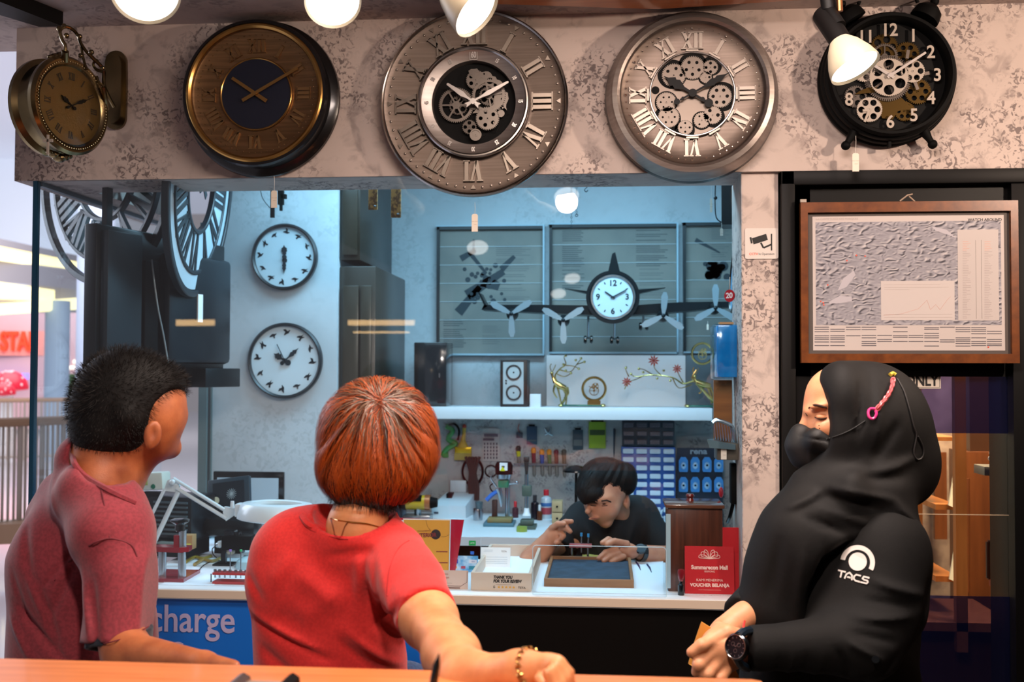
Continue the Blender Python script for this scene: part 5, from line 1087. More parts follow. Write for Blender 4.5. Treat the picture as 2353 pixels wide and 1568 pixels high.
# wooden cabinet box
p = ond(1600, 1366)+Vector((0, .035, 0)); x0, x1 = onY(1532, 1366, p.y).x, onY(1664, 1366, p.y).x; zt = onY(1600, 1160, p.y).z; t = put('wooden_cabinet', 'dark striped wooden countertop cabinet with a red knob on top', 'cabinet', p)
M_wal = wood('walnut', '#5a3020', '#3c1e14', (14, 14, .7), rough=.3, coat=.3, ns=6)
MB().box((x0+.004, p.y, ZD), (x1-.004, p.y+.14, zt-.012), bev=.002).build('body', M_wal, t, world=True); MB().box((x0-.004, p.y-.008, zt-.012), (x1+.002, p.y+.17, zt), bev=.003).build('top', mat('walnut_top', '#5f3c2c', rough=.18, coat=.6), t, world=True)
MB().lathe([(0, 0), (.014, 0), (.010, .008), (.014, .016), (.011, .022), (0, .023)], 24, T((x0+x1)/2-.008, p.y+.1, zt)).build('knob', mat('knob_red', '#6a1c14', rough=.2, coat=.6), t, world=True)
MB().box((x0-.002, p.y-.003, ZD+.01), (x0+.012, p.y, zt-.03)).build('glass_strip', mat('strip_pale', '#9fb8c2', rough=.2), t, world=True, sm=0)
# acrylic guard
p = ond(1380, 1370); a, c = onY(1224, 1370, p.y), onY(1531, 1370, p.y); zt = onY(1380, 1256, p.y).z; hw = (c.x-a.x)/2; hh_ = zt-ZD
t = thing('acrylic_guard', 'clear acrylic guard with rounded corners in front of the technician', 'guard', T((a.x+c.x)/2, p.y, ZD) @ RX(90))
rr_ = .012; poly = [(-hw, 0), (hw, 0), (hw, hh_-rr_)]+[(hw-rr_+rr_*math.cos(k*PI/12), hh_-rr_+rr_*math.sin(k*PI/12)) for k in range(1, 6)]+[(hw-rr_, hh_), (-hw+rr_, hh_)]+[(-hw+rr_-rr_*math.sin(k*PI/12), hh_-rr_+rr_*math.cos(k*PI/12)) for k in range(1, 6)]+[(-hw, hh_-rr_)]
MB().prism(poly, -.002, .002).build('sheet', M_acr, t, sm=0); MB().tube([(x, y, 0) for x, y in poly[2:]]+[(-hw, 0, 0)], .0012, 6).tube([(hw, hh_-rr_, 0), (hw, 0, 0)], .0012, 6).build('edge', M_edge, t)
# papers
def sheet(pts, label, m=None, z=.0012):
    P2 = [ond(*q) for q in pts]; n = len(P2); v = [Vector((q.x, q.y, ZD)) for q in P2]+[Vector((q.x, q.y, ZD+z)) for q in P2]
    b = MB(); b.add(v, [tuple(range(n))[::-1], tuple(range(n, 2*n))]+[(i, (i+1) % n, (i+1) % n+n, i+n) for i in range(n)]); return tag(b.build('paper_sheet', m or M_paper, sm=0), label, 'paper')
sheet([(1232, 1362), (1524, 1368), (1524, 1288), (1240, 1288)], 'large white paper mat under the wooden tray with dark lining')
sheet([(370, 1345), (492, 1348), (500, 1310), (420, 1300)], 'white paper between the red press and the small red tool stand'); sheet([(432, 1276), (560, 1282), (552, 1238), (470, 1232)], 'white paper sheet in the middle of the cluttered left desk'); sheet([(600, 1240), (700, 1240), (690, 1215), (600, 1215)], 'white paper behind the woman in red, under the ring lamp')
# wooden tray
def tray(px0, px1, pyb, pyt, h, m, inner, label, name='wooden_tray', innerz=.6):
    A, B = ond(px0, pyb), ond(px1, pyb); Cc = ond((px0+px1)/2, pyt); y0 = A.y; y1 = Cc.y; t = put(name, label, 'tray', Vector(((A.x+B.x)/2, (y0+y1)/2, ZD))); x0, x1 = A.x, B.x; w_ = .010
    b = MB()
    for q in (((x0, y0, ZD), (x1, y0+w_, ZD+h)), ((x0, y1-w_, ZD), (x1, y1, ZD+h)), ((x0, y0+w_, ZD), (x0+w_, y1-w_, ZD+h)), ((x1-w_, y0+w_, ZD), (x1, y1-w_, ZD+h))): b.box(*q, bev=.001, seg=1)
    b.box((x0+w_, y0+w_, ZD), (x1-w_, y1-w_, ZD+.004)); b.build('tray', m, t, world=True, sm=0)
    MB().box((x0+w_, y0+w_, ZD+.004), (x1-w_, y1-w_, ZD+h*innerz)).build('lining', inner, t, world=True, sm=0); return t, x0, x1, y0, y1
tray(1250, 1456, 1349, 1296, .026, mat('beech', '#9a6e4c', rough=.45, c2='#87603f', nscale=4, stretch=(1, 10, 10)), mat('felt_slate', '#223442', rough=.75, c2='#2c4254', nscale=30), 'wooden tray lined with dark slate felt in front of the technician')
t, x0, x1, y0, y1 = tray(1082, 1222, 1357, 1286, .055, mat('pale_wood', '#cdb9a6', rough=.5), M_paper, 'pale wooden tray reading THANK YOU FOR YOUR REVIEW', innerz=.25)
M = T((x0+x1)/2, y0-.0005, ZD+.0275) @ RX(90); u = (x1-x0)/140
stext('THANK YOU', .0125, M @ T(-18*u, .014, 0), M_txtk, 'text_line', t, world=True, align='LEFT', bold=.05, shear=.2, z1=.0005, sx=.8); stext('FOR YOUR REVIEW', .0125, M @ T(-18*u, .002, 0), M_txtk, 'text_line', t, world=True, align='LEFT', bold=.05, shear=.2, z1=.0005, sx=.8)
stext('TETA', .009, M @ T(48*u, -.017, 0), M_txtk, 'logo', t, world=True, z1=.0005, sx=1.1)
b = MB()
for i in range(5): b.prism([((.0045 if k % 2 == 0 else .002)*math.cos(PI/2+k*PI/5), (.0045 if k % 2 == 0 else .002)*math.sin(PI/2+k*PI/5)) for k in range(10)], 0, .0005, M @ T(-5*u+i*.0115, -.016, 0))
b.build('rating_stars', mat('star_amber', '#d89a20', rough=.5), t, world=True, sm=0)
stext('G', .009, M @ T(-16*u, -.016, 0), M_txtk, 'logo', t, world=True, z1=.0005); b = MB(); b.box((-12*u, -.0085, 0), (24*u, -.0080, .0004), M); b.build('rule', mat('rule_tan', '#a08a78'), t, world=True, sm=0)
# left plaque
t, w, h = standup('review_plaque', 'pale engraved wooden plaque with dark double border left of the review tray', 'plaque', 985, 1075, 1354, 1312, 5, -.0)
MB().box((-w/2, 0, -.004), (w/2, h, 0)).build('board', mat('plaque_wood', '#d3b9aa', rough=.5), t, sm=0)
b = MB(); b.bar((-w/2, h*.16), (w*.32, h*.16), .0012, 0, .0005); b.bar((w*.32, h*.16), (w/2-.003, h*.38), .0012, 0, .0005); b.bar((w/2-.003, h*.38), (w/2-.003, h*.97), .0012, 0, .0005); b.bar((-w/2, h*.06), (w*.3, h*.06), .0025, 0, .0005); b.build('border', mat('plaque_line', '#4a1c1c'), t, sm=0)
for tx, yy in (('Kami', .8), ('Ulasan', .62)): stext(tx, .011, T(-w*.1, h*yy, 0), mat('plaque_red', '#a0453a'), 'text_line', t, z1=.0005)
b = MB(); b.bar((-w*.45, h*.32), (w*.1, h*.32), .001, 0, .0005); b.build('rule', mat('rule_tan', '#a08a78'), t, sm=0)
# card with white sheet in acrylic
t, w, h = standup('info_card', 'white information card in a clear stand on the pale tray', 'card', 1104, 1172, 1314, 1268, 12, .0); t.location.z = ZD+.012
MB().box((-w/2, 0, -.002), (w/2, h, 0)).build('card', mat('card_white', '#e9f2f6', rough=.5), t, sm=0); MB().box((-w/2-.003, -.004, -.006), (w/2+.003, h+.006, -.003), bev=.0005, seg=1).build('stand', M_acr, t); b = MB()
for i, yy in enumerate((.85, .78, .52, .4, .3, .22)): b.box((-w*.4, h*yy, 0), (w*(.4 if i > 1 else -.1), h*yy+.0008, .0004))
b.build('rules', mat('rule_blue', '#7fa4b8'), t, sm=0); stext('TETA', .008, T(w*.28, h*.8, 0), M_txtk, 'logo', t, z1=.0004)
# payment cards stand
t, w, h = standup('payment_sign', 'clear acrylic payment sign with card logos beside the yellow brochure', 'sign', 1028, 1103, 1316, 1236, 6, .01)
MB().box((-w/2, 0, -.003), (w/2, h, 0), bev=.0005, seg=1).build('sheet', M_acr, t); MB().tube([(-w/2, 0, -.0015), (-w/2, h, -.0015), (w/2, h, -.0015), (w/2, 0, -.0015)], .0009, 6).build('edge', M_edge, t)
MB().box((-w/2, 0, .0), (w*.42, h*.46, .001)).build('blue_print', mat('print_sky', '#4fa0d8', rough=.4, c2='#bfe0f4', nscale=30), t, sm=0)
u = w/75
for cx_, cy_, ww, hh2, cc, nm_ in ((-25, .52, 18, .10, '#2a3a9a', 'blue oval'), (18, .83, 16, .14, '#0f9a4a', 'green'), (18, .55, 8, .09, '#2a6ad0', 'blue'), (-22, .30, 16, .12, '#1c50b0', 'blue'), (20, .30, 18, .10, '#d8dce8', 'white'), (-2, .13, 10, .08, '#b04a60', 'rose'), (20, .12, 18, .1, '#2a8aa0', 'teal')):
    o = MB().box((cx_*u-ww*u/2, h*cy_-h*hh2/2, .001), (cx_*u+ww*u/2, h*cy_+h*hh2/2, .0016)).build('card_logo', mat('pay'+cc, cc, rough=.4), t, sm=0)
stext('VISA', .006, T(20*u, h*.30, .0016), mat('visa_blue', '#2a4a9a'), 'card_logo', t, z1=.0003, shear=.2); stext('BCA', .006, T(-22*u, h*.30, .0016), M_white, 'card_logo', t, z1=.0003); stext('/ATM', .006, T(18*u, h*.83, .0016), M_white, 'card_logo', t, z1=.0003)
MB().lathe([(.0065, .0012), (.0065, .0018), (0, .0018)], 20, T(-28*u, h*.13, 0)).build('card_logo', mat('pay_red', '#e02a1c'), t, sm=0); MB().lathe([(.0065, .0014), (.0065, .002), (0, .002)], 20, T(-21*u, h*.13, 0)).build('card_logo', mat('pay_amber', '#f0a020'), t, sm=0)
MB().prism([(-.008, -.006), (0, -.01), (.006, -.004), (.008, .008), (.002, .002), (-.004, .01), (-.007, .002)], .001, .0016, T(-24*u, h*.83, 0)).build('card_logo', mat('pay_flame', '#e0302a'), t, sm=0)
# yellow brochure stand, white brochure and red backing
t, w, h = standup('brochure_stand', 'yellow watch INTERIOR brochure in an acrylic stand', 'brochure', 921, 1029, 1325, 1198, 8, .02)
M_br = mat('brochure_yellow', '#d0902c', rough=.5); MB().box((-w/2, 0, -.002), (w/2, h, 0)).build('leaflet', M_br, t, sm=0); MB().box((-w/2-.002, -.002, -.004), (w/2+.002, h+.004, -.0021)).build('stand', mat('stand_white', '#dce4e8', rough=.25), t, sm=0)
MB().box((w/2, 0, 0), (w/2+.002, h, .004)).build('stand_side', M_edge, t, sm=0); M_mar = mat('brochure_maroon', '#7a1f1f')
MB().lathe([(.0165, 0), (.0165, .0008), (0, .0008)], 36, T(w*.20, h*.74, 0)).build('black_disc', mat('disc_black', '#1c0c0c'), t, sm=0); stext('INTERIOR', .0185, T(-w*.01, h*.72, .001) @ RZ(3), M_mar, 'title', t, bold=.03, z1=.0005, sx=.86); stext('WATCH SERVICE', .006, T(-w*.05, h*.80, .0005) @ RZ(3), M_mar, 'subtitle', t, z1=.0004)
MB().lathe([(.026, 0), (.026, .0008), (0, .0008)], 40, T(w*.02, h*.25, 0)).build('watch_photo', mat('watch_print', '#8a8078', c2='#2c2622', nscale=90, lo=.45, hi=.55), t, sm=0)
b = MB(); b.box((w*.22, h*.42, 0), (w*.46, h*.44, .0006)); b.build('caption', M_mar, t, sm=0); b = MB(); b.box((w*.25, h*.22, 0), (w*.47, h*.24, .0006)); b.build('caption', M_mar, t, sm=0)
MB().tube([(-w*.02, h, .0006), (w*.02, h*.88, .0006), (w*.08, h*.82, .0006)], .0004, 5, smooth=4).tube([(w*.32, h*.70, .0006), (w*.40, h*.70, .0006), (w*.5, h*.75, .0006)], .0004, 5, smooth=4).build('curl_line', M_txtk, t)
t, w, h = standup('white_leaflet', 'white leaflet with small red emblem behind the neck of the woman in red', 'leaflet', 868, 921, 1325, 1198, 8, .02); MB().box((-w/2, 0, -.002), (w/2, h, 0)).build('leaflet', M_paper, t, sm=0); MB().ring(.003, .0055, 0, .0006, 24, T(w*.2, h*.68, 0)).build('emblem', mat('emblem_red', '#a02a3a'), t, sm=0)
t = put('red_folder', 'red folder standing behind the yellow brochure', 'folder', ond(1010, 1300)); y = .36; v = [onY(x, yy, y) for x, yy in ((880, 1190), (1066, 1196), (1046, 1268), (880, 1268))]; v = v+[q+Vector((0, .012, 0)) for q in v]; v2 = [Vector((q.x, q.y, max(q.z, ZD))) for q in v]
MB().add(v2[:2]+[Vector((v2[2].x, y, ZD)), Vector((v2[3].x, y, ZD))]+v2[4:6]+[Vector((v2[2].x, y+.012, ZD)), Vector((v2[3].x, y+.012, ZD))], [(3, 2, 1, 0), (4, 5, 6, 7), (0, 1, 5, 4), (1, 2, 6, 5), (2, 3, 7, 6), (3, 0, 4, 7)]).build('folder', mat('folder_red', '#b01a30', rough=.2, coat=.4), t, world=True, sm=0)
# technician's little red stand, cloth, tweezers
p = ond(1330, 1297); p.y += .03; t = put('movement_holder', 'small red watch tool stand with two blue-topped posts before the technician', 'tool stand', p); q = lambda x, yy: onY(x, yy, p.y)
M_redt = mat('tool_red', '#b0282a', rough=.3, coat=.3); b = MB(); b.box((q(1300, 1290).x, p.y-.03, ZD), (q(1366, 1290).x, p.y+.03, ZD+.010), bev=.002); b.build('base', M_redt, t, world=True); b = MB(); b.box((q(1308, 1255).x, p.y-.012, q(1330, 1258).z), (q(1360, 1255).x, p.y+.012, q(1330, 1250).z), bev=.002); b.build('bridge', mat('tool_rose', '#b86a70', rough=.3), t, world=True)
for x in (1314, 1351): MB().cyl((q(x, 1280).x, p.y, ZD+.01), (q(x, 1280).x, p.y, q(x, 1255).z), .004, n=14).build('post', M_steel, t, world=True)
for x, dy in ((1336, 0), (1352, 2)): r_ = MB().cyl(q(x, 1270), q(x, 1228+dy), .0028, n=10).build('pin', M_steel, t, world=True); MB().cyl(q(x, 1233+dy), q(x, 1225+dy), .0042, n=12).build('pin_cap', mat('cap_blue', '#3fa0e0', rough=.3), r_, world=True)
b = MB(); n1, n2 = 26, 14; vv = []; 
for i in range(n1):
    for j in range(n2):
        px_ = 1338+i*4.5; py_ = 1300-j*1.8+(4*math.sin(i*.9) if j in (0, n2-1) else 0); q_ = ond(px_, py_); vv.append((q_.x, q_.y, ZD+.004+.006*abs(math.sin(i*.55+j*.3))*math.sin(PI*j/(n2-1))+.004*math.sin(i*.3)**2))
b.add(vv, [(i*n2+j, (i+1)*n2+j, (i+1)*n2+j+1, i*n2+j+1) for i in range(n1-1) for j in range(n2-1)]); tag(b.build('polishing_cloth', mat('cloth_yellow', '#cfc86a', rough=.85)), 'crumpled pale yellow cloth under the technician\'s hand', 'cloth')
b = MB(); b.box(tuple(ond(1276, 1300))[:2]+(ZD,), tuple(ond(1400, 1280).xy)+(ZD+.003,)); tag(b.build('bench_mat', mat('mat_green', '#143434', rough=.6), sm=0), 'dark green bench mat under the red watch tool stand', 'mat')
t = put('tweezers', 'thin steel tweezers lying left of the red tool stand', 'tweezers', ond(1270, 1290)); MB().tube([ond(1232, 1288)+Vector((0, 0, .003)), ond(1262, 1293)+Vector((0, 0, .004)), ond(1290, 1296)+Vector((0, 0, .003))], .0018, 6).tube([ond(1236, 1284)+Vector((0, 0, .004)), ond(1290, 1296)+Vector((0, 0, .006))], .0015, 6).build('arms', M_steel, t, world=True)
for px, py, c_, lb in ((1492, 1308, '#20305a', 'short navy screwdriver tip lying right of the tray'), (1467, 1303, '#3a2a5a', 'small purple-striped tool lying behind the tray corner')):
    t = put('small_driver', lb, 'screwdriver', ond(px, py)); MB().tube([ond(px-5, py-8)+Vector((0, 0, .004)), ond(px+1, py)+Vector((0, 0, .004)), ond(px+5, py+9)+Vector((0, 0, .002))], [.003, .003, .001], 8).build('body', mat('sd'+c_, c_, rough=.3), t, world=True)

# ---- left part of the desk
# red press
p = ond(395, 1336); y = p.y; q = lambda x, yy, d=0: onY(x, yy, y+d); t = put('case_press', 'red watch case press with two silver columns and black screw handle', 'press', p)
M_redd = mat('press_red', '#8e1c2a', rough=.25, coat=.4); M_alu = mat('aluminium', '#b8c4cc', rough=.25, metal=.8)
b = MB(); v = [ond(348, 1338), ond(422, 1340), ond(460, 1318), ond(372, 1316)]; b.prism([(k_.x, k_.y) for k_ in v], ZD, ZD+.012); b.build('base', M_redd, t, world=True)
for x, d in ((367, 0.0), (413, -.005)): MB().cyl((q(x, 1330, d).x, y+.02+d, ZD+.012), (q(x, 1330).x, y+.02+d, q(x, 1268).z), .0125, n=28).build('column', M_alu, t, world=True)
b = MB(); z = q(390, 1265).z; b.prism([(q(347, 1260).x, y-.0), (q(350, 1260).x, y+.05), (q(428, 1260).x, y+.05), (q(431, 1260).x, y+.01), (q(415, 1260).x, y-.01)], z-.006, z+.010); b.build('bridge', M_redd, t, world=True)
b = MB(); b.box((q(396, 1250).x, y+.01, z+.01), (q(408, 1250).x, y+.03, q(400, 1232).z)); b.build('block', M_redd, t, world=True, sm=0)
MB().cyl((q(414, 1250).x, y+.02, z+.01), (q(414, 1250).x, y+.02, q(414, 1222).z), .012, n=24).build('spindle', M_alu, t, world=True)
MB().lathe([(.012, -.022), (.016, -.018), (.016, 0), (.022, .004), (.030, .010), (.030, .016), (.02, .020), (0, .021)], 32, T(q(414, 1206, .02))).build('screw_handle', M_gloss, t, world=True)
# magnifier ring lamp
t = put('magnifier_lamp', 'white articulated ring magnifier lamp clamped to the left desk', 'lamp', W(440, 1150, 3.75)); M_lw = mat('lamp_enamel', '#d3dfe2', rough=.3, coat=.3)
Z_ = lambda x, yy, D=3.8: W(x, yy, D)
for a_, b_ in (((378, 1125), (328, 1225)), ((410, 1130), (342, 1272)), ): MB().tube([Z_(*a_), Z_(*b_)], .0085 if a_[0] == 410 else .006, 10).build('lower_arm', M_lw, t, world=True)
for a_, b_ in (((398, 1100), (515, 1172)), ((405, 1122), (520, 1192))): MB().tube([Z_(*a_), Z_(*b_)], .0065, 10).build('upper_arm', M_lw, t, world=True)
b = MB(); pj = [Z_(376, 1128), Z_(384, 1105), Z_(400, 1098), Z_(412, 1118), Z_(405, 1132)]; v = pj+[k_+Vector((0, .012, 0)) for k_ in pj]; b.add(v, [(0, 1, 2, 3, 4), (9, 8, 7, 6, 5)]+[(i, i+5, (i+1) % 5+5, (i+1) % 5) for i in range(5)]); b.ball(Z_(396, 1108, 3.78), .010, 12); b.build('elbow_joint', M_lw, t, world=True)
b = MB(); pj = [Z_(515, 1165), Z_(546, 1170), Z_(542, 1182), Z_(519, 1198), Z_(512, 1178)]; v = pj+[k_+Vector((0, .014, 0)) for k_ in pj]; b.add(v, [(0, 1, 2, 3, 4), (9, 8, 7, 6, 5)]+[(i, i+5, (i+1) % 5+5, (i+1) % 5) for i in range(5)]); b.cyl(Z_(534, 1168), Z_(534, 1152), .008, .006, 16); b.build('head_joint', M_lw, t, world=True)
c_ = W(637, 1172, 3.78); M = T(c_) @ RZ(5) @ RY(2) @ RX(-1)
k = 3.78/F; b = MB(); b.lathe([(86*k, -.033), (90*k, -.030), (90*k, -.024), (84*k, .012), (78*k, .022), (60*k, .026), (55*k, .022), (54*k, -.030), (86*k, -.033)], 64, M); b.build('ring_head', M_lw, t, world=True)
MB().lathe([(54*k, .010), (40*k, .016), (0, .02)], 48, M).build('lens', glass('magnifier_lens', (.85, .95, .97), 1.5), t, world=True); MB().lathe([(84*k, -.0335), (58*k, -.0335)], 56, M).build('tube_light', mat('ring_light', '#f0fbff', emit='#e6f8ff', es=2.2), t, world=True, sm=0)
b = MB(); b.box((-94*k, -.03, -.028), (-60*k, .03, .018), M, bev=.006); b.build('head_bridge', M_lw, t, world=True)
b = MB(); b.cyl(ond(342, 1290)-Vector((0, 0, .0)), Z_(342, 1272), .012, n=16); b.box(tuple(ond(335, 1296).xy)+(ZD,), tuple(ond(352, 1284).xy)+(ZD+.02,)); b.build('desk_clamp', M_lw, t, world=True)
# white device with green panel
t = put('digital_caliper_box', 'white device with green label panel behind the lamp elbow', 'device', W(350, 1110, 3.95)); M = T(W(350, 1107, 3.95)) @ RZ(-10) @ RY(-4)
MB().box((-.055, -.03, -.03), (.060, .03, .034), M, bev=.008).build('body', mat('device_cream', '#ccd6cc', rough=.35), t, world=True); MB().box((-.045, -.032, -.010), (.0, -.03, .022), M).build('green_label', mat('label_green', '#a0b060', rough=.5), t, world=True, sm=0); MB().lathe([(.009, .0), (.007, .004), (0, .004)], 18, M @ T(.022, -.03, -.016) @ RX(90)).build('button', mat('btn_green', '#0f6a50', rough=.3), t, world=True)
b = MB(); zz = W(350, 1130, 3.95).z; b.box((-.03, -.01, -(zz-ZD)), (.03, .02, 0), T(W(350, 1130, 3.95))); b.build('stand', M_scr, t, world=True, sm=0)
# black monitor with white picture, on the pier side desk
def tilted(name, label, cat, cx_, cy_, D, w, h, d, m, rz=0, ry=0, rx=0, bev=.004):
    t = put(name, label, cat, W(cx_, cy_, D)); M = T(W(cx_, cy_, D)) @ RZ(rz) @ RY(ry) @ RX(rx); MB().box((-w/2, -d/2, -h/2), (w/2, d/2, h/2), M, bev=bev).build('body', m, t, world=True); return t, M
k = 4.2/F
t, M = tilted('desktop_monitor', 'black-framed monitor with pale screen standing against the clock pier', 'monitor', 572, 1134, 4.2, 166*k, 100*k, .02, M_gloss)
MB().box((-73*k, -.012, -40*k), (71*k, -.010, 36*k), M).build('screen', mat('pale_screen', '#9fb2bf', rough=.15, emit='#8fb4cc', es=.25), t, world=True, sm=0); MB().prism([(10*k, -40*k), (71*k, -10*k), (71*k, -40*k)], .0121, .0125, M @ RX(90)).build('screen_image', mat('screen_grey', '#7f8f9c', rough=.2), t, world=True, sm=0)
b = MB(); zz = W(572, 1184, 4.2).z; b.box((-.04, -.02, -(zz-ZD)), (.04, .02, .02), T(W(572, 1184, 4.2))); b.build('stand', M_gloss, t, world=True)
t, M = tilted('picture_frame', 'dark tilted frame with small white emblem in front of the pale monitor', 'frame', 528, 1136, 4.05, .165, .12, .02, mat('frame_slate', '#22343e', rough=.35), rz=-4, ry=-8, rx=-14)
MB().box((-.062, -.0115, -.045), (.062, -.010, .045), M).build('picture', mat('picture_dark', '#0d1c24', rough=.3), t, world=True, sm=0); MB().lathe([(.014, 0), (0, 0)], 24, M @ T(-.05, -.012, -.02) @ RX(90)).build('white_disc', mat('emblem_cream', '#c9d0b8'), t, world=True, sm=0)
b = MB()
for i in range(16): b.bar((.012, -.002), (.012+.020*math.cos(i*.39), -.002+.020*math.sin(i*.39)), .0015, .0116, .012, M @ RX(90))
b.build('white_emblem', mat('emblem_white', '#9fb4ba'), t, world=True, sm=0)
b = MB(); pp = W(528, 1165, 4.05); b.box((-.05, -.02, -(pp.z-ZD)), (.05, .03, 0), T(pp)); b.build('stand', M_scr, t, world=True, sm=0)
# black machine (timing printer) and keyboard-like comb
t, M = tilted('timing_machine', 'bulky black machine with sloped ribbed front on the left desk', 'machine', 395, 1185, 4.0, .27, .16, .16, mat('machine_black', '#0b141a', rough=.3), rz=-12, bev=.012)
b = MB()
for i in range(8): b.box((-.02, -.088, .055-i*.016), (.12, -.080, .062-i*.016), M)
b.build('ribs', mat('rib_grey', '#46565c', rough=.5), t, world=True, sm=0); b = MB(); b.box((-.12, -.09, -.135), (.12, .06, -.075), M); b.build('plinth', M_scr, t, world=True, sm=0)
b = MB(); b.box((.02, -.12, -.085), (.13, -.078, -.079), M); b.box((.05, -.14, -.1), (.13, -.09, -.094), M); b.build('tray_fins', mat('fin_grey', '#7a8a86', rough=.4), t, world=True, sm=0)
t, M = tilted('laptop_case', 'long rounded black bag lying behind the ring lamp', 'bag', 535, 1210, 4.0, .20, .075, .12, M_scr, rz=4, ry=4, bev=.03)
# cardboard box, small devices
t, M = tilted('cardboard_box', 'small tan cardboard box behind the red press', 'box', 434, 1245, 3.85, .04, .05, .04, mat('cardboard', '#b08a5a', rough=.7), bev=.001); t, M = tilted('yellow_note_pad', 'small yellow note block in front of the cardboard box', 'note pad', 430, 1258, 3.78, .022, .022, .02, mat('note_yellow', '#c9c04a', rough=.7), bev=.001)
t, M = tilted('black_camera', 'black box device behind the small microscope on the left desk', 'device', 548, 1246, 3.8, .105, .05, .06, M_blackm, rz=3, bev=.004)
b = MB(); b.ring(.006, .012, 0, .012, 24, M @ T(.0, -.01, .025)); b.box((-.045, -.02, .025), (-.01, .02, .04), M); b.build('top_parts', M_gloss, t, world=True)
p = ond(515, 1298); t = put('usb_microscope', 'white tube microscope on a slim black stand', 'microscope', p); q = lambda x, yy, d=0: onY(x, yy, p.y+d)
MB().cyl(q(503, 1252), q(541, 1245), .0125, .0125, 22).build('tube', M_lw, t, world=True); MB().cyl(q(498, 1254), q(505, 1252), .009, .011, 18).build('tube_end', M_alu, t, world=True); b = MB(); b.box((q(509, 1290).x, p.y-.008, ZD), (q(520, 1290).x, p.y+.008, q(515, 1258).z)); b.box((q(495, 1290).x, p.y-.03, ZD), (q(540, 1290).x, p.y+.03, ZD+.006)); b.build('stand', M_scr, t, world=True, sm=0)
MB().tube([q(498, 1254), q(488, 1262), q(490, 1275), q(498, 1282)], .002, 6, smooth=4).build('cable', M_scr, t, world=True); MB().ball(q(530, 1268), (.016, .012, .012), 14).build('knob', mat('knob_cream', '#c9c2ac'), t, world=True)
# small red tool stand with pins
p = ond(540, 1343); p.y += .02; y = p.y; q = lambda x, yy: onY(x, yy, y); t = put('bit_stand', 'small red two-level bit stand with upright pins left of the woman in red', 'tool stand', p)
b = MB(); b.box((q(494, 1340).x, y-.025, ZD), (q(600, 1340).x, y+.025, ZD+.008)); b.build('base', M_redt, t, world=True, sm=0); z = q(540, 1320).z; b = MB(); b.box((q(493, 1320).x, y-.02, z), (q(600, 1320).x, y+.02, z+.007)); b.build('shelf', M_redt, t, world=True, sm=0)
b = MB(); b.cyl((q(499, 0).x, y, ZD), (q(499, 0).x, y, z), .002, n=8); b.build('leg', M_scr, t, world=True); b = MB(); b.cyl((q(597, 0).x, y, ZD), (q(597, 0).x, y, z), .002, n=8); b.build('leg', M_scr, t, world=True)
for i, x in enumerate((508, 518, 530, 542, 555, 566, 578)):
    tall = i in (3, 5); top = q(x, 1268 if tall else 1312).z; MB().cyl((q(x, 0).x, y, z-.012), (q(x, 0).x, y, top), .0018 if tall else .003, n=8).cyl((q(x, 0).x, y, z+.007), (q(x, 0).x, y, z+.014), .005, n=10).build('pin', M_steel, t, world=True)
    if tall: MB().cyl((q(x, 0).x, y, top), (q(x, 0).x, y, top+.006), .004, n=12).build('pin_top', mat('pin%d' % i, '#9a7ad0' if i == 3 else '#3fc07a', rough=.3), t, world=True)
t = put('glass_dome', 'clear blue-tinted glass dust cover on the left desk', 'dust cover', ond(575, 1305)); MB().lathe([(.05, 0), (.052, .004), (.045, .025), (.025, .038), (0, .042)], 40).build('dome', mat('dome_blue', '#9fc4d0', rough=.1, coat=.8), t)
for px, py, rz, c_, lb in ((455, 1290, 20, '#a8903a', 'brass-coloured strap lying on the left desk'), (475, 1296, -10, '#b89c5a', 'second brass-toned watch strap nearer the desk edge')):
    t = put('watch_strap', lb, 'strap', ond(px, py)); MB().tube([ond(px-28, py+6)+Vector((0, 0, .006)), ond(px-8, py-4)+Vector((0, 0, .008)), ond(px+12, py-2)+Vector((0, 0, .006)), ond(px+30, py-8)+Vector((0, 0, .006))], .006, 8, smooth=4).build('strap', mat('strap'+c_, c_, rough=.3, metal=.5), t, world=True)
t = put('desk_cable', 'thin black cable looping from the red press across the desk', 'cable', ond(470, 1318)); MB().tube([q_+Vector((0, 0, .003)) for q_ in (ond(438, 1312), ond(448, 1322), ond(470, 1300), ond(500, 1290), ond(520, 1300))], .0018, 6, smooth=6).build('cable', M_scr, t, world=True)

# ================================================================ PILLAR STICKER, MAP POSTER, STAFF SIGN
YP = .018
t = thing('camera_notice', 'white CCTV in operation sticker on the pillar', 'sign', T(onY(1750, 560, YP)) @ RX(90)); k = 3.32/F
b = MB(); w_, h_ = 37*k, 35*k; r_ = .006; poly = []
for sx_, sy_, a0 in ((1, 1, 0), (-1, 1, 90), (-1, -1, 180), (1, -1, 270)):
    for i in range(5): a = math.radians(a0+i*22.5); poly.append((sx_*(w_-r_)+r_*math.cos(a), sy_*(h_-r_)+r_*math.sin(a)))
b.prism(poly, 0, .0012); b.build('plate', mat('sticker_cream', '#d9cfc8', rough=.5), t, sm=0)
b = MB(); b.prism([(x*k, y*k) for x, y in ((-22, 12), (10, 22), (14, 8), (-18, -2))], .0012, .0018); b.build('camera_body', M_txtk, t, sm=0); b = MB(); b.prism([(x*k, y*k) for x, y in ((-27, 14), (-23, 15), (-20, 1), (-24, 0))], .0012, .0018); b.build('camera_lens', M_txtk, t, sm=0)
b = MB(); b.bar((-2*k, 2*k), (4*k, -10*k), 4*k, .0012, .0018); b.bar((4*k, -10*k), (22*k, -2*k), 4*k, .0012, .0018); b.bar((22*k, 22*k), (22*k, -16*k), 3*k, .0012, .0018); b.build('camera_arm', M_txtk, t, sm=0)
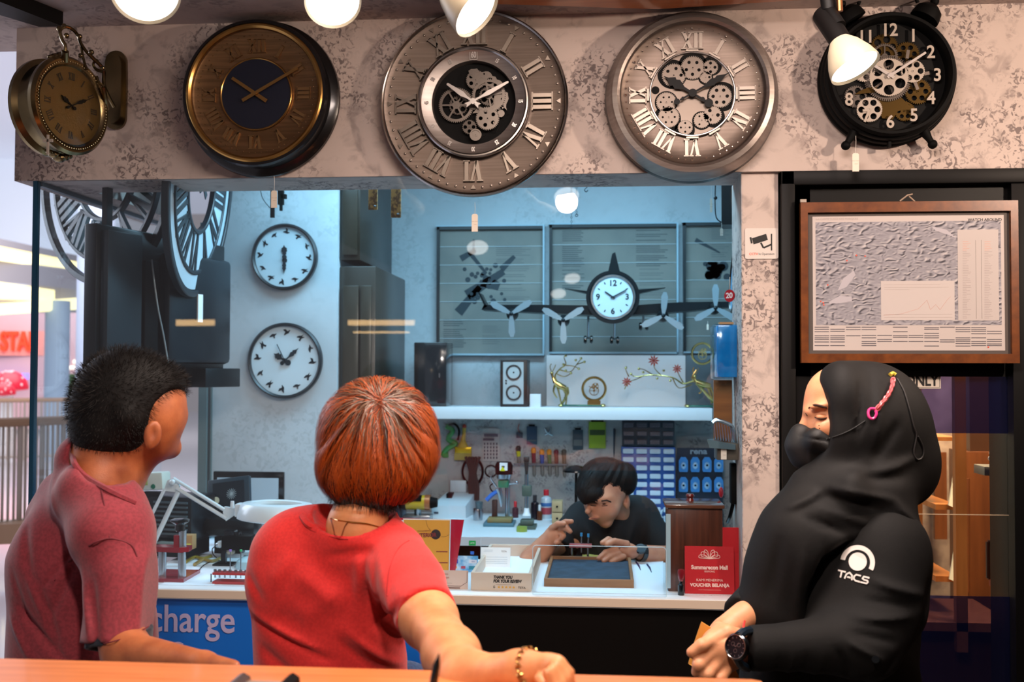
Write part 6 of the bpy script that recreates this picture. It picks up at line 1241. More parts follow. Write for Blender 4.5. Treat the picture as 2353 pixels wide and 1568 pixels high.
stext('CCTV', 7.5*k, T(-28*k, -24*k, .0012), mat('text_orange', '#e0562a'), 'text_line', t, z1=.0004, bold=.02, align='LEFT'); stext('In Operation', 7.5*k, T(-7*k, -24*k, .0012), M_txtk, 'text_line', t, z1=.0004, align='LEFT', sx=.9)

# map poster in its wooden frame
YM = -.015
def mp(x, y): p = onY(x, y, YM); return p
A, B = mp(1838, 467), mp(2340, 835); Wd, Hh = B.x-A.x, A.z-B.z
t = thing('map_poster', 'brown-framed relief map poster headed WATCH AROUND on the staff door', 'poster', T((A.x+B.x)/2, YM, (A.z+B.z)/2) @ RX(90)); hw, hh = Wd/2, Hh/2
M_frb = wood('frame_brown', '#7a4218', '#5c2e10', (3, 3, 3), rough=.35, coat=.3, ns=12); f_ = .030
for nm_, poly in (('frame_rail', [(-hw, hh), (hw, hh), (hw-f_*.7, hh-f_), (-hw+f_*.7, hh-f_)]), ('frame_rail', [(-hw, -hh), (-hw+f_*.7, -hh+f_*.9), (hw-f_*.7, -hh+f_*.9), (hw, -hh)]), ('frame_stile', [(-hw, -hh), (-hw, hh), (-hw+f_*.7, hh-f_), (-hw+f_*.7, -hh+f_*.9)]), ('frame_stile', [(hw, hh), (hw, -hh), (hw-f_*.7, -hh+f_*.9), (hw-f_*.7, hh-f_)])): MB().prism(poly, -.01, .012).build(nm_, M_frb, t, sm=0)
MB().box((-hw+.015, -hh+.015, -.008), (hw-.015, hh-.015, -.002)).build('mount', mat('mount_taupe', '#544c48', rough=.7), t, sm=0)
def lm(x, y): p = mp(x, y); return (p.x-(A.x+B.x)/2, p.z-(A.z+B.z)/2)
sx0, sy1 = lm(1867, 498); sx1, sy0 = lm(2310, 806)
MB().box((sx0, sy0, -.002), (sx1, sy1, -.001)).build('sheet', mat('poster_paper', '#c6bcb8', rough=.7), t, sm=0)
# relief map: ridge shading computed into the print colour
mm = bpy.data.materials.new('relief_map'); mm.use_nodes = True; N, L = mm.node_tree.nodes, mm.node_tree.links; bs = N['Principled BSDF']; bs.inputs['Roughness'].default_value = .8
tc = N.new('ShaderNodeTexCoord'); mpn = N.new('ShaderNodeMapping'); mpn.inputs['Rotation'].default_value = (0, 0, math.radians(28)); mpn.inputs['Scale'].default_value = (30, 50, 30); L.new(tc.outputs['Object'], mpn.inputs[0])
n1 = N.new('ShaderNodeTexNoise'); n1.noise_type = 'RIDGED_MULTIFRACTAL'; n1.inputs['Scale'].default_value = 1.5; n1.inputs['Detail'].default_value = 12; n1.inputs['Distortion'].default_value = .5; L.new(mpn.outputs[0], n1.inputs['Vector'])
bp = N.new('ShaderNodeBump'); bp.inputs['Strength'].default_value = 1; bp.inputs['Distance'].default_value = .0045; L.new(n1.outputs['Fac'], bp.inputs['Height'])
dt = N.new('ShaderNodeVectorMath'); dt.operation = 'DOT_PRODUCT'; dt.inputs[1].default_value = (-.6, -.4, .7); L.new(bp.outputs[0], dt.inputs[0])
cr = N.new('ShaderNodeValToRGB'); cr.color_ramp.elements[0].position = .18; cr.color_ramp.elements[0].color = lin('#4a4850'); cr.color_ramp.elements[1].position = .72; cr.color_ramp.elements[1].color = lin('#c8c2c2'); e_ = cr.color_ramp.elements.new(.42); e_.color = lin('#9c9aa2'); L.new(dt.outputs['Value'], cr.inputs[0]); L.new(cr.outputs[0], bs.inputs['Base Color'])
a0, b1 = lm(1874, 511); a1, b0 = lm(2302, 747)
MB().box((a0, b0, -.001), (a1, b1, -.0005)).build('map_print', mm, t, sm=0)
M_lake = mat('map_lake', '#b9b5bd', rough=.7); b = MB()
for pts in ([(1905, 694), (1930, 680), (1957, 682), (1958, 692), (1930, 697), (1906, 698)], [(1925, 668), (1938, 640), (1962, 622), (1966, 632), (1945, 660)], [(2140, 520), (2175, 528), (2198, 548), (2185, 542), (2150, 530)]): MB().prism([lm(*q_) for q_ in pts], -.0005, -.0003).build('map_lake', M_lake, t, sm=0)
u0, v1 = lm(2024, 646); u1, v0 = lm(2194, 736); MB().box((u0, v0, -.0005), (u1, v1, .0002)).build('chart_box', mat('poster_box', '#c9c0bd', rough=.7), t, sm=0)
b = MB(); ln = [(2030, 725), (2070, 722), (2110, 710), (2130, 690), (2138, 712), (2150, 700), (2160, 712), (2176, 690), (2184, 682)]
for i in range(len(ln)-1): b.bar(lm(*ln[i]), lm(*ln[i+1]), .0008, .0002, .0005)
b.build('chart_line', mat('chart_pink', '#c89a90'), t, sm=0); b = MB()
for yy, xx in ((655, 2160), (661, 2180), (666, 2090), (723, 2188), (730, 2188)): x_, y_ = lm(2032, yy); x2, _ = lm(xx, yy); b.box((x_, y_, .0002), (x2, y_+.0008, .0005))
b.build('chart_text', mat('text_faint', '#b4a8a4'), t, sm=0)
u0, v1 = lm(2200, 528); u1, v0 = lm(2296, 737); MB().box((u0, v0, -.0005), (u1, v1, .0002)).build('table_box', mat('poster_box2', '#c2b9b6', rough=.7), t, sm=0); b = MB(); b2 = MB(); random.seed(11)
for i in range(46):
    yy = 556+i*3.9
    for xx in (2212, 2262): x_, y_ = lm(xx, yy); (b2 if i < 6 else b).box((x_, y_, .0002), (x_+random.uniform(.010, .024), y_+.0012, .0005))
b.build('table_text', mat('text_faint2', '#a79c9a'), t, sm=0); b2.build('table_text', mat('text_pink', '#d0a090'), t, sm=0)
b = MB()
for xx in (2243, 2256): x_, y_ = lm(xx, 733); _, y2 = lm(xx, 552); b.box((x_, y_, .0002), (x_+.0012, y2, .0005))
b.build('table_rules', mat('text_rule', '#8f8884'), t, sm=0)
b = MB()
for c in range(12):
    n_ = random.choice((3, 5, 6, 7, 8)); yy = sorted(random.sample(range(10), min(n_, 9)))
    for r in yy: x_, y_ = lm(1872+c*36, 753+r*4.7+random.choice((0, 1))); b.box((x_, y_, -.001), (x_+.042, y_+.0022, -.0005))
b.build('footer_text', mat('text_footer', '#55525c'), t, sm=0)
stext('WATCH AROUND', .0115, T(*lm(2302, 505), -.001), mat('text_title', '#3a3640'), 'title', t, align='RIGHT', bold=.03, z1=.0005); stext('LA CARTE SUISSE DES MARQUES', .0085, T(*lm(1875, 504), -.001), mat('text_faint', '#b4a8a4'), 'subtitle', t, align='LEFT', z1=.0005)
for x_, y_ in ((1968, 587), (1988, 589), (1946, 599), (1902, 655), (1892, 696), (1886, 693), (1893, 701), (2271, 798)): MB().lathe([(.0026, .0), (0, .0004)], 10, T(*lm(x_, y_), -.0003)).build('map_dot', mat('dot_red', '#d85a48'), t, sm=0)
MB().tube([(*lm(2068, 462), .0), (*lm(2085, 449), .004), (*lm(2096, 447), .004)], .0022, 6).tube([(*lm(2102, 463), .0), (*lm(2088, 452), .004)], .0022, 6).build('hanging_string', mat('string_tan', '#b09a86'), t)
x_, y_ = lm(1838, 466); MB().box((x_, y_, 0), (x_+.018, y_+.009, .008)).build('paper_tab', M_cream, t, sm=0)
# STAFF ONLY sign
t = thing('staff_sign', 'small white STAFF ONLY sign on the staff door glass behind the woman in black', 'sign', T(onY(2098, 875, .05)) @ RX(90)); k = 3.35/F
MB().box((-100*k, -18*k, 0), (60*k, 17*k, .002), bev=.0008, seg=1).build('plate', mat('sign_cream', '#d6cbbd', rough=.5), t); b = MB()
for (p_, q_) in (((-97, -15), (57, -15)), ((-97, 14), (57, 14)), ((-97, -15), (-97, 14)), ((57, -15), (57, 14))): b.bar((p_[0]*k, p_[1]*k), (q_[0]*k, q_[1]*k), .001, .002, .0024)
b.build('border', M_txtk, t, sm=0); stext('STAFF ONLY', 33*k, T(54*k, -1*k, .002), M_txtk, 'lettering', t, align='RIGHT', bold=.035, z1=.0005, sx=.80)

# ================================================================ BEYOND THE STAFF DOOR
M_pine = wood('pine', '#b0703a', '#95592a', (8, 8, .6), rough=.4, ns=4); M_pined = wood('brown_case', '#6a3c1e', '#502a14', (8, 8, .6), rough=.4, ns=4)
def far(name, label, cat, parts, group=None):
    Y0 = parts[0][5]; t = put(name, label, cat, onY(parts[0][1], parts[0][4], Y0), group)
    for (nm_, a, b_, c, d, Y, dep, m) in parts: bb = MB(); pbox(bb, a, b_, c, d, Y, dep); bb.build(nm_, m, t, world=True, sm=0)
    return t
M_wallp = mat('case_back_grey', '#8a7466', rough=.7, c2='#a08a78', nscale=20)
t = put('display_cabinet', 'orange pine display cabinet with open shelves behind the door glass', 'cabinet', onY(2180, 1100, .5))
for nm_, a, b_, c, d, Y, dep, m in (('post', 2196, 850, 2222, 1500, .45, .03, M_pine), ('post', 2104, 850, 2120, 1500, .55, .03, M_pine), ('back', 2120, 850, 2215, 1420, 1.1, .02, M_wallp), ('door', 2148, 1040, 2176, 1240, 1.0, .02, M_pined), ('shelf', 2150, 1160, 2200, 1172, .6, .3, M_pine), ('shelf', 2150, 1325, 2200, 1338, .6, .3, M_pine), ('shelf', 2150, 1005, 2200, 1014, .6, .3, M_pine)):
    bb = MB(); pbox(bb, a, b_, c, d, Y, dep); bb.build(nm_, m, t, world=True, sm=0)
for i, (px, py, lb) in enumerate(((2186, 1150, 'leaning framed certificate on the upper shelf behind the door glass'), (2188, 1320, 'leaning framed certificate on the lower shelf behind the door glass'))):
    o = put('certificate_frame', lb, 'frame', onY(px, py, .55)); b = MB(); v = [onY(px-6, py+12, .55), onY(px+8, py+18, .55), onY(px+10, py-52, .60), onY(px+5, py-56, .60)]; v += [q_+Vector((.0, .01, 0)) for q_ in v]; b.add(v, [(0, 1, 2, 3), (7, 6, 5, 4), (0, 4, 5, 1), (1, 5, 6, 2), (2, 6, 7, 3), (3, 7, 4, 0)]); b.build('frame', mat('cert_pale', '#b5b09c', rough=.5), o, world=True, sm=0)
t = put('tall_case', 'dark brown tall case right of the pine display cabinet', 'cabinet', onY(2260, 1300, .8))
for nm_, a, b_, c, d, Y, dep, m in (('body', 2222, 1040, 2330, 1600, .9, .3, M_pined), ('upper_door', 2228, 850, 2320, 1040, .95, .2, mat('case_door', '#3a2418', rough=.3))):
    bb = MB(); pbox(bb, a, b_, c, d, Y, dep); bb.build(nm_, m, t, world=True, sm=0)
MB().tube([onY(2222, 1100, .85), onY(2222, 1360, .85)], .01, 6).build('edge', M_pined, t, world=True)
# toy robot on a small shelf
t = put('toy_robot', 'small white and orange toy robot on a grey ledge behind the door glass', 'toy', onY(2300, 1070, .3)); q = lambda x, yy, d=0: onY(x, yy, .3+d); M_rob = mat('robot_white', '#d6cfc6', rough=.35); M_robo = mat('robot_orange', '#d0503a', rough=.35)
b = MB(); pbox(b, 2290, 1018, 2318, 1060, .28, .05, .008); b.build('torso', M_rob, t, world=True); MB().lathe([(.014, 0), (.010, .005), (0, .006)], 20, T(q(2306, 1040, -.022)) @ RX(90)).build('chest_disc', M_gloss, t, world=True)
MB().ball(q(2305, 1002), .018, 20).build('head', M_robo, t, world=True); MB().ball(q(2306, 1006, -.012), .011, 14).build('visor', M_gloss, t, world=True); MB().cyl(q(2306, 1060), q(2306, 1074), .009).build('neck', M_robo, t, world=True)
MB().tube([q(2290, 1022), q(2280, 1032), q(2276, 1044)], .006, 10).build('arm', M_rob, t, world=True); MB().torus(.006, .0025, 14, 6, T(q(2276, 1054)) @ RX(90)).build('claw', M_rob, t, world=True)
b = MB(); pbox(b, 2262, 1073, 2322, 1094, .26, .10, .002); tag(b.build('robot_ledge', mat('ledge_grey', '#6a665c', rough=.4)), 'grey ledge under the toy robot, seen through the door glass', 'ledge')
t = put('open_watch_case', 'open brown leather watch case leaning inside the right of the door glass', 'case', onY(2300, 1340, .3)); b = MB(); k = 3.6/F; M = T(onY(2306, 1290, .3)) @ RX(90)
for (p_, q_) in (((-34, 42), (40, 42)), ((-34, -38), (40, -38)), ((-34, 42), (-34, -38)), ((40, 42), (40, -38))): b.tube([M @ Vector((p_[0]*k, p_[1]*k, 0)), M @ Vector((q_[0]*k, q_[1]*k, 0))], .006, 8)
b.build('rim', mat('case_brown', '#3a1c12', rough=.3), t, world=True); MB().box((-33*k, -37*k, -.01), (39*k, 41*k, -.004), M).build('lid', mat('case_tan', '#6a4a34', rough=.5), t, world=True, sm=0); b = MB(); v = [onY(2272, 1330, .3), onY(2345, 1330, .3), onY(2345, 1362, .22), onY(2292, 1355, .22)]; b.add(v+[q_-Vector((0, 0, .02)) for q_ in v], [(0, 1, 2, 3), (7, 6, 5, 4), (0, 4, 5, 1), (1, 5, 6, 2), (2, 6, 7, 3), (3, 7, 4, 0)]); b.build('tray', mat('case_red', '#7a2c1c', rough=.4), t, world=True, sm=0)
t = far('lower_counter', 'low orange wood counter with dark drawers behind the lower door glass', 'counter', [('front', 2075, 1450, 2330, 1800, .5, .3, M_pined), ('top', 2070, 1432, 2330, 1452, .45, .4, M_pine)])
MB().tube([onY(2110, 1520, .49), onY(2110, 1560, .49)], .005, 8).build('handle', M_steel, t, world=True)

# ================================================================ FOREGROUND COUNTER
ZC = 1.0
M_cnt = wood('counter_wood', '#d8834a', '#c06e38', (1.0, 16, 16), rough=.38, coat=.35, ns=5)
p0, p1, pr = onZ(-60, 1512, ZC), onZ(1728, 1562, ZC), onZ(1752, 1590, ZC)
d_ = Vector((p1.x-p0.x, p1.y-p0.y)).normalized(); n_ = Vector((d_.y, -d_.x))
t = thing('wooden_counter', 'orange wood counter along the bottom of the picture', 'counter', T((p0.x+p1.x)/2, p0.y-.2, 0))
poly = [(p0.x, p0.y), (p0.x+n_.x*.6, p0.y+n_.y*.6), (p1.x+.03+n_.x*.6, p1.y+n_.y*.6), (pr.x, pr.y), (p1.x+.012, p1.y-.008), (p1.x, p1.y)]
MB().prism(poly, ZC-.035, ZC).build('counter_top', M_cnt, t, world=True, sm=0)
poly2 = [(x, y-.03) for x, y in poly]; MB().prism(poly2, 0, ZC-.035).build('counter_base', M_pined, t, world=True, sm=0)
def onc(px, py): return onZ(px, py, ZC)
t = put('tape_dispenser', 'black and steel desk item cut off by the bottom of the picture', 'desk tool', onc(612, 1575)); pz = lambda x, yy: W(x, yy, 1.36)
for xa, xb_ in ((541, 580), (655, 692)): b = MB(); v = [pz(xa, 1585), pz(xb_, 1585), pz(xb_-4, 1556), pz((xa+xb_)/2, 1546), pz(xa+10, 1550)]; v += [q_-Vector((0, .05, 0)) for q_ in v]; b.add(v, [(0, 1, 2, 3, 4), (9, 8, 7, 6, 5)]+[(i, (i+1) % 5, (i+1) % 5+5, i+5) for i in range(5)]); b.build('end_block', M_blackm if xa > 600 else M_steel, t, world=True, sm=0)
b = MB(); a_, c_ = pz(560, 1562), pz(670, 1590); b.box((a_.x, a_.y-.04, c_.z), (c_.x, a_.y+.0, a_.z), bev=.004); b.build('body', mat('tape_grey', '#8a8078', rough=.4), t, world=True)
t = put('ballpoint_pen', 'black pen standing upright before the arm of the woman in red', 'pen', W(995, 1600, 1.25)); MB().tube([W(990, 1640, 1.25), W(996, 1570, 1.25), W(1003, 1530, 1.25), W(1007, 1512, 1.25), W(1009, 1502, 1.25)], [.005, .005, .0045, .0018, .0006], 14).build('barrel', M_gloss, t, world=True)
# ================================================================ FIGURES: signed-distance bodies meshed with surface nets
def v3(a): return np.array(a, dtype=np.float32)
class Fig:
    """Shape in camera-aligned metric space: x right, y up, z towards the viewer. Points given as (px, py, depth)."""
    def __init__(s, D0): s.D0 = D0; s.ops = []
    def p(s, px, py, D=None): D = s.D0 if D is None else D; return v3(((px-CX)/F*D, -(py-CY)/F*D, -D))
    def r(s, px, D=None): return px*(s.D0 if D is None else D)/F
    def cap(s, a, b, ra, rb, k=.012, op='+', flat=None, cuta=False, cutb=False):
        """tapered capsule, radii in px at each end; flat = squash factor along the view axis"""
        A, B = s.p(*a), s.p(*b); s.ops.append(('cap', A, B, s.r(ra, -A[2]), s.r(rb, -B[2]), k, op, flat, cuta, cutb)); return s
    def ell(s, c, r, rot=(0, 0, 0), k=.012, op='+'):
        """ellipsoid; radii px (x, y, z); rotation degrees about camera x, y, z"""
        C = s.p(*c); R = np.array((RZ(rot[2]) @ RY(rot[1]) @ RX(rot[0])).to_3x3(), dtype=np.float32)
        s.ops.append(('ell', C, v3([s.r(x, -C[2]) for x in r]), R, k, op)); return s
    def fold(s, a, b, w, amp):
        """crease (amp<0) or ridge (amp>0) along a pixel line, amp in mm, w in px"""
        A, B = s.p(*a), s.p(*b); s.ops.append(('fold', A, B, s.r(w), amp*.0019)); return s
    def plane(s, c, n):
        n = v3(n); s.ops.append(('plane', s.p(*c), n/np.linalg.norm(n))); return s
    def wave(s, d, wl, amp, ph=0):
        s.ops.append(('wave', v3(d)/np.linalg.norm(v3(d))*2*PI/wl, amp, ph)); return s
    def ev(s, P):
        d = np.full(P.shape[:-1], 9.0, dtype=np.float32)
        for o in s.ops:
            if o[0] == 'cap':
                _, A, B, ra, rb, k, op, flat, ca, cb = o; Q = P; A2, B2 = A, B
                if flat:
                    m = v3((1, 1, 1/flat)); piv = A; Q = (P-piv)*m; A2 = v3((0, 0, 0)); B2 = (B-piv)*m
                ab = B2-A2; t = np.clip(((Q-A2) @ ab)/max(float(ab @ ab), 1e-9), 0, 1)
                e = np.linalg.norm(Q-A2-t[..., None]*ab, axis=-1)-(ra+(rb-ra)*t)
                u = (B-A)/max(np.linalg.norm(B-A), 1e-6)
                if cb: e = np.maximum(e, (P-B) @ u)
                if ca: e = np.maximum(e, -(P-A) @ u)
            elif o[0] == 'ell':
                _, C, r, R, k, op = o; q = (P-C) @ R; k0 = np.linalg.norm(q/r, axis=-1); k1 = np.linalg.norm(q/(r*r), axis=-1); e = k0*(k0-1)/np.maximum(k1, 1e-6)
            elif o[0] == 'fold':
                _, A, B, w, amp = o; ab = (B-A)[:2]; q = P[..., :2]-A[:2]; t = (q @ ab)/max(float(ab @ ab), 1e-9); tc = np.clip(t, 0, 1)
                dd = np.linalg.norm(q-tc[..., None]*ab, axis=-1); d = d-amp*np.exp(-(dd/w)**2)*np.sin(PI*np.clip(t, .02, .98))**.6; continue
            elif o[0] == 'plane': d = np.maximum(d, (P-o[1]) @ o[2]); continue
            elif o[0] == 'wave': d = d-o[2]*np.sin(P @ o[1]+o[3]); continue
            if op == '+':
                h = np.clip(.5+.5*(d-e)/k, 0, 1); d = d*(1-h)+e*h-k*h*(1-h)
            elif op == '-':
                h = np.clip(.5-.5*(d+e)/k, 0, 1); d = d*(1-h)-e*h+k*h*(1-h)
        return d
    def mesh(s, x0, y0, x1, y1, Da, Db, h):
        """surface inside the pixel window x0..x1, y0..y1 (at D0) and depths Da..Db"""
        a, b = s.p(x0, y1), s.p(x1, y0); lo = v3((a[0], a[1], -Db)); hi = v3((b[0], b[1], -Da))
        n = np.ceil((hi-lo)/h).astype(int)+1; ax = [lo[i]+h*np.arange(n[i], dtype=np.float32) for i in range(3)]
        V = np.empty(n, dtype=np.float32)
        for i in range(0, n[0], 24):
            g = np.stack(np.meshgrid(ax[0][i:i+24], ax[1], ax[2], indexing='ij'), -1); V[i:i+24] = s.ev(g)
        V[0] = np.maximum(V[0], 1e-4); V[-1] = np.maximum(V[-1], 1e-4); V[:, 0] = np.maximum(V[:, 0], 1e-4); V[:, -1] = np.maximum(V[:, -1], 1e-4); V[:, :, 0] = np.maximum(V[:, :, 0], 1e-4); V[:, :, -1] = np.maximum(V[:, :, -1], 1e-4)
        S_ = V < 0; c = np.zeros(tuple(n-1), dtype=np.int8)
        for dx in (0, 1):
            for dy in (0, 1):
                for dz in (0, 1): c += S_[dx:n[0]-1+dx, dy:n[1]-1+dy, dz:n[2]-1+dz]
        act = (c > 0) & (c < 8); I = np.argwhere(act); idx = np.full(act.shape, -1, dtype=np.int64); idx[act] = np.arange(len(I))
        acc = np.zeros((len(I), 3)); cnt = np.zeros(len(I))
        co = [(dx, dy, dz) for dx in (0, 1) for dy in (0, 1) for dz in (0, 1)]
        for p in co:
            for axx in range(3):
                if p[axx]: continue
                q = list(p); q[axx] = 1; va = V[I[:, 0]+p[0], I[:, 1]+p[1], I[:, 2]+p[2]]; vb = V[I[:, 0]+q[0], I[:, 1]+q[1], I[:, 2]+q[2]]
                m = (va < 0) != (vb < 0); t = np.where(m, va/np.where(m, va-vb, 1), 0); pt = np.tile(np.array(p, float), (len(I), 1)); pt[:, axx] += t; acc[m] += pt[m]; cnt[m] += 1
        X = (acc/np.maximum(cnt, 1)[:, None]+I)*h+lo
        fs = []
        for axx, (u, v) in enumerate(((1, 2), (2, 0), (0, 1))):
            sl0 = [slice(1, n[i]-1) for i in range(3)]; sl0[axx] = slice(0, n[axx]-1); sl1 = list(sl0); sl1[axx] = slice(1, n[axx])
            a_, b_ = S_[tuple(sl0)], S_[tuple(sl1)]; E = np.argwhere(a_ != b_); off = np.array([1, 1, 1]); off[axx] = 0; ins = a_[tuple(E.T)]; E = E+off
            du = np.zeros(3, int); du[u] = 1; dv = np.zeros(3, int); dv[v] = 1
            q = np.stack([idx[tuple((E-du-dv).T)], idx[tuple((E-dv).T)], idx[tuple(E.T)], idx[tuple((E-du).T)]], 1)
            q = np.where(ins[:, None], q, q[:, ::-1]); fs.append(q)
        Fc = np.concatenate(fs); return X, Fc
    def grad(s, P, e=.0015):
        g = np.stack([s.ev(P+v3(a))-s.ev(P-v3(a)) for a in ((e, 0, 0), (0, e, 0), (0, 0, e))], -1); return g/np.maximum(np.linalg.norm(g, axis=-1, keepdims=True), 1e-6)
    def hit(s, px, py, off=.0):
        """camera-space point where the pixel's ray meets the surface"""
        px, py = np.atleast_1d(px).astype(np.float32), np.atleast_1d(py).astype(np.float32); d = np.stack([(px-CX)/F, -(py-CY)/F, -np.ones_like(px)], -1); L = np.linalg.norm(d, axis=-1); t = np.full(px.shape, s.D0-.55, dtype=np.float32)
        for _ in range(60): t = t+np.clip(s.ev(d*t[:, None]), -.01, .03)/L*.8
        return d*(t-off)[:, None]
CM = np.array(CAM_M)
def toworld(X): X = np.asarray(X, float); return X @ CM[:3, :3].T+CM[:3, 3]
def mesh_obj(name, parts, m, parent):
    V, Fc, o = [], [], 0
    for X, f in parts: V.append(toworld(X)); Fc.append(f+o); o += len(X)
    V = np.concatenate(V); Fc = np.concatenate(Fc); inv = np.array(wmat(parent).inverted()); V = V @ inv[:3, :3].T+inv[:3, 3]
    me = bpy.data.meshes.new(name); me.vertices.add(len(V)); me.vertices.foreach_set('co', V.astype(np.float32).ravel()); me.loops.add(Fc.size); me.polygons.add(len(Fc))
    me.loops.foreach_set('vertex_index', Fc.astype(np.int32).ravel()); me.polygons.foreach_set('loop_start', np.arange(0, Fc.size, Fc.shape[1], dtype=np.int32)); me.update(calc_edges=True); me.validate()
    for x in (m if isinstance(m, (list, tuple)) else [m]): me.materials.append(x)
    me.shade_smooth(); ob = bpy.data.objects.new(name, me); COL.objects.link(ob); ob.parent = parent; return ob
def strands(name, fig, roots, dirs, length, segs, width, mats, mid, parent, lift=.002, curl=.0, follow=True, grav=None):
    """hair ribbons growing over the surface of fig; roots Nx3 camera space, dirs Nx3"""
    N = len(roots); P = roots.copy(); D = dirs.copy(); pts = [P.copy()]; step = (length/segs)[:, None]
    ph = rng.uniform(0, 6.28, N)[:, None]
    for i in range(segs):
        if grav is not None: D = D+grav*.25
        g = fig.grad(P)
        if follow: D = D-g*np.sum(D*g, -1, keepdims=True)
        D = D+curl*np.sin(ph+i*.9)*np.cross(g, D); D /= np.maximum(np.linalg.norm(D, axis=-1, keepdims=True), 1e-6); P = P+D*step
        if follow: P = P+g*((lift if np.isscalar(lift) else lift*min(1, (i+1)/3))-fig.ev(P))[:, None]*.8
        pts.append(P.copy())
    pts = np.stack(pts, 1); g = fig.grad(pts.reshape(-1, 3)).reshape(pts.shape); t = np.gradient(pts, axis=1); side = np.cross(t, g if follow else g+rng.normal(0, .5, g.shape)); side /= np.maximum(np.linalg.norm(side, axis=-1, keepdims=True), 1e-9)
    w = width*np.linspace(1, .25, segs+1)[None, :, None]; L, Rr = pts-side*w/2, pts+side*w/2
    V = np.stack([L, Rr], 2).reshape(-1, 3); base = (np.arange(N)*(segs+1)*2)[:, None]; k = np.arange(segs)[None, :]*2; q = np.stack([base+k, base+k+1, base+k+3, base+k+2], -1).reshape(-1, 4)
    ob = mesh_obj(name, [(V, q)], mats, parent); mi = np.repeat(mid, segs).astype(np.int32); ob.data.polygons.foreach_set('material_index', mi); return ob
def on_surface(fig, X, n, keep=None):
    i = rng.integers(0, len(X), n*3); P = X[i]+rng.normal(0, .0015, (len(i), 3)); P = P.astype(np.float32)
    if keep is not None: P = P[keep(P)]
    return P[:n]
def px_of(P): return P[:, 0]/-P[:, 2]*F+CX, -P[:, 1]/-P[:, 2]*F+CY
def seam(name, fig, pts, r, m, parent, off=.0, smooth=5, n=6):
    H = fig.hit([p[0] for p in pts], [p[1] for p in pts], off); Wd = [Vector(q) for q in toworld(H)]; return MB().tube(Wd, r, n, smooth=smooth).build(name, m, parent, world=True)
def decal(name, fig, loops, m, parent, off=.0012, th=None):
    b = MB()
    for lp in loops:
        H = toworld(fig.hit([p[0] for p in lp], [p[1] for p in lp], off)); n = len(lp); b.add([tuple(x) for x in H], [tuple(range(n))])
    return b.build(name, m, parent, world=True, sm=0)
def skin(name, c, c2): return mat(name, c, rough=.5, c2=c2, nscale=25, lo=.35, hi=.7, sss=.15, bump=.15, bscale=350)
def cloth(name, c, c2=None, rough=.85, bs=900, bump=.25, sheen=.2): return mat(name, c, rough=rough, c2=c2 or c, nscale=180, bump=bump, bscale=bs, sheen=sheen)
def person(label, px, py, D): p = W(px, py, D); return thing('person', label, 'person', T(p.x, p.y, 0))

# ---------------------------------------------------------------- man in maroon
man = person('man in maroon T-shirt with short black hair, arm on the counter, looking right', 200, 1200, 2.12)
M_sk1 = skin('skin_man', '#b0683f', '#8e4c2c'); M_mar1 = cloth('shirt_maroon', '#8e2e3a', '#7c2631'); M_hair1 = mat('hair_black', '#080606', rough=.65, spec=.25); M_hair1b = mat('hair_dark_brown', '#140d0a', rough=.65, spec=.25)
f = Fig(2.12)
f.ell((292, 928, 2.12), (116, 112, 92), k=.02); f.ell((272, 955), (92, 92, 88), k=.03); f.ell((368, 905, 2.15), (50, 42, 60), k=.03)      # cranium, brow
f.ell((372, 962, 2.14), (52, 62, 70), k=.03); f.cap((348, 1015, 2.12), (392, 1030, 2.18), 32, 24, k=.03)              # cheek, jaw
f.ell((410, 955, 2.16), (14, 16, 20), k=.015); f.ell((413, 896, 2.18), (10, 8, 16), k=.01)
f.cap((255, 1010, 2.12), (232, 1110, 2.1), 74, 84, k=.03); f.cap((330, 1020, 2.14), (280, 1100, 2.16), 40, 50, k=.04)
f.ell((351, 999, 2.045), (20, 33, 10), (0, 25, -8), k=.006); f.ell((352, 995, 2.035), (9, 19, 8), (0, 25, -8), k=.004, op='-'); f.ell((344, 1022, 2.045), (9, 12, 8), k=.005)   # ear
X1, F1 = f.mesh(150, 780, 450, 1200, 1.95, 2.32, .0034)
fa = Fig(1.95); fa.cap((262, 1400, 1.96), (290, 1500, 1.9), 58, 52, k=.02); fa.cap((290, 1502, 1.9), (470, 1528, 1.78), 50, 30, k=.02); fa.cap((470, 1528, 1.78), (535, 1535, 1.74), 28, 18, k=.01)
for i, dy in enumerate((-8, 0, 8, 16)): fa.cap((530, 1532+dy*.5, 1.74), (585-i*4, 1545+dy, 1.72), 9, 8, k=.004)
X2, F2 = fa.mesh(190, 1380, 620, 1600, 1.66, 2.05, .004)
inn = Fig(2.1); inn.cap((232, 1100, 2.12), (200, 1300, 2.16), 60, 110, k=.03, flat=.7); inn.cap((225, 1180, 2.1), (262, 1250, 2.0), 60, 50, k=.03); inn.cap((262, 1250, 2.0), (265, 1420, 1.96), 50, 50, k=.02); Xq, Fq = inn.mesh(60, 1030, 400, 1480, 1.85, 2.4, .012)
mesh_obj('body', [(X1, F1), (X2, F2), (Xq, Fq)], M_sk1, man)
sh = Fig(2.1)
sh.cap((218, 1128, 2.14), (188, 1300, 2.14), 96, 152, k=.03, flat=.8); sh.cap((188, 1300, 2.14), (190, 1560, 2.14), 158, 172, k=.04, flat=.8)
sh.cap((262, 1232, 1.98), (292, 1360, 1.96), 74, 74, k=.035); sh.cap((286, 1330, 1.96), (270, 1480, 1.93), 78, 82, k=.02, cutb=True)      # shoulder, sleeve
sh.cap((150, 1140, 2.2), (110, 1230, 2.26), 60, 70, k=.05); sh.cap((260, 1170, 2.04), (250, 1225, 2.0), 62, 70, k=.05)
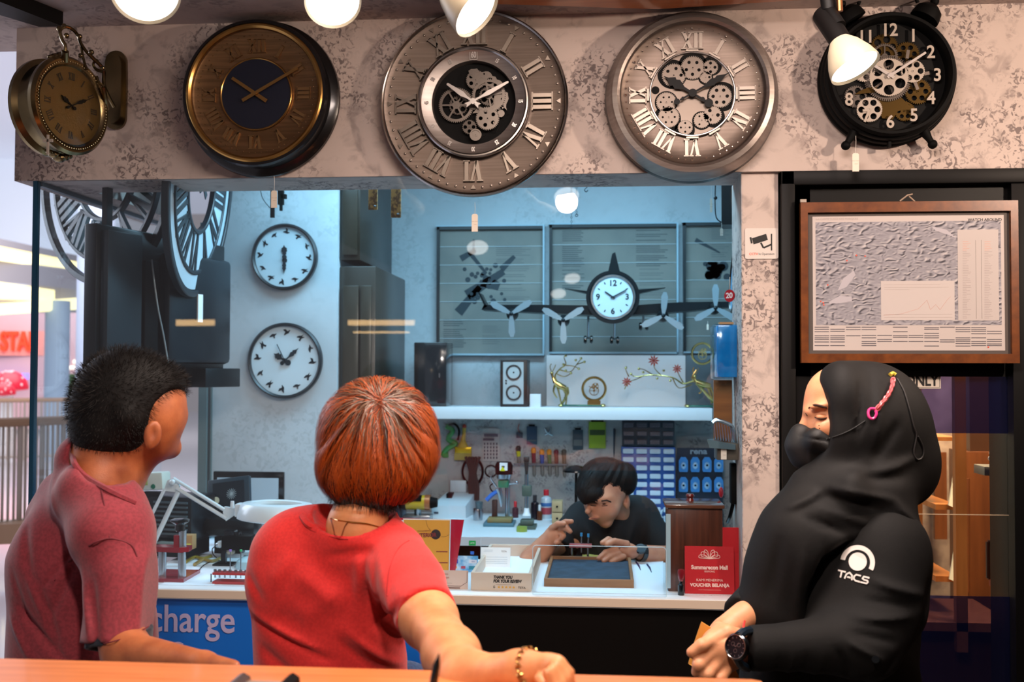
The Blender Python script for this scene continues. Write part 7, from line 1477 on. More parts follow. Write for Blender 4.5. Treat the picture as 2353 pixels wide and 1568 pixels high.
sh.cap((215, 1135, 2.06), (258, 1222, 2.02), 84, 82, k=.05); sh.cap((195, 1060, 2.12), (215, 1130, 2.12), 66, 92, k=.02); sh.cap((300, 1190, 2.16), (315, 1500, 2.2), 30, 42, k=.03)
sh.ell((238, 1040, 2.1), (74, 66, 84), (0, 0, 35), k=.006, op='-'); sh.cap((250, 1010, 2.1), (300, 1090, 2.1), 70, 54, k=.006, op='-'); sh.ell((246, 1052, 2.03), (78, 64, 80), (0, 0, -30), k=.006, op='-')
for a, b, w, am in (((205, 1280), (150, 1400), 9, -5), ((125, 1330), (175, 1480), 10, -5), ((60, 1370), (190, 1500), 9, -7), ((90, 1300), (150, 1420), 8, 4), ((50, 1300), (110, 1450), 7, -3), ((40, 1400), (110, 1500), 9, 5), ((70, 1200), (110, 1330), 12, -4), ((215, 1235), (130, 1335), 5, -3.5), ((260, 1260), (310, 1400), 12, 4), ((300, 1280), (330, 1430), 9, -4), ((210, 1400), (260, 1480), 9, -3), ((130, 1090), (170, 1180), 12, 3)): sh.fold(a, b, w, am)
Xs, Fs = sh.mesh(0, 990, 400, 1600, 1.78, 2.42, .0052); shirt = mesh_obj('shirt', [(Xs, Fs)], M_mar1, man)
seam('sleeve_seam', sh, [(125, 1335), (160, 1290), (205, 1255), (250, 1238), (300, 1252), (315, 1280)], .0016, mat('seam_maroon', '#6a1f2a', rough=.8), shirt)
seam('collar_rib', sh, [(166, 1040), (172, 1068), (196, 1096), (240, 1122), (280, 1142), (312, 1156)], .006, M_mar1, shirt, .002); seam('shoulder_seam', sh, [(232, 1122), (240, 1160), (252, 1236)], .0014, mat('seam_maroon', '#6a1f2a'), shirt)
seam('hem_stitch', sh, [(192, 1490), (240, 1480), (300, 1462), (342, 1440)], .0012, mat('seam_maroon', '#6a1f2a'), shirt)
un = Fig(1.95); un.cap((280, 1400, 1.95), (272, 1492, 1.925), 72, 74, k=.01, cutb=True); un.cap((280, 1380, 1.95), (272, 1520, 1.92), 62, 60, k=.004, op='-'); Xu, Fu = un.mesh(180, 1440, 380, 1540, 1.8, 2.1, .004); mesh_obj('undershirt_sleeve', [(Xu, Fu)], cloth('navy_cuff', '#101828'), man)
# hair cap and short strands
hc = Fig(2.12)
hc.ell((290, 918, 2.12), (119, 117, 96), k=.02); hc.ell((258, 962, 2.12), (88, 90, 96), k=.03); hc.ell((264, 998, 2.12), (84, 56, 94), k=.03); hc.ell((372, 882, 2.14), (50, 38, 62), k=.03); hc.ell((318, 955, 2.11), (50, 60, 94), k=.02)
hc.ops.append(('ell', hc.p(418, 985, 2.1), v3([hc.r(x) for x in (66, 92, 110)]), np.eye(3, dtype=np.float32), .008, '-')); hc.ell((356, 1014, 2.04), (22, 44, 40), k=.006, op='-'); hc.ell((300, 1095, 2.1), (90, 52, 120), (0, 0, 12), k=.008, op='-')
Xh, Fh = hc.mesh(150, 780, 450, 1070, 1.95, 2.32, .0036); hair = mesh_obj('hair', [(Xh, Fh)], M_hair1, man)
R_ = on_surface(hc, Xh, 15000); g = hc.grad(R_); pxs, pys = px_of(R_); wh = hc.p(232, 872, 2.04); tang = R_-wh; tang /= np.linalg.norm(tang, axis=-1, keepdims=True); dr = g*.75+tang*.55+rng.normal(0, .22, R_.shape); dr[:, 1] += np.where(pys > 950, -.4, 0)
strands('hair_strands', hc, R_, dr.astype(np.float32), rng.uniform(.006, .016, len(R_))*np.where(pys > 960, .45, 1), 2, .0009, [M_hair1, M_hair1b], rng.integers(0, 2, len(R_)), man, follow=False)
MB().tube([Vector(q) for q in toworld(f.hit([404, 414, 421], [893, 886, 884], .0015))], [.001, .0018, .0008], 6).build('eyebrow', M_hair1, man, world=True)

# ---------------------------------------------------------------- woman in red
red = person('woman in red T-shirt with short auburn hair, seen from behind, forearm on the counter', 765, 1300, 2.02)
M_sk2 = skin('skin_woman', '#dc9a68', '#c67f50'); M_red = cloth('shirt_red', '#dc2c2a', '#cf2524', bump=.15); M_h1 = mat('hair_auburn', '#6a290a', rough=.55, spec=.3); M_h2 = mat('hair_copper', '#9c4412', rough=.52, spec=.3); M_h3 = mat('hair_deep', '#2a1006', rough=.4); M_h4 = mat('hair_greyed', '#6e5240', rough=.4)
f = Fig(2.0); f.ell((868, 1015, 2.02), (112, 118, 104), k=.02); f.cap((842, 1110, 1.99), (820, 1215, 1.98), 56, 62, k=.02); f.cap((925, 1085, 2.06), (900, 1120, 2.05), 42, 30, k=.02)
f.ell((744, 1050, 2.01), (10, 30, 18), (0, 0, 6), k=.006); f.cap((820, 1215, 1.99), (815, 1245, 2.03), 62, 70, k=.03); f.fold((765, 1150), (890, 1158), 5, -2.2); f.fold((762, 1165), (880, 1172), 4, -1.6)
X1, F1 = f.mesh(700, 870, 1020, 1260, 1.82, 2.2, .0036)
ar = Fig(1.65); ar.cap((915, 1320, 1.93), (985, 1425, 1.78), 52, 60, k=.02); ar.cap((985, 1425, 1.78), (1040, 1506, 1.62), 60, 58, k=.03); ar.cap((1035, 1508, 1.62), (1070, 1562, 1.52), 60, 58, k=.03); ar.cap((1075, 1562, 1.52), (1200, 1541, 1.44), 57, 41, k=.03); ar.cap((1190, 1541, 1.44), (1250, 1537, 1.42), 40, 35, k=.02)
ar.ell((1268, 1538, 1.41), (38, 34, 22), (0, 0, 14), k=.012)
for i, (a, b, c) in enumerate((((1285, 1520), (1308, 1546), (1314, 1580)), ((1278, 1530), (1300, 1560), (1304, 1592)), ((1268, 1540), (1288, 1572), (1290, 1600)), ((1258, 1548), (1272, 1580), (1274, 1604)))):
    Dz = 1.405-.012*i; ar.cap((*a, Dz), (*b, Dz-.004), 13, 12, k=.005); ar.cap((*b, Dz-.004), (*c, Dz-.01), 12, 10, k=.003)
ar.cap((1240, 1560, 1.39), (1262, 1592, 1.37), 13, 11, k=.006)
X2, F2 = ar.mesh(850, 1270, 1370, 1640, 1.3, 2.0, .0036); inn = Fig(2.02); inn.cap((815, 1250, 2.05), (765, 1450, 2.08), 70, 120, k=.03, flat=.7); inn.cap((820, 1290, 2.04), (900, 1310, 1.97), 50, 45, k=.03); inn.cap((900, 1310, 1.97), (960, 1390, 1.84), 45, 48, k=.02); Xq, Fq = inn.mesh(600, 1200, 1010, 1560, 1.75, 2.3, .012)
mesh_obj('body', [(X1, F1), (X2, F2), (Xq, Fq)], M_sk2, red)
for x, y, r in ((990, 1418, 3), (1018, 1432, 4), (978, 1408, 2.2)): pass
sh = Fig(2.02)
sh.cap((745, 1330, 2.05), (765, 1600, 2.05), 168, 176, k=.04, flat=.8); sh.cap((655, 1268, 2.04), (660, 1330, 2.04), 70, 84, k=.04); sh.cap((870, 1290, 2.0), (850, 1400, 2.02), 80, 96, k=.05)
sh.cap((800, 1225, 2.0), (690, 1240, 2.03), 58, 56, k=.04); sh.cap((800, 1228, 2.0), (905, 1278, 1.98), 56, 60, k=.04)
sh.cap((900, 1290, 1.96), (945, 1345, 1.88), 74, 76, k=.04); sh.cap((925, 1318, 1.92), (980, 1414, 1.785), 76, 73, k=.02, cutb=True)
sh.cap((825, 1185, 2.0), (815, 1225, 2.0), 84, 90, k=.03); sh.ell((818, 1168, 2.0), (98, 48, 106), (18, 0, 7), k=.006, op='-')
for a, b, w, am in (((700, 1290), (790, 1360), 24, 6), ((650, 1390), (720, 1420), 22, -4), ((580, 1395), (760, 1470), 9, 5), ((590, 1408), (780, 1490), 9, -5), ((840, 1240), (835, 1400), 10, 3), ((855, 1260), (870, 1420), 9, -3), ((880, 1250), (900, 1390), 8, -2.5), ((900, 1260), (935, 1370), 9, 2), ((870, 1400), (950, 1500), 12, -6), ((810, 1420), (930, 1530), 10, 5), ((790, 1440), (890, 1540), 10, -4), ((610, 1470), (700, 1530), 14, -5), ((690, 1250), (640, 1330), 18, 4), ((765, 1260), (880, 1240), 12, -4), ((960, 1300), (900, 1400), 8, -4), ((575, 1310), (620, 1370), 12, -4), ((820, 1330), (700, 1400), 28, 4)): sh.fold(a, b, w, am)
Xs, Fs = sh.mesh(530, 1150, 1080, 1640, 1.62, 2.32, .005); shirt = mesh_obj('shirt', [(Xs, Fs)], M_red, red); M_rs = mat('seam_red', '#a81a1c', rough=.8)
seam('collar_rib', sh, [(694, 1186), (714, 1208), (768, 1224), (800, 1228)], .0065, M_red, shirt, .001); seam('collar_seam', sh, [(694, 1196), (714, 1219), (768, 1236), (800, 1240)], .0011, M_rs, shirt); seam('sleeve_seam', sh, [(940, 1243), (915, 1262), (895, 1310), (890, 1370)], .0013, M_rs, shirt); seam('hem_stitch', sh, [(912, 1424), (950, 1400), (990, 1378), (1018, 1362)], .0011, M_rs, shirt)
seam('necklace', f, [(736, 1180), (760, 1192), (800, 1200), (840, 1204), (872, 1212)], .0014, M_gold, red, .001)
p0, p1 = Vector(toworld(ar.p(1225, 1537, 1.43))), Vector(toworld(ar.p(1250, 1537, 1.42))); bm_ = MB(); ax = (p1-p0).normalized()
Mb = T(Vector(toworld(ar.p(1222, 1540, 1.432)))) @ (ax+Vector((0, 0, .22))).to_track_quat('Z', 'Y').to_matrix().to_4x4()
for i in range(34): a = 2*PI*i/34; bm_.torus(.0030, .0011, 8, 5, Mb @ T(.0275*math.cos(a), .0275*math.sin(a), 0) @ Matrix.Rotation(a, 4, 'Z') @ RX(90 if i % 2 else 35) @ S(1, 1.3, 1))
bm_.build('bracelet', M_gold, red, world=True)
# jeans waistband seen below the shirt
hc = Fig(2.0); hc.ell((868, 1000, 2.02), (128, 124, 116), k=.02); hc.ell((872, 1055, 2.0), (122, 88, 104), k=.03); hc.cap((800, 1090, 1.98), (890, 1100, 1.98), 56, 60, k=.03)
hc.ell((985, 1145, 2.1), (66, 60, 120), (0, 0, -30), k=.01, op='-'); hc.ell((735, 1160, 2.1), (42, 46, 90), k=.01, op='-')
for i_ in range(26): a_ = -2.2+i_*.176+rng.uniform(-.05, .05); hc.fold((868+30*math.sin(a_), 925-20*math.cos(a_)), (868+128*math.sin(a_), 1045-140*math.cos(a_)*(1 if abs(a_) > 1.3 else -.6)), 5, rng.choice([-1.6, 1.4, -2.2]))
Xh, Fh = hc.mesh(700, 850, 1030, 1190, 1.80, 2.22, .004); hair = mesh_obj('hair', [(Xh, Fh)], M_h1, red)
R_ = on_surface(hc, Xh, 21000, lambda P: (px_of(P)[1] < 1125)); g = hc.grad(R_); pxs, pys = px_of(R_); cr_ = hc.p(868, 925, 1.92); tang = R_-cr_; tang[:, 1] -= .02; tang /= np.linalg.norm(tang, axis=-1, keepdims=True); dn = v3((0, -1, 0)); u = np.clip((pys-900)/120, 0, 1)[:, None]; dr = tang*(1-u)+dn*u+rng.normal(0, .10, R_.shape); dr[:, 0] += np.where(pys > 1040, -(pxs-850)*.0035, 0)
dist = np.hypot(pxs-862, pys-915); az_ = np.arctan2(R_[:, 0]-cr_[0], -(R_[:, 1]-cr_[1])*.6+.001); cl = np.sin(az_*23+np.sin(pys*.02)*2)+.8*np.sin(az_*51+1.3)+.5*np.sin(pys*.05+az_*9)+rng.normal(0, .7, len(R_)); mid = np.where(cl > .6, 1, np.where(cl < -.7, 2, 0)); mid = np.where((pys > 1075) & (rng.random(len(R_)) < .5), 2, mid); mid = np.where((dist < 62) & (rng.random(len(R_)) < .5), 3, mid)
mid = np.where((np.abs(pxs-(895+(pys-915)*.25)) < 14) & (pys < 1010) & (rng.random(len(R_)) < .45), 3, mid)
strands('hair_strands', hc, R_, dr.astype(np.float32), np.minimum(rng.uniform(.05, .11, len(R_)), np.clip((1150-pys)*.0009+.01, .02, .2)), 9, .0012, [M_h1, M_h2, M_h3, M_h4], mid, red, lift=(.004+.0035*np.clip(cl, -1, 1.5)+rng.uniform(0, .003, len(R_))).astype(np.float32), curl=.16, grav=v3((0, -.3, 0)))
nc = Fig(2.0); nc.cap((800, 1118, 1.975), (888, 1122, 1.975), 46, 46, k=.02); nc.ell((846, 1138, 1.985), (66, 32, 60), k=.02); Xn, Fn = nc.mesh(720, 1050, 960, 1190, 1.8, 2.1, .004); mesh_obj('nape_hair', [(Xn, Fn)], mat('nape_dark', '#180d0a', rough=.6), red)
R_ = on_surface(nc, Xn, 5000); g = nc.grad(R_); dr = g*.35+v3((0, -1, 0))+rng.normal(0, .2, R_.shape); strands('nape_strands', nc, R_, dr.astype(np.float32), rng.uniform(.008, .018, len(R_)), 2, .0008, [mat('nape_dark', '#180d0a')], np.zeros(len(R_), int), red, follow=False)
MB().ball(Vector(toworld(f.p(942, 1128, 1.99))), .003, 8).build('earring', mat('earring_gold', '#f0d8a8', rough=.1, metal=1), red, world=True)
jn = Fig(2.08); jn.cap((700, 1610, 2.1), (930, 1600, 2.1), 90, 80, k=.02, flat=.8); Xj, Fj = jn.mesh(560, 1500, 1010, 1700, 1.9, 2.3, .008); mesh_obj('jeans', [(Xj, Fj)], cloth('denim', '#2c4a74', '#203a60'), red)
# ---------------------------------------------------------------- woman in black hijab
hj = person('woman in black headscarf, black mask and black jacket, holding an envelope, facing left', 1960, 1300, 2.18)
M_sk3 = skin('skin_hijab_woman', '#e0a077', '#cf8a60'); M_bk = cloth('scarf_black', '#0a0909', '#060505', rough=.72, bump=.12, sheen=0); M_bk.node_tree.nodes['Principled BSDF'].inputs['Specular IOR Level'].default_value = .3; M_jk = cloth('jacket_black', '#080707', '#050505', rough=.78, sheen=0); M_jk.node_tree.nodes['Principled BSDF'].inputs['Specular IOR Level'].default_value = .3; M_mask = cloth('mask_black', '#070707', rough=.6, sheen=0)
f = Fig(2.18)
f.ell((1975, 945, 2.18), (118, 112, 86), k=.02); f.ell((1922, 905, 2.18), (64, 56, 62), k=.03); f.ell((1900, 985, 2.18), (50, 72, 62), k=.03)        # cranium, forehead, face
f.ell((1912, 1062, 2.18), (40, 30, 40), k=.03); f.ell((1866, 946, 2.165), (16, 9, 24), k=.012); f.ell((1886, 932, 2.13), (26, 8, 14), (0, 0, 10), k=.012)  # chin, brow ridge
f.cap((1868, 950, 2.18), (1836, 994, 2.18), 8, 13, k=.012); f.ell((1905, 985, 2.125), (30, 22, 16), k=.02); f.ell((1886, 958, 2.118), (18, 8, 10), (0, 0, -8), k=.006, op='-'); f.ell((1887, 959, 2.125), (13, 6.5, 9), (0, 0, -8), k=.003)
f.cap((1950, 1060, 2.2), (1990, 1130, 2.2), 50, 56, k=.03)
X1, F1 = f.mesh(1790, 820, 2110, 1180, 2.0, 2.36, .003)
# hands: near (left) hand over the far one
h = Fig(2.0)
h.cap((1735, 1492, 2.0), (1700, 1490, 1.99), 34, 33, k=.02); h.cap((1698, 1488, 1.99), (1650, 1492, 1.985), 38, 40, k=.02); h.ell((1662, 1480, 1.985), (42, 40, 22), (0, 0, -15), k=.02); h.ell((1655, 1515, 1.985), (38, 30, 20), (0, 0, -20), k=.02)
for A, B, C, r0, r1 in (((1645, 1466, 1.975), (1612, 1484, 1.955), (1590, 1500, 1.955), 15, 13), ((1642, 1492, 1.972), (1606, 1528, 1.95), (1600, 1545, 1.96), 15, 12), ((1655, 1515, 1.97), (1625, 1550, 1.95), (1616, 1572, 1.96), 15, 12), ((1675, 1528, 1.975), (1656, 1562, 1.955), (1650, 1590, 1.965), 14, 11)):
    h.cap(A, B, r0+1, r0, k=.008); h.cap(B, C, r0, r1, k=.004)
h.cap((1672, 1452, 1.98), (1652, 1444, 2.0), 16, 13, k=.01); h.cap((1652, 1444, 2.0), (1640, 1456, 2.02), 13, 11, k=.006)
h.fold((1690, 1445), (1640, 1460), 3, -1.2)
h.cap((1712, 1416, 2.1), (1672, 1446, 2.08), 34, 32, k=.02); h.ell((1658, 1462, 2.08), (34, 30, 20), k=.015); h.cap((1650, 1470, 2.06), (1618, 1496, 2.05), 12, 10, k=.006); h.cap((1655, 1480, 2.06), (1622, 1512, 2.05), 12, 10, k=.006); h.cap((1662, 1500, 2.06), (1640, 1532, 2.04), 12, 10, k=.006)
X2, F2 = h.mesh(1560, 1380, 1780, 1620, 1.9, 2.18, .0026); inn = Fig(2.14); inn.cap((1985, 1110, 2.2), (1970, 1300, 2.2), 50, 90, k=.03, flat=.8); inn.cap((1980, 1230, 2.16), (2035, 1270, 2.09), 60, 55, k=.03); inn.cap((2035, 1270, 2.09), (2010, 1430, 2.05), 52, 52, k=.02); inn.cap((2010, 1440, 2.04), (1730, 1491, 1.99), 50, 30, k=.02); inn.cap((1900, 1290, 2.2), (1712, 1416, 2.1), 50, 30, k=.03); Xq, Fq = inn.mesh(1690, 1070, 2150, 1560, 1.9, 2.4, .012)
mesh_obj('body', [(X1, F1), (X2, F2), (Xq, Fq)], M_sk3, hj)
# brows, lashes, moles
MB().tube([Vector(q) for q in toworld(f.hit([1858, 1872, 1890, 1900], [938, 931, 935, 938], .001))], [.0012, .0024, .0028, .001], 6, smooth=4).build('eyebrow', mat('brow_brown', '#3a2218', rough=.8), hj, world=True)
MB().tube([Vector(q) for q in toworld(f.hit([1872, 1882, 1894, 1900], [959, 963, 963, 960], .0006))], [.0006, .0013, .0013, .0006], 6, smooth=4).build('eyelashes', M_blackm, hj, world=True); MB().tube([Vector(q) for q in toworld(f.hit([1851, 1855], [950, 956], .001))], [.0006, .001], 6).build('far_lashes', M_blackm, hj, world=True)
for x, y in ((1882, 978), (1883, 985)): MB().ball(Vector(toworld(f.hit([x], [y], 0))[0]), .0012, 6).build('mole', mat('brow_brown', '#3a2218'), hj, world=True)
# mask
mk = Fig(2.18); mk.ell((1872, 1030, 2.18), (58, 52, 58), k=.02); mk.cap((1838, 996, 2.18), (1830, 1022, 2.18), 18, 20, k=.03); mk.cap((1880, 1010, 2.13), (1925, 1040, 2.11), 28, 14, k=.02); mk.ell((1868, 1058, 2.18), (44, 24, 44), k=.02)
mk.ell((1925, 975, 2.13), (42, 30, 44), (0, 0, -20), k=.008, op='-'); mk.ell((1918, 1062, 2.10), (14, 18, 30), k=.008, op='-'); mk.fold((1830, 1000), (1890, 1008), 3, -1.5); mk.fold((1845, 1030), (1850, 1075), 3, 1)
Xm, Fm = mk.mesh(1800, 950, 1960, 1110, 2.03, 2.32, .003); mask = mesh_obj('face_mask', [(Xm, Fm)], M_mask, hj); seam('mask_strap', mk, [(1900, 1010), (1915, 1004), (1925, 1000)], .0015, M_mask, mask); 
# scarf over the head
sc = Fig(2.18)
sc.ell((1990, 952, 2.18), (128, 122, 98), k=.02); sc.ell((2040, 1010, 2.19), (104, 138, 100), (0, 0, 18), k=.04); sc.cap((1965, 1000, 2.16), (1985, 1090, 2.16), 92, 92, k=.05); sc.ell((2070, 1080, 2.2), (78, 84, 84), k=.04); sc.ell((1935, 868, 2.18), (40, 30, 60), k=.03)
sc.cap((1925, 1095, 2.16), (1880, 1115, 2.14), 40, 40, k=.04)
# opening for the face
sc.ell((1930, 925, 2.15), (54, 92, 78), k=.02); sc.ell((1922, 1010, 2.15), (52, 70, 76), k=.03)
sc.ell((1836, 958, 2.12), (68, 150, 400), (0, 0, 1), k=.004, op='-')
# cape
sc.cap((1935, 1150, 2.14), (1870, 1250, 2.12), 100, 120, k=.05, flat=.9); sc.cap((1870, 1250, 2.12), (1812, 1400, 2.12), 118, 108, k=.06, flat=.75); sc.cap((2010, 1160, 2.12), (2040, 1225, 2.1), 84, 76, k=.05); sc.cap((1830, 1330, 2.14), (1806, 1440, 2.14), 110, 100, k=.05, flat=.75)
sc.cap((1860, 1112, 2.14), (1960, 1120, 2.06), 28, 34, k=.03)
sc.plane((1900, 1462, 2.1), (.12, -1, 0)); sc.ops.append(('ell', sc.p(2040, 1420, 1.98), v3([sc.r(x) for x in (168, 176, 175)]), np.eye(3, dtype=np.float32), .01, '-'))
for a, b, w, am in (((1860, 1100), (2010, 1130), 9, 4), ((1850, 1118), (1990, 1155), 9, -3.5), ((1830, 1140), (1960, 1185), 10, 4), ((1812, 1165), (1900, 1200), 9, -5), ((1960, 1180), (1880, 1300), 10, -5), ((1925, 1200), (1870, 1340), 12, 5), ((1850, 1220), (1835, 1420), 10, -4), ((1800, 1230), (1790, 1400), 12, 4), ((1870, 1300), (1850, 1440), 9, 4), ((1760, 1200), (1740, 1350), 12, -3), ((2040, 1080), (1920, 1085), 12, -3), ((2080, 1040), (1960, 1075), 11, 3.5), ((1990, 880), (1975, 1010), 10, 3), ((2030, 960), (1965, 1050), 12, -4), ((1945, 870), (1935, 1000), 8, -3), ((2000, 1130), (2060, 1190), 10, 5), ((1960, 1190), (1900, 1250), 8, 5), ((1770, 1150), (1850, 1110), 9, 5)): sc.fold(a, b, w, am)
Xc, Fc_ = sc.mesh(1660, 800, 2200, 1500, 1.86, 2.42, .0052); scarf = mesh_obj('headscarf', [(Xc, Fc_)], M_bk, hj)
seam('ear_strap', sc, [(1912, 1006), (1935, 998), (1960, 986), (1988, 968)], .0014, M_mask, mask, .001)
ic = Fig(2.18); ic.ell((1950, 912, 2.18), (66, 62, 72), k=.02); ic.ell((1872, 915, 2.18), (32, 62, 80), k=.006, op='-'); Xi, Fi = ic.mesh(1860, 830, 2030, 990, 2.0, 2.34, .004); mesh_obj('undercap', [(Xi, Fi)], M_bk, hj)
# jacket: torso, near arm, far arm
jk = Fig(2.12)
jk.cap((1990, 1280, 2.2), (1950, 1600, 2.2), 132, 150, k=.05, flat=.85); jk.cap((1860, 1300, 2.18), (1850, 1600, 2.2), 130, 130, k=.05, flat=.8)
jk.cap((2035, 1250, 2.08), (2030, 1400, 2.04), 84, 86, k=.04); jk.cap((2030, 1390, 2.04), (1985, 1480, 2.0), 88, 78, k=.03); jk.cap((1990, 1478, 2.0), (1745, 1490, 1.985), 76, 48, k=.03, cutb=False); jk.cap((1760, 1490, 1.985), (1722, 1490, 1.985), 50, 50, k=.01, cutb=True)
jk.cap((2030, 1290, 2.08), (1960, 1420, 2.08), 96, 104, k=.05); jk.cap((1950, 1330, 2.12), (1900, 1430, 2.12), 90, 90, k=.05); jk.cap((1760, 1360, 2.22), (1700, 1412, 2.12), 50, 42, k=.03, cutb=True)
jk.cap((1800, 1520, 2.18), (1790, 1640, 2.18), 92, 100, k=.03); jk.cap((2010, 1540, 2.12), (2060, 1660, 2.12), 90, 80, k=.04)
for a, b, w, am in (((1950, 1300), (2060, 1330), 9, 5), ((1930, 1340), (2060, 1350), 9, -3), ((1900, 1370), (2030, 1372), 9, 5), ((1890, 1400), (1990, 1420), 9, -3.5), ((1880, 1415), (1960, 1460), 8, 5), ((1860, 1430), (1900, 1500), 7, -4), ((2090, 1300), (2050, 1430), 12, -4), ((2000, 1440), (1900, 1540), 10, -3), ((1800, 1440), (1790, 1540), 5, -1.5), ((1770, 1440), (1765, 1540), 5, 1.5), ((1740, 1444), (1738, 1538), 4, -1.5), ((1830, 1440), (1822, 1545), 6, 1.5)): jk.fold(a, b, w, am)
Xj, Fj = jk.mesh(1640, 1140, 2220, 1680, 1.80, 2.46, .0052); jacket = mesh_obj('jacket', [(Xj, Fj)], M_jk, hj)
seam('scarf_hem', sc, [(1885, 1330), (1893, 1300), (1930, 1262), (1985, 1240), (2050, 1232), (2100, 1228)], .002, M_bk, scarf)
# patch on the sleeve
cx_, cy_ = 1970, 1295; rot = math.radians(14)
def rp(x, y): return (cx_+x*math.cos(rot)-y*math.sin(rot), cy_+x*math.sin(rot)+y*math.cos(rot))
M_pt = mat('patch_white', '#ded6d0', rough=.6); both = Fig(2.12); both.ops = jk.ops+[o if o[0] != 'plane' else o for o in []]
jk_all = jk
arc = [rp(40*math.cos(a), -2+40*math.sin(a)) for a in np.linspace(PI*.98, PI*2.08, 22)]+[rp(29*math.cos(a), -2+29*math.sin(a)) for a in np.linspace(PI*2.08, PI*.98, 22)]
b = MB(); H = toworld(jk.hit([p[0] for p in arc], [p[1] for p in arc], .0015)); H = [tuple(x) for x in H]; b.add(H, [(i, i+1, 42-i, 43-i) for i in range(21)]); b.build('patch_arc', M_pt, jacket, world=True, sm=0)
decal('patch_disc', jk, [[rp(21*math.cos(a), -4+21*math.sin(a)) for a in np.linspace(0, 2*PI, 24, endpoint=False)]], M_pt, jacket, .0015)
def pstroke(pts, w=3.6):
    out = []
    for (x0, y0), (x1, y1) in zip(pts[:-1], pts[1:]):
        L_ = math.hypot(x1-x0, y1-y0) or 1; nx, ny = -(y1-y0)/L_*w/2, (x1-x0)/L_*w/2; ex, ey = (x1-x0)/L_*w*.3, (y1-y0)/L_*w*.3
        out.append([rp(x0+nx-ex, y0+ny-ey), rp(x1+nx+ex, y1+ny+ey), rp(x1-nx+ex, y1-ny+ey), rp(x0-nx-ex, y0-ny-ey)])
    return out
for L_ in ([[(-38, 26), (-22, 26)], [(-30, 26), (-30, 40)]], [[(-20, 40), (-18, 30), (-12, 25), (-5, 30), (-3, 40)], [(-14, 36), (-8, 36)]], [[(14, 26), (4, 26), (0, 31), (1, 37), (6, 40), (15, 40)]], [[(34, 26), (22, 26), (20, 31), (24, 33), (32, 33), (34, 36), (32, 40), (18, 40)]]):
    decal('patch_letter', jk, [q for s_ in L_ for q in pstroke(s_)], M_pt, jacket, .0018)
# pink chain clip and cord on the scarf
cp = [(2052, 872), (2051, 884), (2047, 896), (2041, 908), (2033, 919), (2024, 930), (2016, 940)]; H = [Vector(q) for q in toworld(sc.hit([p[0] for p in cp], [p[1] for p in cp], .003))]; b = MB(); chain = thing('chain_clip', 'pink and coral chain with a pink lobster clasp clipped to the black headscarf', 'clip', T(H[0]))
for i in range(len(H)-1):
    for s_ in (0, .5):
        m_ = H[i].lerp(H[i+1], s_+.25); d_ = (H[i+1]-H[i]).normalized(); Q = T(m_) @ d_.to_track_quat('X', 'Z').to_matrix().to_4x4() @ RX(90 if s_ else 20); b.torus(.0052, .0019, 12, 6, Q @ S(1.35, .8, 1))
b.build('links', mat('chain_coral', '#e0686c', rough=.3, coat=.4), chain, world=True); H2 = [Vector(q) for q in toworld(sc.hit([2012, 2000, 1995, 1998, 2008, 2014, 2012], [940, 940, 948, 960, 962, 952, 944], .005))]; MB().tube(H2, .0026, 8, smooth=4).build('clasp', mat('clasp_pink', '#e23a86', rough=.3, coat=.4), chain, world=True)
H3 = [Vector(q) for q in toworld(sc.hit([2045, 2052, 2058], [862, 858, 862], .003))]; MB().tube(H3, .004, 8).build('gold_bead', mat('bead_yellow', '#c8b040', rough=.3), chain, world=True)
seam('lanyard_cord', sc, [(2062, 870), (2078, 900), (2090, 940), (2100, 980), (2106, 1000), (2100, 1040), (2108, 1056), (2120, 1050), (2122, 1030), (2110, 1003)], .0013, mat('cord_grey', '#2a2828', rough=.5), chain, .002)
# wrist watch, red cord, envelope, jacket button
wt = thing('wrist_watch', 'dark chronograph wrist watch on the left wrist of the woman in black', 'watch', T(Vector(toworld(h.p(1700, 1486, 1.95))))); wp = Vector(toworld(h.p(1693, 1487, 1.925)))
nrm = (CAM_LOC-wp).normalized()+R3 @ Vector((-.75, .05, 0)); Mw = T(wp) @ nrm.to_track_quat('Z', 'Y').to_matrix().to_4x4()
MB().lathe([(.021, -.008), (.0235, -.004), (.0235, .002), (.021, .005), (.019, .004)], 40, Mw).build('case', mat('watch_steel', '#4a5058', rough=.2, metal=1), wt, world=True); MB().lathe([(.0195, .003), (0, .003)], 36, Mw).build('dial', mat('watch_dial', '#0c0f16', rough=.25), wt, world=True, sm=0)
b = MB(); b.ring(.0195, .0215, .003, .0062, 40, Mw, bev=.0005); b.build('bezel', M_chrome, wt, world=True); b = MB()
for i in range(12): b.bar((.0145*math.sin(i*PI/6), .0145*math.cos(i*PI/6)), (.0175*math.sin(i*PI/6), .0175*math.cos(i*PI/6)), .0012, .0032, .0036, Mw)
for x, y in ((0, -.007), (-.006, .004), (.006, .004)): b.ring(.0030, .0037, .0032, .0036, 18, Mw @ T(x, y, 0))
b.bar((0, 0), (.006, .007), .001, .0036, .004, Mw); b.bar((0, 0), (-.005, .003), .0013, .0036, .004, Mw); b.build('markers', M_steel, wt, world=True, sm=0)
q_ = [(1704, 1452, 1.93), (1716, 1450, 1.96), (1722, 1458, 1.99)]; MB().tube([Vector(toworld(h.p(*x))) for x in ((1697, 1462, 1.925), (1708, 1453, 1.94), (1722, 1450, 1.97))], .008, 8, smooth=3).tube([Vector(toworld(h.p(*x))) for x in ((1692, 1512, 1.93), (1702, 1528, 1.94), (1718, 1536, 1.97))], .008, 8, smooth=3).build('strap', mat('strap_navy', '#10202e', rough=.35), wt, world=True)
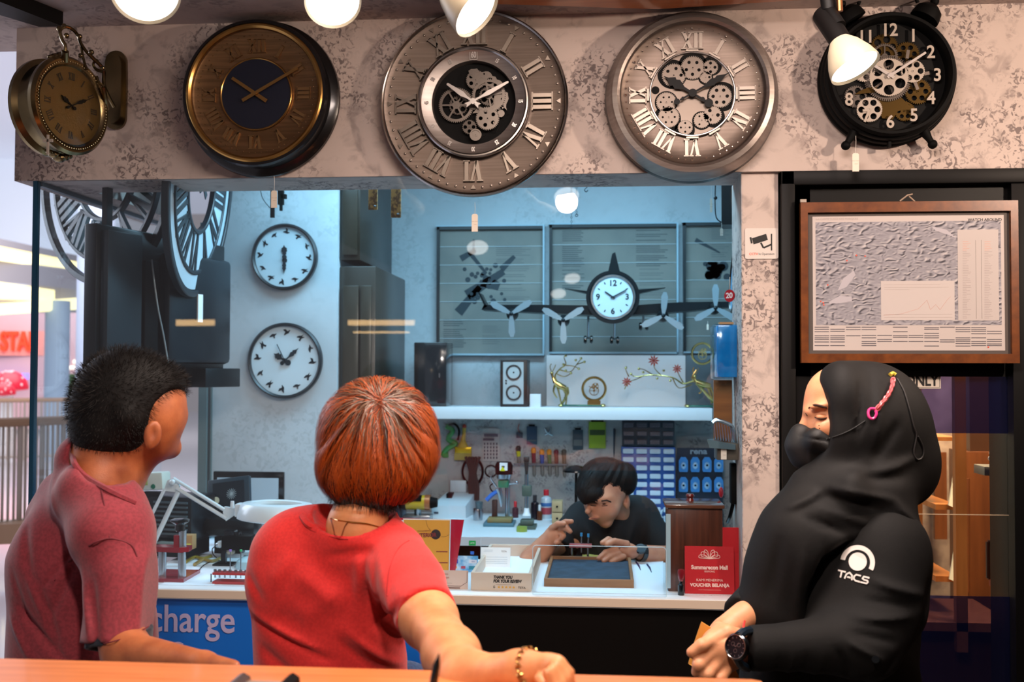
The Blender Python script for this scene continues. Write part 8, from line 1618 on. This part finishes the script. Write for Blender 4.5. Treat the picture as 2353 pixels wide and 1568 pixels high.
b = MB(); b.tube([Vector(toworld(h.p(*x))) for x in ((1711, 1428, 2.05), (1709, 1438, 2.03), (1708, 1450, 2.02), (1718, 1452, 2.01))], .0022, 8, smooth=4); b.build('wrist_cord', mat('cord_red', '#e0302a', rough=.5), hj, world=True)
env = thing('yellow_envelope', 'small yellow-orange paper envelope held by the woman in black', 'envelope', T(Vector(toworld(h.p(1630, 1480, 2.02))))); P_ = [Vector(toworld(h.p(*x))) for x in ((1612, 1430, 2.01), (1648, 1452, 2.01), (1700, 1560, 2.01), (1662, 1580, 2.0), (1582, 1526, 2.01), (1592, 1488, 2.01))]; v = P_+[q+Vector((0, .004, 0)) for q in P_]; n = 6
MB().add(v, [tuple(range(n))[::-1], tuple(range(n, 2*n))]+[(i, (i+1) % n, (i+1) % n+n, i+n) for i in range(n)]).build('paper', mat('envelope_ochre', '#e0a044', rough=.7), env, world=True, sm=0)
bt = Vector(toworld(jk.hit([2012], [1516], .002))[0]); MB().lathe([(0, .001), (.006, .001), (.0065, .003), (.0, .003)], 20, T(bt) @ (CAM_LOC-bt).to_track_quat('Z', 'Y').to_matrix().to_4x4()).build('button', M_gloss, jacket, world=True)

# ---------------------------------------------------------------- technician behind the desk
tc_ = person('young man in a black T-shirt bent over watch repair behind the desk', 1400, 1240, 3.990)
M_sk4 = skin('skin_technician', '#c98d6c', '#b0745a'); M_ts = cloth('tee_black', '#06080b', rough=.85, sheen=0)
f = Fig(3.970)
f.ell((1392, 1112, 3.990), (56, 52, 60), k=.02); f.ell((1384, 1150, 3.930), (44, 52, 46), (20, 0, 8), k=.03); f.cap((1385, 1180, 3.900), (1392, 1200, 3.900), 26, 14, k=.03); f.cap((1354, 1164, 3.880), (1351, 1176, 3.858), 5, 7, k=.012); f.ell((1372, 1148, 3.870), (30, 9, 14), (0, 0, 5), k=.02)
f.ell((1362, 1158, 3.860), (10, 6, 8), k=.006, op='-'); f.ell((1388, 1158, 3.867), (11, 6, 8), k=.006, op='-'); f.ell((1364, 1192, 3.862), (12, 4, 8), (0, 0, 4), k=.006); f.ell((1398, 1172, 3.890), (22, 18, 24), k=.02)
f.ell((1438, 1150, 3.970), (9, 21, 13), (0, -20, 10), k=.006); f.ell((1438, 1148, 3.950), (4, 11, 8), k=.004, op='-'); f.cap((1410, 1170, 4.050), (1415, 1215, 4.110), 36, 40, k=.02)
X1, F1 = f.mesh(1300, 1040, 1490, 1230, 3.790, 4.220, .0042)
ha = Fig(3.870)
# right forearm raised (image left) with hand
ha.cap((1222, 1290, 3.890), (1268, 1238, 3.870), 30, 22, k=.02); ha.ell((1278, 1226, 3.860), (24, 22, 14), (0, 0, 40), k=.015)
for A, B, C in (((1284, 1208, 3.850), (1300, 1200, 3.830), (1313, 1199, 3.815)), ((1290, 1214, 3.845), (1302, 1214, 3.820), (1310, 1222, 3.810)), ((1288, 1226, 3.845), (1294, 1232, 3.825), (1290, 1238, 3.820)), ((1282, 1238, 3.850), (1284, 1244, 3.830), (1278, 1248, 3.825)), ((1268, 1214, 3.850), (1282, 1204, 3.820), (1296, 1204, 3.805))):
    ha.cap(A, B, 7.5, 6.8, k=.005); ha.cap(B, C, 6.8, 5.8, k=.003)
# left hand on the cloth (image right)
ha.cap((1560, 1282, 3.950), (1478, 1272, 3.890), 26, 19, k=.02); ha.ell((1436, 1266, 3.850), (34, 20, 16), (0, 0, -8), k=.02)
for A, B, C in (((1418, 1252, 3.830), (1398, 1240, 3.820), (1384, 1248, 3.800)), ((1414, 1264, 3.820), (1392, 1270, 3.800), (1376, 1284, 3.790)), ((1420, 1272, 3.810), (1400, 1280, 3.795), (1388, 1290, 3.785)), ((1432, 1280, 3.810), (1414, 1288, 3.795), (1404, 1292, 3.790)), ((1440, 1250, 3.830), (1412, 1244, 3.810), (1394, 1252, 3.800))):
    ha.cap(A, B, 8, 7, k=.006); ha.cap(B, C, 7, 6, k=.003)
X2, F2 = ha.mesh(1190, 1180, 1545, 1320, 3.730, 4.030, .0036); inn = Fig(4.070); inn.cap((1412, 1205, 4.130), (1408, 1280, 4.190), 40, 60, k=.03); inn.cap((1400, 1225, 4.150), (1290, 1248, 3.990), 30, 22, k=.03); inn.cap((1290, 1248, 3.990), (1228, 1286, 3.900), 22, 22, k=.02); inn.cap((1420, 1225, 4.150), (1518, 1262, 4.050), 30, 24, k=.03); inn.cap((1518, 1262, 4.050), (1555, 1282, 3.950), 24, 22, k=.02); Xq, Fq = inn.mesh(1195, 1170, 1590, 1330, 3.770, 4.320, .012)
mesh_obj('body', [(X1, F1), (X2, F2), (Xq, Fq)], M_sk4, tc_)
sh = Fig(4.070); sh.cap((1410, 1215, 4.150), (1408, 1330, 4.190), 72, 90, k=.05, flat=.9); sh.cap((1345, 1190, 4.130), (1465, 1185, 4.130), 36, 42, k=.06); sh.cap((1335, 1195, 4.110), (1288, 1242, 4.010), 36, 34, k=.04); sh.cap((1470, 1190, 4.110), (1520, 1260, 4.050), 42, 40, k=.04); sh.cap((1296, 1236, 4.020), (1284, 1262, 3.970), 32, 28, k=.02, cutb=True); sh.cap((1390, 1230, 4.050), (1400, 1330, 4.090), 56, 80, k=.06)
sh.ell((1396, 1170, 3.990), (46, 26, 60), k=.01, op='-')
for a, b, w, am in (((1340, 1190), (1380, 1280), 8, 5), ((1360, 1190), (1420, 1270), 8, -5), ((1460, 1180), (1430, 1270), 8, 5), ((1480, 1190), (1470, 1270), 9, -5), ((1300, 1200), (1330, 1250), 7, -4)): sh.fold(a, b, w, am)
Xs, Fs = sh.mesh(1230, 1120, 1600, 1400, 3.770, 4.390, .0075); mesh_obj('shirt', [(Xs, Fs)], M_ts, tc_)
hc = Fig(3.970); hc.ell((1392, 1102, 3.990), (60, 50, 64), k=.02); [hc.fold((1405+8*i, 1062), (1340+15*i, 1150), 3, (-1.5, 1.5)[i % 2]) for i in range(7)]; hc.ell((1360, 1118, 3.920), (34, 42, 36), (0, 0, -10), k=.03); hc.ell((1440, 1100, 3.990), (22, 34, 50), k=.02); hc.cap((1345, 1130, 3.890), (1352, 1152, 3.870), 18, 8, k=.02)
hc.ell((1362, 1138, 3.880), (28, 18, 22), (0, 0, 10), k=.015); hc.ell((1408, 1176, 3.870), (38, 40, 60), (0, 0, -12), k=.006, op='-'); hc.ell((1360, 1186, 3.850), (30, 32, 60), k=.006, op='-'); hc.ell((1440, 1168, 3.950), (22, 30, 60), k=.008, op='-')
Xh, Fh = hc.mesh(1300, 1030, 1480, 1200, 3.790, 4.170, .0045); mesh_obj('hair', [(Xh, Fh)], M_hair1, tc_)
R_ = on_surface(hc, Xh, 5000); pxs, pys = px_of(R_); cr_ = hc.p(1405, 1058, 4.010); tang = R_-cr_; tang /= np.linalg.norm(tang, axis=-1, keepdims=True); dr = tang+rng.normal(0, .15, R_.shape)
strands('hair_strands', hc, R_, dr.astype(np.float32), rng.uniform(.03, .07, len(R_)), 6, .0016, [M_hair1, M_hair1b], rng.integers(0, 2, len(R_)), tc_, lift=.004, curl=.12, grav=v3((-.1, -.4, .1)))
for q in ([(1354, 1153), (1364, 1150), (1374, 1152)], [(1382, 1152), (1394, 1150), (1404, 1154)]): MB().tube([Vector(x) for x in toworld(f.hit([a[0] for a in q], [a[1] for a in q], .002))], .0022, 6).build('eyebrow', M_hair1, tc_, world=True)
for q in ([(1357, 1162), (1370, 1163)], [(1383, 1163), (1396, 1162)]): MB().tube([Vector(x) for x in toworld(f.hit([a[0] for a in q], [a[1] for a in q], .001))], .0012, 6).build('eyelashes', M_hair1, tc_, world=True)
MB().tube([Vector(x) for x in toworld(f.hit([1358, 1366, 1376], [1191, 1192, 1191], .001))], [.0006, .0016, .0006], 6, smooth=3).build('lips', mat('lips_dusk', '#8a4a42', rough=.5), tc_, world=True)
wt = thing('wrist_watch', 'black wrist watch on the technician\'s wrist above the desk', 'watch', T(W(1470, 1268, 3.830))); ax = (Vector(toworld(ha.p(1478, 1272, 3.890)))-Vector(toworld(ha.p(1436, 1266, 3.850)))).normalized(); Mb = T(Vector(toworld(ha.p(1474, 1271, 3.885)))) @ ax.to_track_quat('Z', 'Y').to_matrix().to_4x4()
MB().ring(.0275, .032, -.010, .010, 40, Mb, bev=.002).build('strap', M_gloss, wt, world=True); wp = W(1472, 1262, 3.845); MB().lathe([(0, -.006), (.019, -.006), (.021, 0), (.019, .005), (0, .005)], 32, T(wp) @ ((CAM_LOC-wp).normalized()+Vector((0, 0, .9))).to_track_quat('Z', 'Y').to_matrix().to_4x4()).build('case', mat('watch_black', '#141a22', rough=.2, coat=.6), wt, world=True)
# logo on the technician's sleeve, at the edge of the wooden cabinet
decal('sleeve_logo', sh, [[(1526+9*math.cos(a), 1180+12*math.sin(a)) for a in np.linspace(PI*.5, PI*1.6, 10)]+[(1526+6*math.cos(a), 1180+9*math.sin(a)) for a in np.linspace(PI*1.6, PI*.5, 10)]], mat('logo_white2', '#c9d4dc'), tc_, .004)
